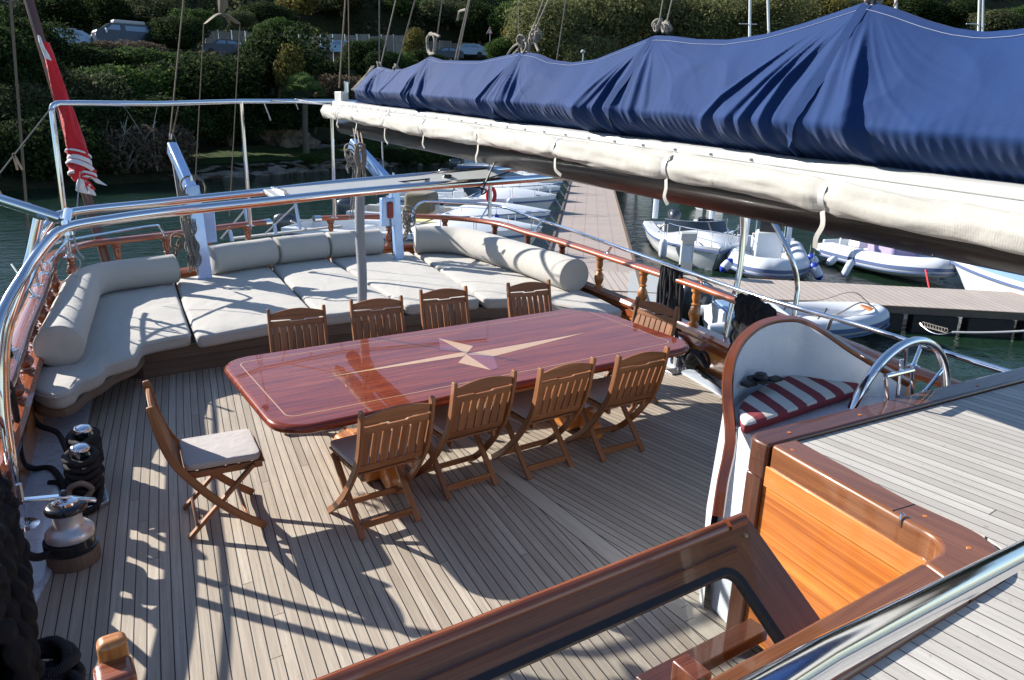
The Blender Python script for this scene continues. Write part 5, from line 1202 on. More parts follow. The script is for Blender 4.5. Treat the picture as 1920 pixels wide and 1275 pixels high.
b = MB(); b.tube(spline([c1+Vector((-.1, 0, .2)), at(108, 812, z=.15), at(70, 795, z=.14), at(46, 750, z=.38), at(28, 700, z=.66), at(14, 655, z=.88), at(-6, 640, z=.86)], 6), .021, 8)
b.tube(spline([c2+Vector((-.1, -.1, .1)), at(100, 880, z=.04), at(60, 878, z=.06), at(40, 860, z=.22), at(32, 790, z=.5), at(18, 725, z=.8), at(-5, 700, z=.82)], 6), .021, 8)
b.tube(spline([c2+Vector((.08, -.05, .15)), at(190, 900, z=.12), at(180, 950, z=.03), at(140, 958, z=.03), at(115, 910, z=.03), at(92, 905, z=.03)], 6), .021, 8)
tag(b.build('mooring_rope', 'ropeblack', None, smooth=70), 'black mooring rope led from the left bollards over the bulwark', 'rope')
b = MB(); b.tube(spline([c2+Vector((-.09+.0, -.10, .16)), c2+Vector((-.02, -.15, .2)), c2+Vector((.03, -.14, .14)), c2+Vector((-.02, -.13, .08)), c2+Vector((-.09, -.12, .10))], 5, True), .019, 8, closed=True)
tag(b.build('rope_tail', 'rope', None, smooth=70), 'grey lit rope tail curled on the front of the black winding', 'rope')
b = MB(); b.tube(spline([w0+Vector((-.10, -.09, .13)), at(66, 1045, z=.12), at(40, 1030, z=.2), at(12, 990, z=.42), at(-20, 950, z=.7)], 6), .024, 8)
for k in range(3): b.tube([w0+Vector((math.cos(t)*.134, math.sin(t)*.134, .115+.018*k)) for t in [PI*.6+PI*.9*i/14 for i in range(15)]], .010, 6)
tag(b.build('winch_rope', 'ropeblack', None, smooth=70), 'black rope leading off the winch to the left edge', 'rope')
# ------------------------------------------------------------------ hanging rope coils
def hangcoil(tops, drop, n, r, w, name, lab, mat='ropeblack', lump=.03, grp='black rope coils hanging on the rails', dirn=None):
    b = MB()
    for k in range(n):
        p = Vector(tops[0]).lerp(Vector(tops[1]), (k+.5)/n)+Vector((random.uniform(-1, 1)*w*.4, random.uniform(-.3, .3)*w, random.uniform(-.02, .03)))
        dr = drop*random.uniform(.72, 1.08); ww = w*random.uniform(.7, 1.25); ax = Vector((random.uniform(-.35, .35), 1, 0)).normalized() if dirn is None else (Vector(dirn)+Vector((random.uniform(-.3, .3), random.uniform(-.3, .3), 0))).normalized()
        pts = []
        for i in range(16):
            t = 2*PI*i/16; x = math.sin(t)*ww*(.55+.45*abs(math.sin(t/2))); z = -(1-math.cos(t))/2*dr
            pts.append(p+ax*x+Vector((random.uniform(-1, 1)*lump, random.uniform(-1, 1)*lump, z+random.uniform(-1, 1)*lump*.5)))
        b.tube(spline(pts, 4, True), r*random.uniform(.9, 1.1), 8, closed=True)
    return tag(b.build(name, mat, None, smooth=70), lab, 'rope coil', grp)
hangcoil((at(1242, 496, z=1.02), at(1278, 506, z=1.0)), .95, 11, .019, .05, 'rope_coil', 'smooth black rope coil in long strands over the rail behind the end chair', lump=.012)
# chunky braided mass: thick knobbly strands
def braided(tops, drop, n, r, w, lab, lump):
    b = MB()
    for k in range(n):
        p = Vector(tops[0]).lerp(Vector(tops[1]), (k+.5)/n); ww = w*random.uniform(.6, 1.1); f_ = 1-abs((k+.5)/n-.45)*.5; dr = drop*f_*random.uniform(.75, 1.05)
        pts = []
        for i in range(18):
            t = 2*PI*i/18; pts.append(p+Vector((math.sin(t)*ww*.8+random.uniform(-1, 1)*lump, math.sin(t)*ww*.6+random.uniform(-1, 1)*lump, -(1-math.cos(t))/2*dr+.06*f_+random.uniform(-1, 1)*lump)))
        S_ = spline(pts, 9, True); b.tube(S_, [r*(.62+.55*abs(math.sin(i*.42+k))) for i in range(len(S_))], 7, closed=True)
    return tag(b.build('rope_coil', 'ropeblack', None, smooth=70), lab, 'rope coil', 'black rope coils hanging on the rails')
braided((at(1385, 570, z=1.30), at(1448, 598, z=1.28)), 1.0, 15, .030, .075, 'shaggy black braided rope mass hanging on the guard rail behind the helm seat', .018)
braided((at(1380, 620, z=1.0), at(1400, 640, z=.95)), .75, 9, .026, .06, 'lower narrow tail of black braided rope beside the right arch leg', .015)
braided((Vector((-.32, 3.75, .98)), Vector((-.30, 2.75, .98))), .98, 24, .038, .10, 'big shaggy black rope mass hanging inside the left bulwark at the bottom left corner', .035)
b = MB()
for k in range(48):
    c = Vector((random.uniform(-.38, -.17), random.uniform(2.7, 3.5), random.uniform(.03, .14))); rr_ = random.uniform(.06, .15)
    if c.x > -.06 and c.y > 3.4: c.x -= .1
    b.tube(spline([c+Vector((math.cos(t)*rr_, math.sin(t)*rr_*1.2, random.uniform(-.02, .04))) for t in [2*PI*i/8 for i in range(8)]], 3, True), .025, 8, closed=True)
tag(b.build('rope_pile', 'ropeblack', None, smooth=70), 'heap of black rope on the deck in the bottom left corner under the hanging mass', 'rope pile')
# bollard and ropes by the right bulwark
b = MB()
for k in range(9):
    c = at(1278+k*4, 672, z=.1+.02*k); rr_ = .09
    b.tube(spline([c+Vector((math.cos(t)*rr_*.7, math.sin(t)*rr_*1.4, .06*math.sin(2*t+k))) for t in [2*PI*i/8 for i in range(8)]], 3, True), .018, 7, closed=True)
b.tube(spline([at(1290, 672, z=.1), at(1303, 690, z=.04), at(1320, 702, z=.04), at(1340, 716, z=.04), at(1366, 732, z=.04), at(1400, 748, z=.04)], 6), .024, 8)
b.tube(spline([at(1262, 560, z=.75), at(1264, 610, z=.5), at(1275, 650, z=.25), at(1290, 668, z=.12)], 6), .02, 8)
tag(b.build('mooring_rope', 'ropeblack', None, smooth=70), 'black rope piled by the oval fairlead and led along the right bulwark', 'rope')
bo2 = empty('mooring_bollard', at(1272, 690, z=0), 'low steel bollard half hidden under black rope at the right end of the table', 'bollard')
for dx in (-.02, .03):
    p = at(1275+dx*300, 690, z=0); MB().lathe([(.045, 0), (.045, .18), (.075, .2), (.06, .23), (.02, .235)], p, 18).build('post', 'chrome', bo2, smooth=60)
MB().box(at(1272, 694, z=0.012), (.3, .12, .024)).build('base_plate', 'satin', bo2, bevel=.004)
# ------------------------------------------------------------------ water, shore and hillside
WL = -1.7
wt = MB().grid([[Vector((x, y, WL)) for y in (-150, -30, 20, 60, 120, 400)] for x in (-250, -40, 0, 40, 100, 350)]).build('water', 'water'); tag(wt, kind='structure')
SA = Vector((-.5, 42.8)); ST = Vector((.927, .375)).normalized(); SN = Vector((-ST.y, ST.x))
def st(p): q = Vector((p[0], p[1]))-SA; return q.dot(SN), q.dot(ST)
def xy(s, t): q = SA+SN*s+ST*t; return q.x, q.y
def sm(a, b, x): x = min(1, max(0, (x-a)/(b-a))); return x*x*(3-2*x)
def hgt(s, t):
    s = s+.9*max(0, t-45)
    flat = sm(5, 11, t)
    bank = WL-.6+sm(-2.2, .5, s)*(1.15)       # low bank
    steep = WL-.6+sm(-2.5, 3, s)*2.4
    z = bank*flat+steep*(1-flat)
    lawnw = 9*flat*(1+.0*t)
    z += flat*sm(1, 8, s)*.25
    r0 = 2+lawnw
    z += sm(r0, 19+flat*2, s)*(6.6+max(0, t)*.018)*1.0
    hs_ = 27+8*sm(30, 60, t); z += hs_*(1-math.exp(-max(0, s-31)*(.5+.4*sm(30, 60, t))/hs_))
    z += noise.noise(Vector((s*.12, t*.12, 0)))*1.2*sm(3, 14, s)*(1-.9*(sm(17, 20, s)-sm(29, 32, s)))+noise.noise(Vector((s*.5, t*.5, 3)))*.25*sm(0, 3, s)*(1-.9*(sm(17, 20, s)-sm(29, 32, s)))
    return z
def gz(x, y): s, t = st((x, y)); return hgt(s, t)
def xys(s, t): return xy(s-.9*max(0, t-45), t)
def gv(s, t, dz): x, y = xys(s, t); return Vector((x, y, gz(x, y)+dz))
G = []
for t in list(range(-90, -20, 6))+list(np.arange(-20, 90, 1.5))+list(range(90, 240, 8)):
    G.append([Vector((*xy(s, t), hgt(s, t))) for s in [q_-.9*max(0, t-45) for q_ in list(np.arange(-3, 34, .8))+list(range(34, 130, 4))]])
tr = MB().grid(G, us=1, vs=1).build('hillside', 'ground', smooth=80); tag(tr, kind='structure')
# lawn along the low bank
G = [[gv(s, t, .05) for s in np.arange(.9, 9.0, .7)] for t in np.arange(9, 70, 1.2)]
lw = MB().grid(G).build('lawn', 'lawn', smooth=80); tag(lw, kind='structure')
G = [[gv(s, t, .09) for s in np.arange(7.2, 8.4, .3)] for t in np.arange(24, 70, 1.5)]
tag(MB().grid(G).build('footpath', 'asphalt', smooth=80), kind='structure')
G = [[gv(s, t, .06) for s in np.arange(20.5, 28.6, .8)] for t in np.arange(-40, 110, 2.)]
tag(MB().grid(G).build('road', 'asphalt', smooth=80), kind='structure')
def on_ground(px, d): r = ray(px, 300); k = d/math.hypot(r.x, r.y); x, y = r.x*k, r.y*k; return Vector((x, y, gz(x, y)))
# rocks
def rockobj(c, rad, lab, seed, grp='stones edging the far bank', cat='rock', name='rock'):
    bm = bmesh.new(); bmesh.ops.create_icosphere(bm, subdivisions=4 if rad > .8 else 2, radius=1)
    for v in bm.verts:
        n_ = v.co.normalized(); q = n_*1.3+Vector((seed*3.1, 0, 0)); k = 1+.55*noise.noise(q)+.18*noise.noise(q*2.7)+.06*noise.noise(q*7)
        cell = noise.cell(q*1.5)*.06; v.co = Vector((n_.x*k*1.25, n_.y*k, n_.z*k*.85))*rad*(1+cell)
    me = bpy.data.meshes.new(name); bm.to_mesh(me); bm.free(); me.materials.append(M['rock']); me.polygons.foreach_set('use_smooth', [True]*len(me.polygons)); me.set_sharp_from_angle(angle=R(28))
    o = bpy.data.objects.new(name, me); COL.objects.link(o); o.location = c; ORG[o.name] = Vector(c); return tag(o, lab, cat, grp)
p = at(545, 277, z=-.85); print('boulder', p, st(p))
rockobj(Vector((p.x, p.y, gz(p.x, p.y)+.8)), 1.45, 'single big brown boulder on the lawn of the far bank', 4.2, None, 'boulder', 'boulder')
protos = [rockobj(Vector((0, 0, -30)), .5, 'x', k+.3) for k in range(4)]
b_i = 0
for t in np.arange(8.5, 34, .62):
    for k in range(2):
        s_ = -.9+k*.8+random.uniform(-.3, .3); x, y = xy(s_, t+random.uniform(-.3, .3)); o = protos[b_i % 4].copy() if b_i >= 4 else protos[b_i]; 
        if b_i >= 4: COL.objects.link(o)
        b_i += 1; o.location = (x, y, max(WL, gz(x, y))+.05); o.rotation_euler = (random.uniform(-.3, .3), random.uniform(-.3, .3), random.uniform(0, 6)); sc_ = random.uniform(.55, 1.25)*(1 if k == 0 else .6); o.scale = (sc_*1.4, sc_*1.2, sc_*.38)
        tag(o, 'flat grey-brown stone in the row edging the far bank by the water', 'rock', 'stones edging the far bank')
# ------------------------------------------------------------------ vegetation
def crownmesh(name, mat, n, seed, lumps=9, size=.13, flat=.75, hollow=.72):
    """unit crown: leaf quads spread over a cluster of lumps, with a dark twiggy core"""
    g = np.random.default_rng(seed); C = []; Rd = []
    for i in range(lumps):
        a = g.uniform(0, 2*PI); r_ = g.uniform(.15, .62); z = g.uniform(.15, .8)*flat; C.append((math.cos(a)*r_, math.sin(a)*r_, z)); Rd.append(g.uniform(.26, .46))
    C.append((0, 0, .45*flat)); Rd.append(.55)
    C = np.array(C); Rd = np.array(Rd); k = g.choice(len(C), n, p=Rd**2/np.sum(Rd**2)); d = g.normal(size=(n, 3)); d /= np.linalg.norm(d, axis=1)[:, None]
    fz = .5+.5*np.array([noise.noise(Vector(tuple(C[i]*2+q*2.5))) for i, q in zip(k, d)])
    rad = Rd[k]*(hollow+(1-hollow)*g.random(n)**.5+.22*(fz-.5)+.10*g.random(n)**6*3)
    P = C[k]+d*rad[:, None]*np.array([1, 1, .85]); keep = (P[:, 2] > -.02)&(fz > .30); P = P[keep]; d = d[keep]
    V, F = leafmesh(P, d+np.array([0, 0, .3]), size, seed)
    return rawmesh(name, V, F, mat)
PR = {}
def proto(kind):
    if kind in PR: return PR[kind]
    spec = {'dark': ('leaf_dark', 17000, 12, .034, .85), 'mid': ('leaf_mid', 15000, 11, .035, .8), 'olive': ('leaf_olive', 14000, 11, .033, .85), 'brown': ('leaf_brown', 4500, 8, .045, .8), 'yellow': ('leaf_yellow', 4200, 7, .055, 1.0), 'tree': ('leaf_euc', 19000, 18, .026, 1.1)}[kind]
    out = []
    for v in range(3):
        me = crownmesh('foliage', spec[0], spec[1], hash(kind) % 1000*0+{'dark': 11, 'mid': 22, 'olive': 33, 'brown': 44, 'yellow': 55, 'tree': 66}[kind]+v, spec[2], spec[3], spec[4])
        b = MB()
        g = random.Random(v+5)
        for q in range(6):
            a = g.uniform(0, 6.28); e = Vector((math.cos(a)*g.uniform(.2, .5), math.sin(a)*g.uniform(.2, .5), g.uniform(.35, .6))); b.tube(spline([Vector((0, 0, -.25)), Vector((e.x*.3, e.y*.3, e.z*.4)), e], 3), [.035-.003*i for i in range(7)], 6)
        st_ = b.build('stem', 'bark', None, local=True); sm_ = st_.data; bpy.data.objects.remove(st_); out.append((me, sm_))
    PR[kind] = out; return out
LAB = {'dark': 'dark green mastic bush', 'mid': 'fresh green bush', 'olive': 'olive-grey bush', 'brown': 'dry brown twiggy bush', 'yellow': 'yellowing open shrub', 'tree': 'olive-green eucalyptus tree'}
NB = [0]
def bush(px, py, wpx, hpx, d, kind, where):
    """px,py: pixel of the centre of the base; d: horizontal distance"""
    p = at(px, py, d=d); dep_ = (p-EYE).dot(FW); w = wpx/FPX*dep_; h = hpx/FPX*dep_
    g = gz(p.x, p.y); z = p.z
    nm = {'tree': 'broadleaf_tree'}.get(kind, 'bush'); NB[0] += 1
    t = empty(nm, (p.x, p.y, min(z, g+.1)), '%s %s' % (LAB[kind], where), 'tree' if kind == 'tree' else 'bush', 'trees on the hillside' if kind == 'tree' else 'bushes on the far bank')
    v = proto(kind)[NB[0] % 3]; o = bpy.data.objects.new('crown' if kind == 'tree' else 'foliage', v[0]); COL.objects.link(o); o.parent = t
    o.scale = (w*.60, w*.60, h*.92); o.rotation_euler.z = NB[0]*1.7; o.location.z = max(0, z-t.location.z)
    s2 = bpy.data.objects.new('trunk' if kind == 'tree' else 'stem', v[1]); COL.objects.link(s2); s2.parent = t; s2.scale = (w*.55, w*.55, h*.9); s2.location.z = o.location.z
    return t
BU = [(640, 20, 120, 45, 98, 'olive', 'pale one high on the slope above the reed screen'), (760, 30, 110, 45, 100, 'mid', 'high on the slope above the rusty round one'), (840, 45, 110, 50, 98, 'olive', 'high on the slope left of the warning sign'), (560, 28, 100, 45, 96, 'yellow', 'high on the slope right of the sling'), (1640, 30, 80, 40, 104, 'yellow', 'sunlit one behind the tallest cover peak'), # px, base py, width px, height px, distance, kind, place
 (25, 190, 190, 165, 52, 'dark', 'at the far left edge above the clothes line'), (60, 118, 130, 95, 60, 'dark', 'at the left edge behind the flagstaff top'), (40, 245, 150, 90, 48, 'olive', 'low at the left edge behind the tan line'),
 (60, 330, 190, 130, 44.6, 'dark', 'overhanging the water at the far left'), (150, 322, 150, 110, 45.2, 'dark', 'overhanging the water behind the knotted flag'), (90, 260, 130, 80, 48, 'mid', 'bright one behind the corner of the stern frame'),
 (235, 320, 150, 100, 45.5, 'brown', 'dry tangle at the water right of the flag'), (300, 318, 130, 100, 46.4, 'brown', 'dry tangle at the water left of the left davit'), (210, 268, 190, 90, 48.5, 'dark', 'shaded one behind the stern frame, right of the flag'), (310, 262, 190, 95, 50, 'dark', 'shaded one above the left davit'),
 (145, 205, 130, 85, 53, 'mid', 'bright one just right of the red flag'), (175, 225, 150, 90, 51, 'olive', 'grey-green one right of the flag above the steel tube'), (250, 210, 170, 95, 53, 'mid', 'green one in the middle of the left slope'), (335, 205, 180, 100, 55, 'dark', 'broad one in the middle of the left slope'), (430, 215, 180, 105, 56, 'dark', 'broad one below the dark parked car'),
 (395, 150, 210, 60, 60, 'dark', 'flat-topped one just below the dark parked car'), (300, 150, 170, 62, 59, 'mid', 'just below the roof-box van'), (215, 150, 150, 62, 58, 'dark', 'below the dry shrubs by the van'), (140, 150, 130, 68, 58, 'dark', 'below the silver parked car'), 
 (215, 105, 80, 32, 62, 'brown', 'dry one in front of the roof-box van'), (265, 106, 90, 34, 62, 'brown', 'dry one right in front of the van rear'), (155, 105, 90, 30, 62, 'dark', 'small one in front of the silver car'), (180, 125, 110, 40, 60, 'mid', 'small one under the silver car'),
 (335, 90, 110, 65, 70, 'dark', 'round one just right of the roof-box van'), (375, 60, 90, 45, 76, 'mid', 'behind the sling, upper row'), (290, 38, 100, 50, 84, 'olive', 'pale round one above the roof-box van'), (120, 45, 130, 60, 84, 'dark', 'above the silver car'), (220, 45, 120, 60, 86, 'dark', 'large dark one above the van'),
 (520, 160, 170, 115, 60, 'dark', 'tall rounded one right of the motorbike'), (470, 175, 130, 70, 58, 'dark', 'below the reed screen on the left'), (600, 160, 110, 60, 66, 'dark', 'left of the boom end below the reed screen'), (545, 165, 75, 75, 57, 'yellow', 'the open yellow one above the palm'), (520, 75, 90, 45, 72, 'mid', 'in front of the reed screen'), (505, 40, 110, 42, 86, 'dark', 'above the reed screen on the left'), (455, 50, 60, 30, 80, 'olive', 'pale one above the motorbike'),
 (500, 240, 150, 70, 58, 'dark', 'in the shade behind the boulder on the left'), (590, 235, 140, 65, 60, 'dark', 'in the shade behind the palm'), (430, 255, 130, 80, 56, 'dark', 'in the shade above the low bank'), (640, 190, 90, 60, 62, 'brown', 'dry one behind the boom end'), (680, 230, 110, 60, 64, 'dark', 'under the boom end'), (610, 192, 60, 32, 63, 'brown', 'dry one right of the palm'),
 (680, 130, 85, 62, 66, 'dark', 'right of the pale fence car behind the boom ropes'), (710, 150, 90, 60, 64, 'dark', 'just above the aft tip of the sail cover'), (775, 112, 60, 55, 70, 'yellow', 'the rusty round one behind the cover ropes'), (740, 140, 90, 50, 66, 'mid', 'between the aft cover ropes'), (800, 125, 80, 35, 68, 'dark', 'behind the second cover peak'),
 (940, 110, 90, 40, 78, 'mid', 'at the right end of the reed screen'), (900, 75, 90, 75, 95, 'dark', 'tall one above the right end of the reed screen'), (960, 70, 100, 72, 92, 'mid', 'bright one left of the eucalyptus group'), (985, 100, 90, 70, 80, 'yellow', 'pale yellow-green one at the left foot of the eucalyptus group'),
 (1040, 120, 190, 125, 78, 'tree', 'leftmost of the group behind the sail cover'), (1140, 110, 200, 125, 80, 'tree', 'tallest of the group behind the fourth peak rope'), (1230, 90, 160, 100, 84, 'tree', 'behind the fourth cover peak'), (1320, 90, 170, 100, 82, 'tree', 'between the far masts'), (1430, 75, 170, 85, 84, 'tree', 'right of the far masts'), (1095, 140, 120, 75, 74, 'tree', 'low in front of the eucalyptus group'),
 (1530, 50, 110, 60, 92, 'yellow', 'sunlit one left of the tallest cover peak'), (1590, 40, 90, 45, 98, 'olive', 'just left of the tallest cover peak'), (1700, 45, 120, 60, 110, 'dark', 'right of the tallest cover peak'), (1770, 55, 120, 55, 112, 'dark', 'left of the far right masts'), (1870, 60, 120, 45, 105, 'olive', 'pale one at the top right corner'), (1900, 40, 90, 30, 115, 'mid', 'in the very top right corner'),
 (690, 293, 70, 40, 57, 'mid', 'low one on the bank under the boom'), (745, 308, 90, 34, 58, 'dark', 'trimmed one at the water by the park lawn'), (800, 308, 100, 36, 60, 'mid', 'trimmed one at the water left of the motorboats'), (850, 304, 80, 32, 62, 'dark', 'trimmed one at the end of the bank near the motorboats'), (585, 306, 50, 22, 51, 'mid', 'small bright one among the bank stones'), (700, 250, 80, 45, 66, 'mid', 'green one glimpsed under the boom end')]
for a in BU: bush(*a)
for a in ((-60, 322, 160, 120, 44, 'dark', 'beyond the left edge at the water'), (-200, 330, 180, 130, 44, 'mid', 'beyond the left edge at the water, second one'), (-360, 340, 200, 140, 44, 'dark', 'beyond the left edge at the water, third one'), (-90, 240, 180, 110, 50, 'dark', 'beyond the left edge on the slope'), (-260, 240, 190, 110, 52, 'olive', 'beyond the left edge on the slope, second one'), (-130, 150, 160, 90, 60, 'mid', 'beyond the left edge near the road')): bush(*a)
# clumped scrub on the hill and along the slopes, too many to count
g = np.random.default_rng(3); cp = []
for _ in range(7500):
    s_ = g.uniform(29, 118) if g.random() < .75 else g.uniform(2, 20); t_ = g.uniform(-38, 150); s_ -= .9*max(0, t_-45)
    if 2 < s_ < 9.5 and t_ > 8: continue
    x, y = xy(s_, t_); cp.append((x, y, hgt(s_, t_), g.uniform(.7, 1.9) if s_+.9*max(0, t_-45) > 29 else g.uniform(.5, 1.1)))
for mt_, sd_, frac in (('leaf_dark', 1, .5), ('leaf_olive', 2, .27), ('leaf_brown', 3, .23)):
    sel = [c_ for i, c_ in enumerate(cp) if (i*7+sd_*13) % 100 < frac*100 and (sd_ == 1 or (i*7) % 100 > 40)]
    gg = np.random.default_rng(sd_*9); PP = []; DD = []
    for (x, y, z, r_) in sel:
        n_ = 60; d = gg.normal(size=(n_, 3)); d[:, 2] = np.abs(d[:, 2]); d /= np.linalg.norm(d, axis=1)[:, None]; PP.append(np.array([x, y, z])+d*np.array([1, 1, .8])*r_*(.75+.35*gg.random((n_, 1)))); DD.append(d)
    V, F = leafmesh(np.concatenate(PP), np.concatenate(DD), .20, sd_); me = rawmesh('hillside_scrub', V, F, mt_); o = bpy.data.objects.new('hillside_scrub', me); COL.objects.link(o); tag(o, kind='stuff')
# small palm
pp = at(573, 262, d=55); pm = empty('palm_tree', (pp.x, pp.y, gz(pp.x, pp.y)), 'small fan palm with a pale sunlit crown behind the boulder', 'palm')
PH = 4.0; b0 = Vector((pp.x, pp.y, gz(pp.x, pp.y))); MB().tube([b0, b0+Vector((0, 0, PH*.5)), b0+Vector((.1, 0, PH))], [.26, .2, .2], 10).build('trunk', 'bark', pm)
V = []; F = []
for k in range(46):
    a = random.uniform(0, 6.28); el = random.uniform(-.2, 1.45); d = Vector((math.cos(a)*math.cos(el), math.sin(a)*math.cos(el), math.sin(el))); c = b0+Vector((.1, 0, PH)); L_ = random.uniform(.95, 1.2); hub = c+d*L_*.8
    sx = d.cross(Vector((0, 0, 1))).normalized(); u = sx.cross(d)
    for q in range(15):
        f_ = (q-7)/7*1.2; dd = (d*math.cos(f_)+sx*math.sin(f_)).normalized(); tip_ = hub+dd*.9-Vector((0, 0, .12*abs(f_)+.1)); w_ = dd.cross(u).normalized()*.05; k0 = len(V); V += [hub-w_*.4, hub+w_*.4, hub.lerp(tip_, .6)+w_, tip_, hub.lerp(tip_, .6)-w_]; F.append([k0+i for i in range(5)])
me = bpy.data.meshes.new('crown'); me.from_pydata([tuple(v-b0) for v in V], [], F); me.materials.append(M['leaf_palm']); o = bpy.data.objects.new('crown', me); COL.objects.link(o); o.parent = pm
# bare branches over the water
b = MB()
for k in range(16):
    p0 = at(random.uniform(180, 330), random.uniform(300, 322), d=45); p1 = p0+Vector((random.uniform(-1.6, 1.6), random.uniform(-.5, .5), random.uniform(1.2, 3.4))); b.tube(spline([p0, p0.lerp(p1, .5)+Vector((random.uniform(-.5, .5), 0, random.uniform(-.2, .3))), p1], 4), [.035-.003*i for i in range(9)], 5)
M['deadwood'] = plain('bleached_dead_branches', (.30, .27, .24), .9); tag(b.build('dead_branches', 'deadwood', None), 'bleached dead branches sticking out of the shaded bank left of the left davit', 'branches')
# ------------------------------------------------------------------ reed screen, cars, sign
s0f = 29.2
def fencerun(pxs, d0, d1, hpx0, hpx1, n, lab):
    t = empty('reed_fence', at(pxs[0], 70, d=d0), lab, 'fence')
    for i in range(n):
        f0, f1 = i/n, (i+1)/n; x0 = pxs[0]+(pxs[1]-pxs[0])*f0; x1 = pxs[0]+(pxs[1]-pxs[0])*f1; y0, y1 = hpx0[0]+(hpx1[0]-hpx0[0])*f0, hpx0[0]+(hpx1[0]-hpx0[0])*f1
        a = at(x0, y0, d=d0+(d1-d0)*f0); c = at(x1, y1, d=d0+(d1-d0)*f1); jit = random.uniform(-.12, .12); h_ = 2.5
        MB().beam(a+Vector((0, 0, -h_/2+jit)), c+Vector((0, 0, -h_/2+jit)), .06, h_).build('screen_panel', 'reed', t); MB().box(a+Vector((0, -.06, -h_/2)), (.07, .07, h_+.2)).build('post', 'satin', t)
fencerun((383, 610), 84, 88, (56,), (68,), 9, 'pale reed screen behind the dark car and motorbike, above the left slope')
fencerun((600, 760), 86, 90, (66,), (66,), 7, 'pale reed screen behind the pale car, above the boom end')
fencerun((760, 930), 92, 98, (74,), (84,), 8, 'greyish reed screen behind the ropes, left of the warning sign')
def car(px, py, d, L_, H_, paint, rot, name, lab, kind='hatch'):
    p = at(px, py, d=d); t = empty(name, p, lab, 'car' if kind != 'van' else 'van', 'cars parked on the road above the bank')
    vdir = Vector((p.x, p.y, 0)).normalized(); side = Vector((vdir.y, -vdir.x, 0)); m_ = Matrix.Rotation(rot, 3, 'Z'); X = m_ @ side; Y = Vector((-X.y, X.x, 0)); mt = Matrix((X, Y, Vector((0, 0, 1)))).transposed().to_4x4(); mt.translation = p
    Wd = 1.75
    if kind == 'van': prof = [(-.5, .25), (-.5, .62), (-.47, .72), (-.36, .80), (-.26, 1.0), (.38, 1.0), (.46, .95), (.5, .6), (.5, .25)]; roof = [(-.33, .82), (-.245, .965), (.36, .965), (.43, .90), (.44, .70), (-.37, .70)]
    else: prof = [(-.5, .25), (-.5, .52), (-.46, .60), (-.27, .68), (-.12, .97), (.08, 1.0), (.30, .97), (.44, .72), (.5, .62), (.5, .25)]; roof = [(-.235, .70), (-.105, .94), (.08, .965), (.28, .94), (.38, .74), (.38, .68)]
    b = MB(); n = len(prof)
    for yy in (-1, -.86, .86, 1):
        for (x, z) in prof:
            tum = 1-.22*max(0, (z-.6)/.4); k_ = 1 if abs(yy) < .9 else 1.; zz = z if abs(yy) < .9 else (z-.02*(z > .9)); b.v.append(mt @ Vector((x*L_*(1 if abs(yy) < .9 else .985), yy*Wd/2*tum, zz*H_)))
    for j in range(3):
        for i in range(n): q = (i+1) % n; b.face([j*n+i, j*n+q, (j+1)*n+q, (j+1)*n+i], [(0, 0)]*4)
    b.face(list(range(n)), [(0, 0)]*n); b.face([3*n+i for i in range(n)][::-1], [(0, 0)]*n); b.build('body', paint, t, bevel=.05, seg=3)
    WL_ = ([[(-.33, .74), (-.24, .93), (-.12, .93), (-.12, .74)], [(-.04, .74), (-.04, .93), (.30, .93), (.33, .74)]] if kind == 'van' else [[(-.20, .72), (-.10, .91), (.03, .93), (.03, .72)], [(.07, .72), (.07, .93), (.22, .91), (.32, .74)]])
    for sgn in (-1, 1):
        for r4 in WL_:
            b = MB(); wn_ = []
            for (x, z) in r4:
                tum = 1-.22*max(0, (z-.6)/.4); wn_.append(mt @ Vector((x*L_, sgn*(Wd/2*tum+.02), z*H_)))
            b.v += wn_; b.face(list(range(len(wn_))), [(0, 0)]*len(wn_)); b.build('side_window', 'carwindow', t, smooth=0)
        for xw in (-.31, .31): c = mt @ Vector((xw*L_, sgn*(Wd/2-.09), .33)); MB().lathe([(.2, -.1), (.32, -.1), (.33, 0), (.32, .1), (.2, .1)], c, 18, (m_ @ Matrix.Rotation(math.atan2(side.y, side.x), 3, 'Z')) @ Matrix.Rotation(R(90), 3, 'X')).build('wheel', 'black', t)
    a0, a1 = (prof[3], prof[4]); q = [mt @ Vector((a0[0]*L_-.03, s_*Wd/2*.84, a0[1]*H_+.03)) for s_ in (-1, 1)]+[mt @ Vector((a1[0]*L_-.05, s_*Wd/2*.74, a1[1]*H_-.03)) for s_ in (1, -1)]
    b = MB(); b.v += q; b.face([0, 1, 2, 3], [(0, 0)]*4); b.build('windscreen', 'carwindow', t, smooth=0)
    for yy in (-.75, .75): MB().box(mt @ Vector((-.5*L_-.01, yy*Wd/2, .52*H_)), (.06, .25, .14), mt.to_3x3()).build('headlight', 'boatwhite', t, bevel=.02)
    return t, mt
t, mt = car(240, 96, 70, 4.6, 1.95, 'carblue', R(14), 'parked_van', 'dark blue van with a grey roof box parked on the road at the top left', 'van')
MB().box(mt @ Vector((.25, 0, 2.08)), (2.3, 1.0, .28), mt.to_3x3()).build('roof_box', 'lightgrey', t, bevel=.1, seg=3); MB().box(mt @ Vector((-1.62, -1.05, 1.35)), (.12, .22, .34), mt.to_3x3()).build('wing_mirror', 'boatwhite', t, bevel=.03)
t, mt = car(122, 93, 71, 4.1, 1.45, 'carsilver', R(8), 'parked_car', 'silver-blue car with pale roof bars parked behind bushes left of the van')
for yy in (-.5, .5): MB().beam(mt @ Vector((-.75, yy, 1.5)), mt @ Vector((.9, yy, 1.52)), .05, .05).build('roof_bar', 'lightgrey', t)
car(420, 106, 80, 4.0, 1.5, 'cargrey', R(10), 'parked_car', 'dark grey hatchback parked in front of the reed screen, right of the sling')
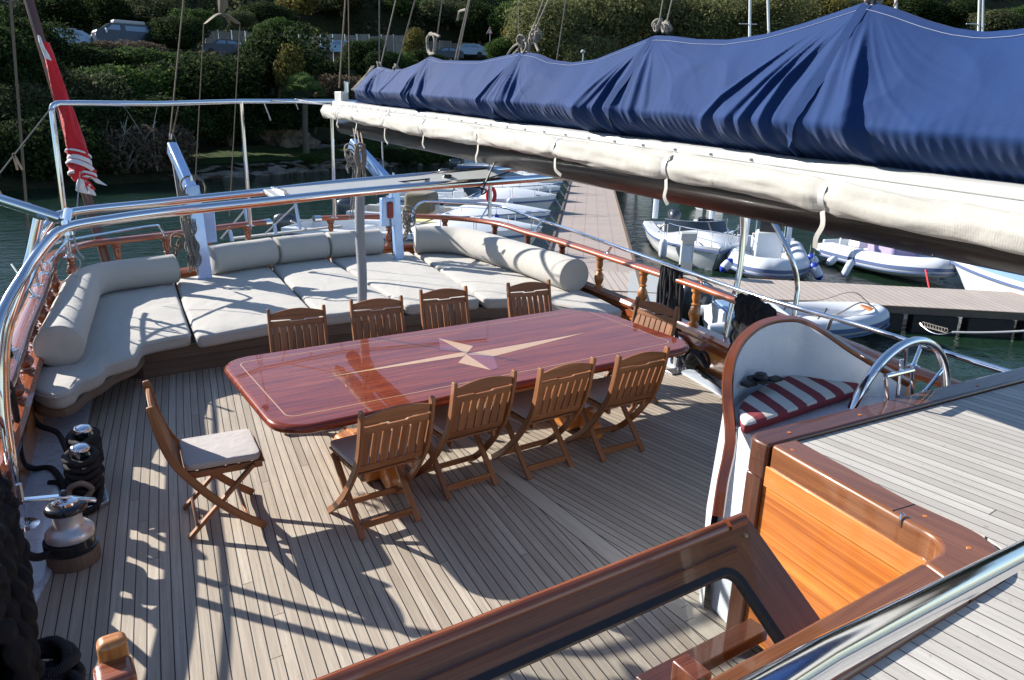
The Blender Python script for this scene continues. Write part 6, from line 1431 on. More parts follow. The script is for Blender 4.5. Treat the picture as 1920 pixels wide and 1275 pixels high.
car(636, 104, 86, 4.0, 1.45, 'carsilver', R(5), 'parked_car', 'pale silver car parked by the reed screen, seen behind the boom end lines')
car(877, 108, 92, 4.2, 1.45, 'carsilver', R(4), 'parked_car', 'light blue car roof showing just above the cover between the second and third peaks')
car(838, 114, 90, 3.6, 1.4, 'cargrey', R(3), 'parked_car', 'dark car roof just left of the light blue one above the sail cover')
# motorbike
p = at(462, 104, d=78); mb_ = empty('motorbike', p, 'small motorbike with a pale headlight parked right of the dark hatchback', 'motorbike')
for dx in (-.6, .6): MB().tube([p+Vector((dx, 0, .32))+Vector((math.cos(t)*.27, 0, math.sin(t)*.27)) for t in [2*PI*i/14 for i in range(14)]], .06, 6, closed=True).build('wheel', 'black', mb_)
MB().tube([p+Vector((-.6, 0, .35)), p+Vector((-.45, 0, .9)), p+Vector((0, 0, .75)), p+Vector((.6, 0, .6))], [.06, .1, .14, .08], 8).build('frame', 'cargrey', mb_); MB().lathe([(.02, 0), (.13, .05), (.13, .12)], p+Vector((-.5, -.12, 1.0)), 12, Matrix.Rotation(R(90), 3, 'X')).build('headlight', 'boatwhite', mb_)
# warning sign and lamp
p = at(918, 108, d=84); sg_ = empty('warning_sign', p, 'triangular warning sign on a thin pole at the right end of the reed screen', 'road sign'); MB().tube([p, p+Vector((0, 0, 2.7))], .035, 8).build('pole', 'satin', sg_)
q = p+Vector((0, 0, 2.3)); b = MB(); tr_ = [q+Vector((-.42, 0, 0)), q+Vector((.42, 0, 0)), q+Vector((0, 0, .72))]; b.v += tr_+[v+Vector((0, .03, 0)) for v in tr_]; b.face([0, 1, 2], [(0, 0)]*3); b.face([5, 4, 3], [(0, 0)]*3); b.face([0, 3, 4, 1], [(0, 0)]*4); b.face([1, 4, 5, 2], [(0, 0)]*4); b.face([2, 5, 3, 0], [(0, 0)]*4); b.build('border', 'redpaint', sg_, smooth=0)
b = MB(); k_ = q+Vector((0, -.01, .24)); b.v += [k_+(v-k_)*.62+Vector((0, -.012, 0)) for v in tr_]; b.face([0, 1, 2], [(0, 0)]*3); b.build('face', 'boatwhite', sg_, smooth=0)
p = at(1092, 122, d=68); lp = empty('street_lamp', p-Vector((0, 0, 2.5)), 'small street lamp head just above the sail cover right of the third peak', 'street lamp'); MB().tube([p-Vector((0, 0, 2.5)), p+Vector((0, 0, .9))], .05, 8).build('pole', 'satin', lp); MB().lathe([(.08, 0), (.2, .1), (.22, .2), (.1, .32)], p+Vector((0, 0, .9)), 14).build('lamp_head', 'lightgrey', lp)
p = at(660, 96, d=82); sg2 = empty('bench', at(715, 268, z=-.75), 'small dark bench on the park lawn seen under the boom', 'bench'); q = at(715, 266, z=-.75); MB().box(q+Vector((0, 0, .45)), (1.5, .45, .07)).build('seat', 'greywood', sg2)
for dx in (-.6, .6): MB().box(q+Vector((dx, 0, .2)), (.08, .4, .45)).build('leg', 'greywood', sg2)
# ------------------------------------------------------------------ jetties
JU = Vector((13.6, 17.2, 0)).normalized(); JN = Vector((-JU.y, JU.x, 0))
def plat(name, poly, z, th, mat, lab, cat):
    t = empty(name, (poly[0][0], poly[0][1], z), lab, cat); MB().prism(poly, z-th, z).build('decking', mat, t); return t
a, b_, c, d_ = at(1066, 338, z=-1.2), at(1150, 338, z=-1.2), at(1182, 505, z=-1.2), at(1040, 470, z=-1.2)
ax_ = ((c+d_)/2); bx2 = (a+b_)/2; JU = (bx2-ax_); JU.z = 0; JU.normalize(); JN = Vector((-JU.y, JU.x, 0)); jw = 1.14; j0 = ax_-JU*4.5; j1 = ax_+JU*44
JROT = math.atan2(JU.y, JU.x); print('jetty dir', math.degrees(JROT))
M['jetty1'] = planks('pinkish_composite_boards', 'x', .16, [(.42, .35, .315), (.47, .395, .355), (.37, .31, .275)], None, False, .06, .75, rot=-JROT, cross=.44)
jt = plat('jetty', [tuple((j0+JN*jw).xy), tuple((j1+JN*jw).xy), tuple((j1-JN*jw).xy), tuple((j0-JN*jw).xy)], -1.2, .12, 'jetty1', 'long straight floating jetty running away between the moored boats', 'jetty')
for s_ in (-1, 1): MB().beam(j0+JN*jw*s_*1.0+Vector((0, 0, .02)), j1+JN*jw*s_*1.0+Vector((0, 0, .0)), .08, .06).build('edge_beam', 'greywood', jt)
for k in range(12): q = j0+JU*(2+k*4); MB().box(q+Vector((0, 0, -.32)), (1.6, 2.2, .45), Matrix.Rotation(JROT, 3, 'Z')).build('float', 'black', jt)
e0, e1 = at(1433, 524, z=-1.2), at(1920, 549, z=-1.2); f0, f1 = at(1530, 567, z=-1.2), at(1920, 595, z=-1.2)
ed = (e1-e0); ed.z = 0; ed.normalize(); w2 = abs((f0-e0).cross(ed).z); en = Vector((ed.y, -ed.x, 0)); en = en if (f0-e0).dot(en) > 0 else -en
g0 = e0-ed*5.6; g1 = e1+ed*14; EROT = math.atan2(ed.y, ed.x); print('side jetty', math.degrees(EROT), 'w', w2, g0, g1)
M['jetty2'] = planks('weathered_jetty_boards', 'x', .165, [(.46, .39, .34), (.52, .45, .40), (.40, .34, .29)], None, False, .06, .75, rot=-EROT-R(8))
j2 = plat('jetty', [tuple(g0.xy), tuple(g1.xy), tuple((g1+en*w2).xy), tuple((g0+en*w2).xy)], -1.196, .12, 'jetty2', 'side arm of the jetty crossing to the right behind the black rope mass and dinghy', 'jetty')
MB().beam(g0+en*w2+Vector((0, 0, -.06)), g1+en*w2+Vector((0, 0, -.06)), .05, .16).build('edge_beam', 'greywood', j2)
for k in range(24):
    q = g0+en*(w2-.05)+ed*(1+k*1.1); MB().box(q+Vector((0, 0, -.42)), (.9, .3, .55), Matrix.Rotation(EROT, 3, 'Z')).build('float', 'black', j2)
    MB().lathe([(.02, 0), (.02, .03)], q+en*.17+Vector((.2, 0, -.3)), 8, Matrix.Rotation(R(90), 3, 'X')).build('bolt', 'satin', j2)
# corner plate
cp_ = [at(1180, 508, z=-1.19), at(1237, 505, z=-1.19), at(1262, 570, z=-1.19), at(1175, 580, z=-1.19)]
MB().prism([tuple(p.xy) for p in cp_], -1.26, -1.188).build('corner_plate', 'lightgrey', jt)
# service pedestal
p = at(1284, 512, z=-1.2); sp2 = empty('service_pedestal', p, 'grey water and power pedestal standing at the corner of the jetties', 'service pedestal')
MB().box(p+Vector((0, 0, .42)), (.30, .26, .84), Matrix.Rotation(EROT, 3, 'Z')).build('body', 'lightgrey', sp2, bevel=.015); MB().box(p+Vector((0, 0, .92)), (.38, .34, .18), Matrix.Rotation(EROT, 3, 'Z')).build('hood', 'lightgrey', sp2, bevel=.02)
fd_ = Vector((p.x, p.y, 0)).normalized(); MB().box(p-fd_*.16+Vector((0, 0, .5)), (.24, .012, .42), Matrix.Rotation(math.atan2(fd_.y, fd_.x)-PI/2, 3, 'Z')).build('printed_panel', 'labelblue', sp2)
# mooring line with spring
a, b_ = at(1940, 615, z=-1.0), at(1785, 623, z=-1.25); c = at(1725, 606, z=-1.35)
ml = empty('mooring_line', b_, 'pale mooring line with a steel spring snubber in front of the side jetty', 'mooring line'); MB().tube(sag(a+(a-b_)*.5, b_, .05), .022, 8).build('line', 'ropewhite', ml)
sp3 = []; 
for i in range(90): f = i/89; q = b_.lerp(c, .15+.8*f); t_ = f*2*PI*9; sp3.append(q+Vector((0, math.cos(t_)*.045, math.sin(t_)*.045)))
MB().tube(sp3, .010, 6).build('spring', 'rope', ml); MB().tube(sag(b_, c, .12), .012, 6).build('chain', 'satin', ml)
# ------------------------------------------------------------------ boats
def boatframe(stern, bow, name, lab, cat, group=None):
    s_, b_ = Vector((stern[0], stern[1], WL)), Vector((bow[0], bow[1], WL)); d = b_-s_; L_ = d.length; ang = math.atan2(d.y, d.x)
    t = empty(name, s_, lab, cat, group); X = d.normalized(); Y = Vector((-X.y, X.x, 0)); mt = Matrix((X, Y, Vector((0, 0, 1)))).transposed().to_4x4(); mt.translation = s_
    return t, mt, L_
def outboard(t, mt, x, y, z, mat='outboard', k=1.):
    R3 = mt.to_3x3(); c = mt @ Vector((x, y, z))
    b = MB(); rows = []
    for (zz, lx, ly) in ((.0, .30, .17), (.05, .36, .20), (.28, .38, .21), (.42, .34, .19), (.50, .20, .10)):
        rows.append([c+R3 @ Vector(((-.30+lx*(1 if False else 1)*math.copysign(abs(math.cos(a))**.6, math.cos(a)))*k, ly*math.copysign(abs(math.sin(a))**.6, math.sin(a))*k, (.25+zz)*k)) for a in [2*PI*i/16 for i in range(16)]])
    b.grid(rows, False, True); b.face([4*16+i for i in range(16)], [(0, 0)]*16); b.face([i for i in range(16)][::-1], [(0, 0)]*16)
    o = b.build('outboard_motor', mat, t, smooth=50)
    MB().box(c+R3 @ Vector((-.28*k, 0, -.2*k)), (.18*k, .1*k, .9*k), R3).build('leg', mat, o)
def hullboat(stern, bow, beam, free, lab, cabin=None, name='motorboat', grp=None, hullmat='boatwhite', motor='outboard', windscreen=False, rail=True, cushions=False, cover=None, deckmat='boatwhite', sk=.28):
    t, mt, L_ = boatframe(stern, bow, name, lab, 'motorboat' if name == 'motorboat' else 'sailing boat', grp)
    n = 22
    def hb(u): return beam/2*(min(1, .86+.14*min(1, u/.35)))*(1-max(0, (u-.45)/.55)**2.3)
    def sheer(u): return free*(1+sk*u**2)
    rows = []
    for i in range(n+1):
        u = i/n; w = max(.012, hb(u)); sh = sheer(u); x = u*L_; rk = .10*L_*max(0, (u-.6)/.4)**2
        row = []
        for (k, zf) in ((.05, -.35), (.55, -.12), (.86, .12), (.93, .45), (1.0, .80), (1.03, .84), (1.0, 1.0)):
            row.append((x-rk*(1-max(0, zf)), w*k*(1 if u < .97 else 1), sh*zf))
        rows.append(row)
    def surf(rows, name, mat, parent=t, thick=0, **kw):
        b = MB()
        for sgn in (-1, 1): b.grid([[mt @ Vector((x, sgn*y, z)) for x, y, z in r_] for r_ in rows])
        return b.build(name, mat, parent, **kw)
    surf(rows, 'hull', hullmat, smooth=50)
    b = MB(); tr_ = rows[0]; q = [mt @ Vector((x, y, z)) for x, y, z in tr_]+[mt @ Vector((x, -y, z)) for x, y, z in tr_][::-1]; b.v += q; b.face(list(range(len(q))), [(0, 0)]*len(q)); b.build('transom', hullmat, t, smooth=0)
    # deck: side decks, fore deck, cockpit well
    uc0, uc1 = .04, .50; D_ = []
    for i in range(n+1):
        u = i/n; w = max(.012, hb(u)); sh = sheer(u); D_.append((u*L_, w, sh))
    def lerp(a, b_, f): return a+(b_-a)*f
    b = MB()
    for sgn in (-1, 1):
        G = []
        for (x, w, sh) in D_:
            u = x/L_; inn = w*.74 if u < uc1 else 0; cr = .0 if u < uc1 else .34*free*math.sin(PI*min(1, max(0, (u-uc1)/(1-uc1))**.7))+.02
            G.append([mt @ Vector((x, sgn*lerp(w, inn, f), sh+cr*math.sin(f*PI/2))) for f in (0, .12, .3, .55, .8, 1)])
        b.grid(G)
    b.build('deck', deckmat, t, smooth=50)
    # well sides and floor
    xs = [x for x, w, sh in D_ if x/L_ < uc1+.02]; b = MB(); fl_ = free*.25
    for sgn in (-1, 1): b.grid([[mt @ Vector((x, sgn*w*.74, sh)), mt @ Vector((x, sgn*w*.70, fl_))] for x, w, sh in D_ if x/L_ <= uc1+.001])
    wl = [(x, w*.70) for x, w, sh in D_ if x/L_ <= uc1+.001]; q = [mt @ Vector((x, y, fl_)) for x, y in wl]+[mt @ Vector((x, -y, fl_)) for x, y in wl[::-1]]; k0 = len(b.v); b.v += q; b.face([k0+i for i in range(len(q))], [(0, 0)]*len(q))
    xw, ww, sw = [d_ for d_ in D_ if d_[0]/L_ <= uc1+.001][-1]; k0 = len(b.v); b.v += [mt @ Vector((xw, -ww*.74, sw)), mt @ Vector((xw, ww*.74, sw)), mt @ Vector((xw, ww*.7, fl_)), mt @ Vector((xw, -ww*.7, fl_))]; b.face([k0, k0+1, k0+2, k0+3], [(0, 0)]*4)
    b.build('cockpit', 'seatcream' if cushions else deckmat, t, smooth=0)
    R3 = mt.to_3x3()
    def bx_(x, y, z, sx_, sy_, sz_, nm, mat, bev=.03): return MB().box(mt @ Vector((x, y, z)), (sx_, sy_, sz_), R3).build(nm, mat, t, bevel=bev)
    bx_(.12*L_, 0, fl_+.2, .45, beam*.62, .38, 'bench_seat', deckmat); bx_(.12*L_, 0, fl_+.42, .42, beam*.58, .07, 'seat_pad', 'seatcream')
    bx_(.40*L_, beam*.14, fl_+.45, .45, .55, .85, 'console', deckmat); bx_(.44*L_, beam*.14, fl_+.90, .12, .5, .12, 'dashboard', 'blackgloss')
    MB().tube([mt @ Vector((.36*L_, beam*.14+math.cos(a)*.17, fl_+.78+math.sin(a)*.17)) for a in [2*PI*i/14 for i in range(14)]], .018, 6, closed=True).build('wheel', 'black', t)
    for y in (-.2, .35): bx_(.26*L_, y*beam, fl_+.35, .4, .42, .55, 'helm_chair', deckmat, .06)
    if windscreen:
        b = MB(); pts = []
        for f in np.linspace(-1, 1, 15): pts.append((uc1*L_+.42*(1-f*f)+.02, f*hb(uc1)*.78))
        G = [[mt @ Vector((x, y, sheer(uc1)+.06)), mt @ Vector((x-.28, y*.93, sheer(uc1)+.42))] for x, y in pts]; b.grid(G); b.build('windscreen', 'boatscreen', t, smooth=60); MB().tube([g_[1] for g_ in G], .014, 6).build('windscreen_frame', 'satin', t)
    if rail:
        for sgn in (-1, 1):
            P = [mt @ Vector((u*L_, sgn*max(.0, hb(u)*.9), sheer(u)+.06+.36*min(1, (u-.5)/.12))) for u in (.5, .56, .64, .72, .80, .88, .94, .985)]; P.append(mt @ Vector((L_*1.01, 0, sheer(1)+.40)))
            MB().tube(spline(P, 3), .016, 6).build('bow_rail', 'chrome', t)
            for u in (.64, .76, .88, .96): MB().tube([mt @ Vector((u*L_, sgn*hb(u)*.9, sheer(u))), mt @ Vector((u*L_, sgn*hb(u)*.9, sheer(u)+.40))], .012, 6).build('stanchion', 'chrome', t)
    MB().sweep([mt @ Vector((x, w*1.03, sh*.84)) for x, w, sh in D_], [(-.015, -.03), (.015, -.03), (.015, .03), (-.015, .03)], up=(0, 0, 1)).build('rubbing_strake', 'tubeblue', t); MB().sweep([mt @ Vector((x, -w*1.03, sh*.84)) for x, w, sh in D_], [(-.015, -.03), (.015, -.03), (.015, .03), (-.015, .03)], up=(0, 0, 1)).build('rubbing_strake', 'tubeblue', t)
    if motor: outboard(t, mt, -.12, 0, free*.45, motor)
    for u_, sg_ in ((.06, 1), (.06, -1), (.52, 1), (.52, -1), (.9, 1), (.9, -1)):
        c_ = mt @ Vector((u_*L_, sg_*hb(u_)*.9, sheer(u_)+.05)); MB().tube([c_-R3 @ Vector((.1, 0, 0)), c_+R3 @ Vector((.1, 0, 0))], .02, 6).build('cleat', 'chrome', t)
    if cover: bx_(.33*L_, 0, sheer(.3)+.30, .9, beam*.6, .75, 'canvas_cover', cover, .12)
    bx_(.72*L_, 0, sheer(.72)+.13, .4, .4, .04, 'deck_hatch', 'blackgloss', .01)
    return t, mt, L_
def rib(stern, bow, beam, lab, grp=None, console=True, r_=.23, z0=.34, stripe_=True, purple=False, motor=True, floor=.18, tmat='tubegrey', hullv=True, lean=True):
    t, mt, L_ = boatframe(stern, bow, 'inflatable_boat', lab, 'inflatable boat', grp); h = beam/2-r_; R3 = mt.to_3x3()
    P = [(-.25, h, z0), (.2*L_, h, z0), (.45*L_, h, z0+.02), (.68*L_, h*.93, z0+.06), (.84*L_, h*.66, z0+.12), (.94*L_, h*.28, z0+.17), (.955*L_, 0, z0+.18)]; full_ = P+[(x, -y, z) for x, y, z in P[::-1][1:]]
    pts = spline([mt @ Vector(p) for p in full_], 5); k = len(pts); sc_ = [r_*min(1, .45+.55*min(i, k-1-i)/3) for i in range(k)]
    tb_ = MB().tube(pts, sc_, 18).build('inflatable_tube', tmat, t, smooth=70)
    if stripe_:
        cx = mt @ Vector((L_*.4, 0, z0))
        outl = []
        for i, p in enumerate(pts):
            tt = (pts[min(i+1, k-1)]-pts[max(i-1, 0)]).normalized(); nn = Vector((-tt.y, tt.x, 0)); nn = nn if (p-cx).dot(nn) > 0 else -nn; outl.append(p+nn*(sc_[i]*.97)+Vector((0, 0, -.02)))
        MB().sweep(outl[2:-2], [(-.012, -.045), (.012, -.045), (.012, .045), (-.012, .045)], up=(0, 0, 1)).build('rubbing_band', 'tubeblue', tb_)
        MB().sweep([p+Vector((0, 0, -.12)) for p in outl[2:-2]], [(-.03, -.014), (.01, -.014), (.01, .014), (-.03, .014)], up=(0, 0, 1)).build('rubbing_band', 'tubeblue', tb_)
    rows = []
    for i in range(13):
        u = i/12; w = h*(1-max(0, (u-.4)/.6)**2.2)+.03; rows.append([(u*.93*L_, w*f, (-.28+.45*f)*(1-.4*u)+.25*u*u) for f in (0, .4, .8, 1.)])
    b = MB()
    for s_ in (-1, 1): b.grid([[mt @ Vector((x, s_*y, z)) for x, y, z in r] for r in rows])
    b.build('hull', 'boatwhite', t, smooth=60)
    poly = [(x-(.0), (abs(y)) ) for x, y, z in P]; pl_ = [(max(0, x), y) for x, y in poly]+[(max(0, x), -y) for x, y in poly[::-1][1:]]
    b = MB(); q = [mt @ Vector((x, y, floor)) for x, y in pl_]; b.v += q; b.face(list(range(len(q))), [(0, 0)]*len(q)); b.build('floor', 'boatwhite', t, smooth=0)
    def bx_(x, y, z, sx_, sy_, sz_, nm, mat, bev=.03, par=None): return MB().box(mt @ Vector((x, y, z)), (sx_, sy_, sz_), R3).build(nm, mat, par or t, bevel=bev)
    bx_(.02, 0, .40, .08, 2*h, .5, 'transom', 'boatwhite')
    if console:
        bx_(.45*L_, 0, floor+.5, .5, .72, .95, 'console', 'boatwhite', .05); bx_(.505*L_, 0, floor+1.18, .05, .60, .42, 'instrument_panel', 'blackgloss', .02); bx_(.25*L_, 0, floor+.35, .5, .9, .6, 'seat', 'boatwhite', .05); bx_(.25*L_, 0, floor+.68, .5, .88, .08, 'seat_pad', 'seatcream', .03); bx_(.66*L_, 0, floor+.18, .8, .8, .3, 'bow_locker', 'boatwhite', .04)
        MB().tube([mt @ Vector((.47*L_, -.40, floor+.4)), mt @ Vector((.44*L_, -.38, floor+1.35)), mt @ Vector((.44*L_, .38, floor+1.35)), mt @ Vector((.47*L_, .40, floor+.4))], .018, 8).build('grab_rail', 'chrome', t)
    if motor: outboard(t, mt, -.1, 0, .42, 'outboard' if motor is True else motor, .9)
    return t, mt, L_
def fender(p, e, lab, cap='fenderblue', r_=.10, grp='fenders hanging on the boats'):
    t = empty('fender', p, lab, 'fender', grp); p, e = Vector(p), Vector(e); d = (e-p); L_ = d.length; q = d.to_track_quat('Z', 'Y').to_matrix()
    MB().lathe([(.02, 0), (r_*.75, .05), (r_, .12), (r_, L_-.12), (r_*.75, L_-.05), (.02, L_)], p, 14, q).build('body', 'fender', t, smooth=60)
    if cap: MB().lathe([(.02, -.03), (r_*.62, .01), (r_*.95, .085), (r_*.95, .1)], p, 14, q).build('cap', cap, t); MB().lathe([(.02, L_+.02), (r_*.62, L_-.02), (r_*.95, L_-.08)], p, 14, q).build('cap', cap, t)
    MB().tube([p, p+Vector((0, 0, .3))], .008, 5).build('lanyard', 'ropewhite', t)
# row of motorboats moored bow-on to the left side of the jetty
GR = 'motorboats moored side by side along the left of the jetty'
rowdef = [ # distance along jetty, length, beam, freeboard, label, options
 (462, 6.6, 2.4, .95, 'white motorboat nearest the sunbed, with a dark steering wheel and bow rail reaching the jetty', dict(windscreen=False)),
 (418, 6.2, 2.3, .85, 'white motorboat second in the row, with an olive-brown seat cover and rounded foredeck', dict(rail=False, cushions=True)),
 (388, 6.0, 2.3, .9, 'white motorboat third in the row, with a red lifebuoy by its console', dict(windscreen=True)),
 (367, 5.8, 2.2, .85, 'white motorboat fourth in the row, with a shaded blue-grey foredeck', dict(motor='bluegrey', rail=False)),
 (352, 5.6, 2.2, .85, 'white motorboat fifth in the row, just below the arch platform', dict()),
 (340, 5.6, 2.1, .8, 'white motorboat sixth in the row, half hidden by the arch tubes', dict(rail=False)),
 (318, 6.4, 2.3, .8, 'blue-sided motorboat far along the jetty above the arch platform', dict(hullmat='bluecanvas', rail=False, windscreen=True)),
 (304, 7.0, 2.6, 1.1, 'white cabin boat farthest along the jetty under the boom', dict(windscreen=True))]
base0 = ax_
for i, (dj, L_, bm2, fr_, lab, kw) in enumerate(rowdef):
    bow = base0+JU*((at(1040, dj, z=-1.0)-base0).dot(JU))+JN*(jw+.2); L_ *= 1.08; bm2 *= 1.06; stern = bow+JN*L_*1.0+JU*(.10*L_)
    t, mt, LL = hullboat((stern.x, stern.y), (bow.x, bow.y), bm2, fr_, lab, grp=GR, **kw)
    if i == 1:
        MB().box(mt @ Vector((.34*LL, 0, 1.15)), (.9, 1.2, .7), mt.to_3x3()).build('seat_cover', 'khaki', t, bevel=.15, seg=3)
    if i == 2:
        c_ = at(921, 366, z=-.5); lb = MB(); X3 = mt.to_3x3(); lb.tube([c_+X3 @ Vector((math.cos(a)*.14, .0, math.sin(a)*.26)) for a in [2*PI*k/20 for k in range(20)]], .07, 8, closed=True); tag(lb.build('lifebuoy', 'redrope', None), 'red lifebuoy hanging by the console of the third motorboat', 'lifebuoy')
    if i == 0:
        tag(MB().prism([(p.x, p.y) for p in (mt @ Vector((.50*LL, -.55, 0)), mt @ Vector((.62*LL, -.6, 0)), mt @ Vector((.62*LL, .15, 0)), mt @ Vector((.50*LL, .2, 0)))], WL+1.22, WL+1.27).build('cushion', 'yellow', None, bevel=.01), 'faded yellow pad lying on the nearest motorboat', 'cushion')
for i, (dj, L_, bm2, fr_, lab, kw) in enumerate(rowdef[:6]):
    bow = base0+JU*((at(1040, dj, z=-1.0)-base0).dot(JU))+JN*(jw+.3); p_ = Vector((bow.x, bow.y, WL+fr_*1.2))+JU*-.9+JN*1.6
    fender(p_, p_+Vector((0, 0, -.6)), 'white fender hanging near the bow of the %s motorboat in the row' % ('first', 'second', 'third', 'fourth', 'fifth', 'sixth')[i], 'fenderblue' if i % 2 else None, .12)
    ropeline(sag(Vector((bow.x, bow.y, WL+fr_*1.25)), base0+JU*((bow-base0).dot(JU)+.5)+JN*(jw-.1), .04), .018, 'mooring_rope', 'ropewhite', label='mooring rope from the %s motorboat of the row to the jetty edge' % ('first', 'second', 'third', 'fourth', 'fifth', 'sixth')[i], cat='rope', group='mooring ropes of the motorboats')
# white cuddy boat right of the jetty
st_, bw_ = at(1262, 415, z=WL+.2), at(1330, 520, z=WL)
bow = at(1345, 515, z=WL); sternp = bow+(at(1225, 420, z=WL)-bow).normalized()*5.6
t, mt, LL = hullboat((sternp.x, sternp.y), (bow.x, bow.y), 2.6, .66, 'white cuddy motorboat with a tinted windscreen just right of the long jetty', windscreen=True, sk=.12)
X3 = mt.to_3x3()
for yy in (-1.0, 1.0): MB().tube([mt @ Vector((.18*LL, yy*.95, .9)), mt @ Vector((.16*LL, yy*.93, 3.0))], .09, 8).build('folded_awning_pole', 'fender', t)
for k, (u_, s_) in enumerate(((.3, 1), (.62, 1), (.75, -1))):
    p_ = mt @ Vector((u_*LL, s_*1.28, .75)); fender(p_, p_+Vector((0, 0, -.6)), ['grey-white fender at the left quarter of the cuddy motorboat', 'grey-white fender low on the left side of the cuddy motorboat', 'white fender on the right side of the cuddy motorboat'][k], None, .12)
# console inflatable, bow towards the camera side
bow = at(1440, 548, z=WL); d_ = (at(1425, 440, z=WL)-bow).normalized(); sternp = bow+d_*5.2
t, mt, LL = rib((sternp.x, sternp.y), (bow.x, bow.y), 2.25, 'grey inflatable boat with a white centre console and a red bow rope', r_=.27, z0=.38)
for yy in (-.62, .62): MB().tube([mt @ Vector((.22*LL, yy, .4)), mt @ Vector((.16*LL, yy*.95, 2.6))], .07, 8).build('folded_awning_pole', 'fender', t)
b = MB()
for yy in (-.5, .5): b.tube([mt @ Vector((.86*LL, yy, .62)), mt @ Vector((LL*.97, .0, .50))], .02, 6)
b.tube([mt @ Vector((LL*.97, 0, .5)), mt @ Vector((LL*1.02, 0, .05)), mt @ Vector((LL*1.12, .05, .45))], .02, 6); tag(b.build('bow_rope', 'redrope', None), 'red rope tied across the bow of the console inflatable', 'rope')
for k, (a, e, lab) in enumerate((((1364, 462), (1352, 492), 'blue-capped fender upper left of the console inflatable'), ((1372, 487), (1352, 508), 'blue-capped fender lower left of the console inflatable'), ((1518, 478), (1532, 498), 'blue-capped fender on the right of the console inflatable, upper one'), ((1524, 494), (1538, 524), 'blue-capped fender on the right of the console inflatable, lower one'))):
    c0 = at(*a, z=WL+.65); q = ray(*e); k2 = (c0-EYE).dot(FW)/q.dot(FW); fender(c0, EYE+q*k2, lab, 'fenderblue', .12)
# inflatable with purple cover
sternp = at(1575, 480, z=WL+.1); bow = at(1775, 535, z=WL+.1)
t, mt, LL = rib((sternp.x, sternp.y), (bow.x, bow.y), 2.0, 'pale grey inflatable boat with a lilac cover on its console, right of the console inflatable', r_=.27, z0=.36, console=False, motor=False)
MB().box(mt @ Vector((.50*LL, 0, .95)), (1.1, .9, 1.1), mt.to_3x3()).build('console_cover', 'purple', t, bevel=.12, seg=3); MB().box(mt @ Vector((.22*LL, .1, .8)), (.5, .9, .5), mt.to_3x3()).build('seat', 'boatwhite', t, bevel=.04)
MB().tube([mt @ Vector((.12*LL, -.5, .3)), mt @ Vector((.12*LL, -.5, 1.2)), mt @ Vector((.12*LL, .5, 1.2)), mt @ Vector((.12*LL, .5, .3))], .03, 8).build('frame', 'boatwhite', t)
for a, e, lab, r_ in (((1598, 487), (1580, 520), 'cream fender on the near side of the lilac-covered inflatable', .10), ((1570, 480), (1550, 496), 'grey fender at the stern of the lilac-covered inflatable', .11), ((1738, 476), (1748, 486), 'white fender at the bow of the lilac-covered inflatable', .09), ((1778, 490), (1776, 512), 'white fender between the lilac-covered inflatable and the white yacht', .10)):
    c0 = at(*a, z=WL+.6); q = ray(*e); k2 = (c0-EYE).dot(FW)/q.dot(FW); fender(c0, EYE+q*k2, lab, None, r_)
ropeline(spline([at(1722, 482, z=WL+.6), at(1732, 495, z=WL+.5), at(1742, 540, z=-1.25)], 5), .02, 'bow_rope', 'redrope', label='red rope from the bow of the lilac-covered inflatable down to the jetty', cat='rope')
# white yacht hull at the right edge
bow = at(1775, 490, z=WL+.7); sternp = bow+(at(2050, 545, z=WL+.7)-bow).normalized()*8.5
t, mt, LL = hullboat((sternp.x, sternp.y+1.2), (bow.x, bow.y), 2.4, .7, 'white yacht hull with a blue shaded deck at the right edge beyond the side arm', name='sailing_boat', deckmat='bluegrey', motor=None, rail=False)  # blue deck colour stands in for the shade on it
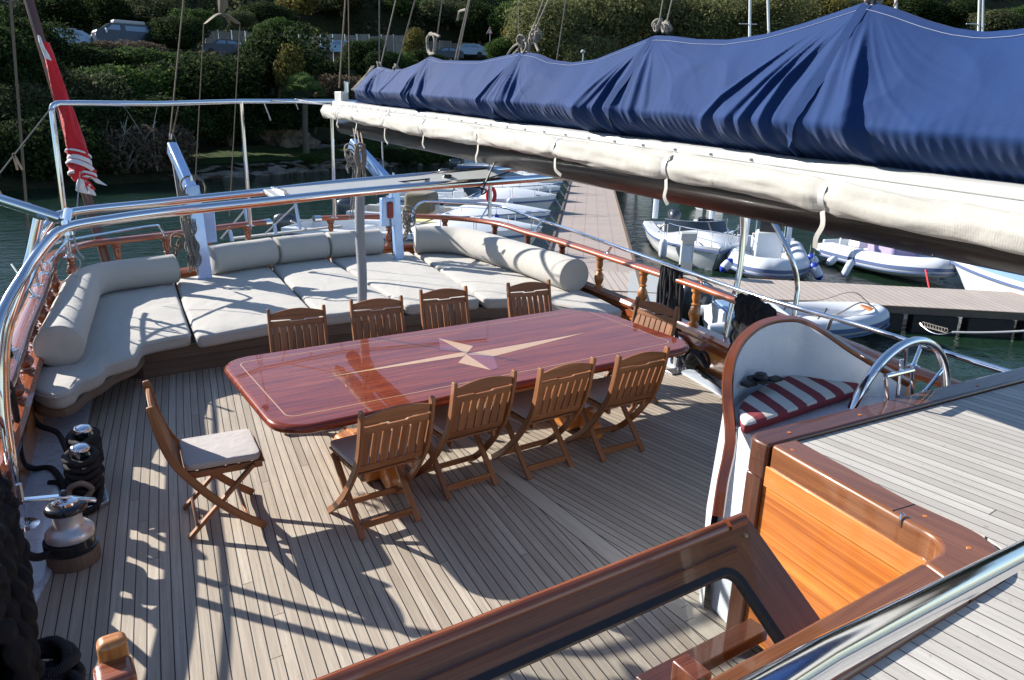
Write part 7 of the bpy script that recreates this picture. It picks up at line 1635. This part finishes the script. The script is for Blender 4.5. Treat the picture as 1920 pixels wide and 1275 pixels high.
# tender alongside
bow = at(1655, 607, z=WL+.3); sternp = at(1335, 600, z=WL+.3)
t, mt, LL = rib((sternp.x, sternp.y), (bow.x, bow.y), 1.75, 'small grey inflatable tender with a dark outboard lying alongside the gulet below the guard rail', r_=.19, z0=.32, console=False, motor='outboard', floor=.32)
MB().box(mt @ Vector((.93*LL, 0, .62)), (.35, .45, .04), mt.to_3x3()).build('bow_board', 'orange', t, bevel=.008); MB().box(mt @ Vector((.36*LL, 0, .52)), (.28, 1.2, .08), mt.to_3x3()).build('thwart', 'boatwhite', t, bevel=.02); MB().box(mt @ Vector((.12*LL, 0, .45)), (.5, 1.1, .3), mt.to_3x3()).build('locker', 'bluegrey', t, bevel=.03)
for u_ in (.3, .55): MB().tube(spline([mt @ Vector((u_*LL, -.78, .50)), mt @ Vector((u_*LL+.1, -.3, .45)), mt @ Vector((u_*LL+.5, .3, .45)), mt @ Vector((u_*LL+.7, .66, .55))], 4), .016, 6).build('strap', 'black', t)
b = MB(); b.tube(spline([mt @ Vector((.93*LL, 0, .65)), mt @ Vector((.8*LL, -.3, .8)), mt @ Vector((.66*LL, -.45, .6)), mt @ Vector((.6*LL, .1, .4))], 5), .014, 6); b.tube(spline([mt @ Vector((.93*LL, .1, .65)), mt @ Vector((.82*LL, .2, .9)), mt @ Vector((.68*LL, .5, .65)), mt @ Vector((.5*LL, .6, .6))], 5), .012, 6); tag(b.build('painter_rope', 'rope', None), 'rope lying loosely over the bow of the small tender', 'rope')
# more hulls far behind, seen below and above the boom
for i, (px, py, L_, ang, lab) in enumerate(((1200, 352, 5.5, 20, 'small white motorboat just right of the far end of the jetty under the boom'), (1330, 395, 7.5, 10, 'pale motorboat hull reflecting in the water behind the cuddy boat'))):
    s_ = at(px, py, z=WL); hullboat((s_.x, s_.y), (s_.x+L_*math.cos(R(ang)), s_.y+L_*math.sin(R(ang))), 2.3, .9, lab, windscreen=True, rail=False)
# far masts
for px, top_, dx, lab in ((1405, 4, 2, 'tall white mast of a distant yacht left of the tallest cover peak'), (1443, 0, -5, 'leaning white mast right of the first distant mast'), (1833, 0, 5, 'white mast near the top right corner, left one of the pair'), (1841, 0, 3, 'white mast near the top right corner, right one of the pair'), (1678, 0, 3, 'short bit of white mast right of the tallest cover peak')):
    p = at(px, 110, d=58); q = at(px+dx, -60, d=58); t = empty('yacht_mast', Vector((p.x, p.y, WL)), lab, 'mast', 'masts of distant yachts'); MB().tube([Vector((p.x, p.y, WL)), p, q], .09 if px < 1800 else .07, 10).build('pole', 'boatwhite', t)
    if px in (1405, 1833): c_ = at(px, 45, d=58); MB().tube([c_-RT*.7, c_+RT*.5], .03, 6).build('spreader', 'boatwhite', t)
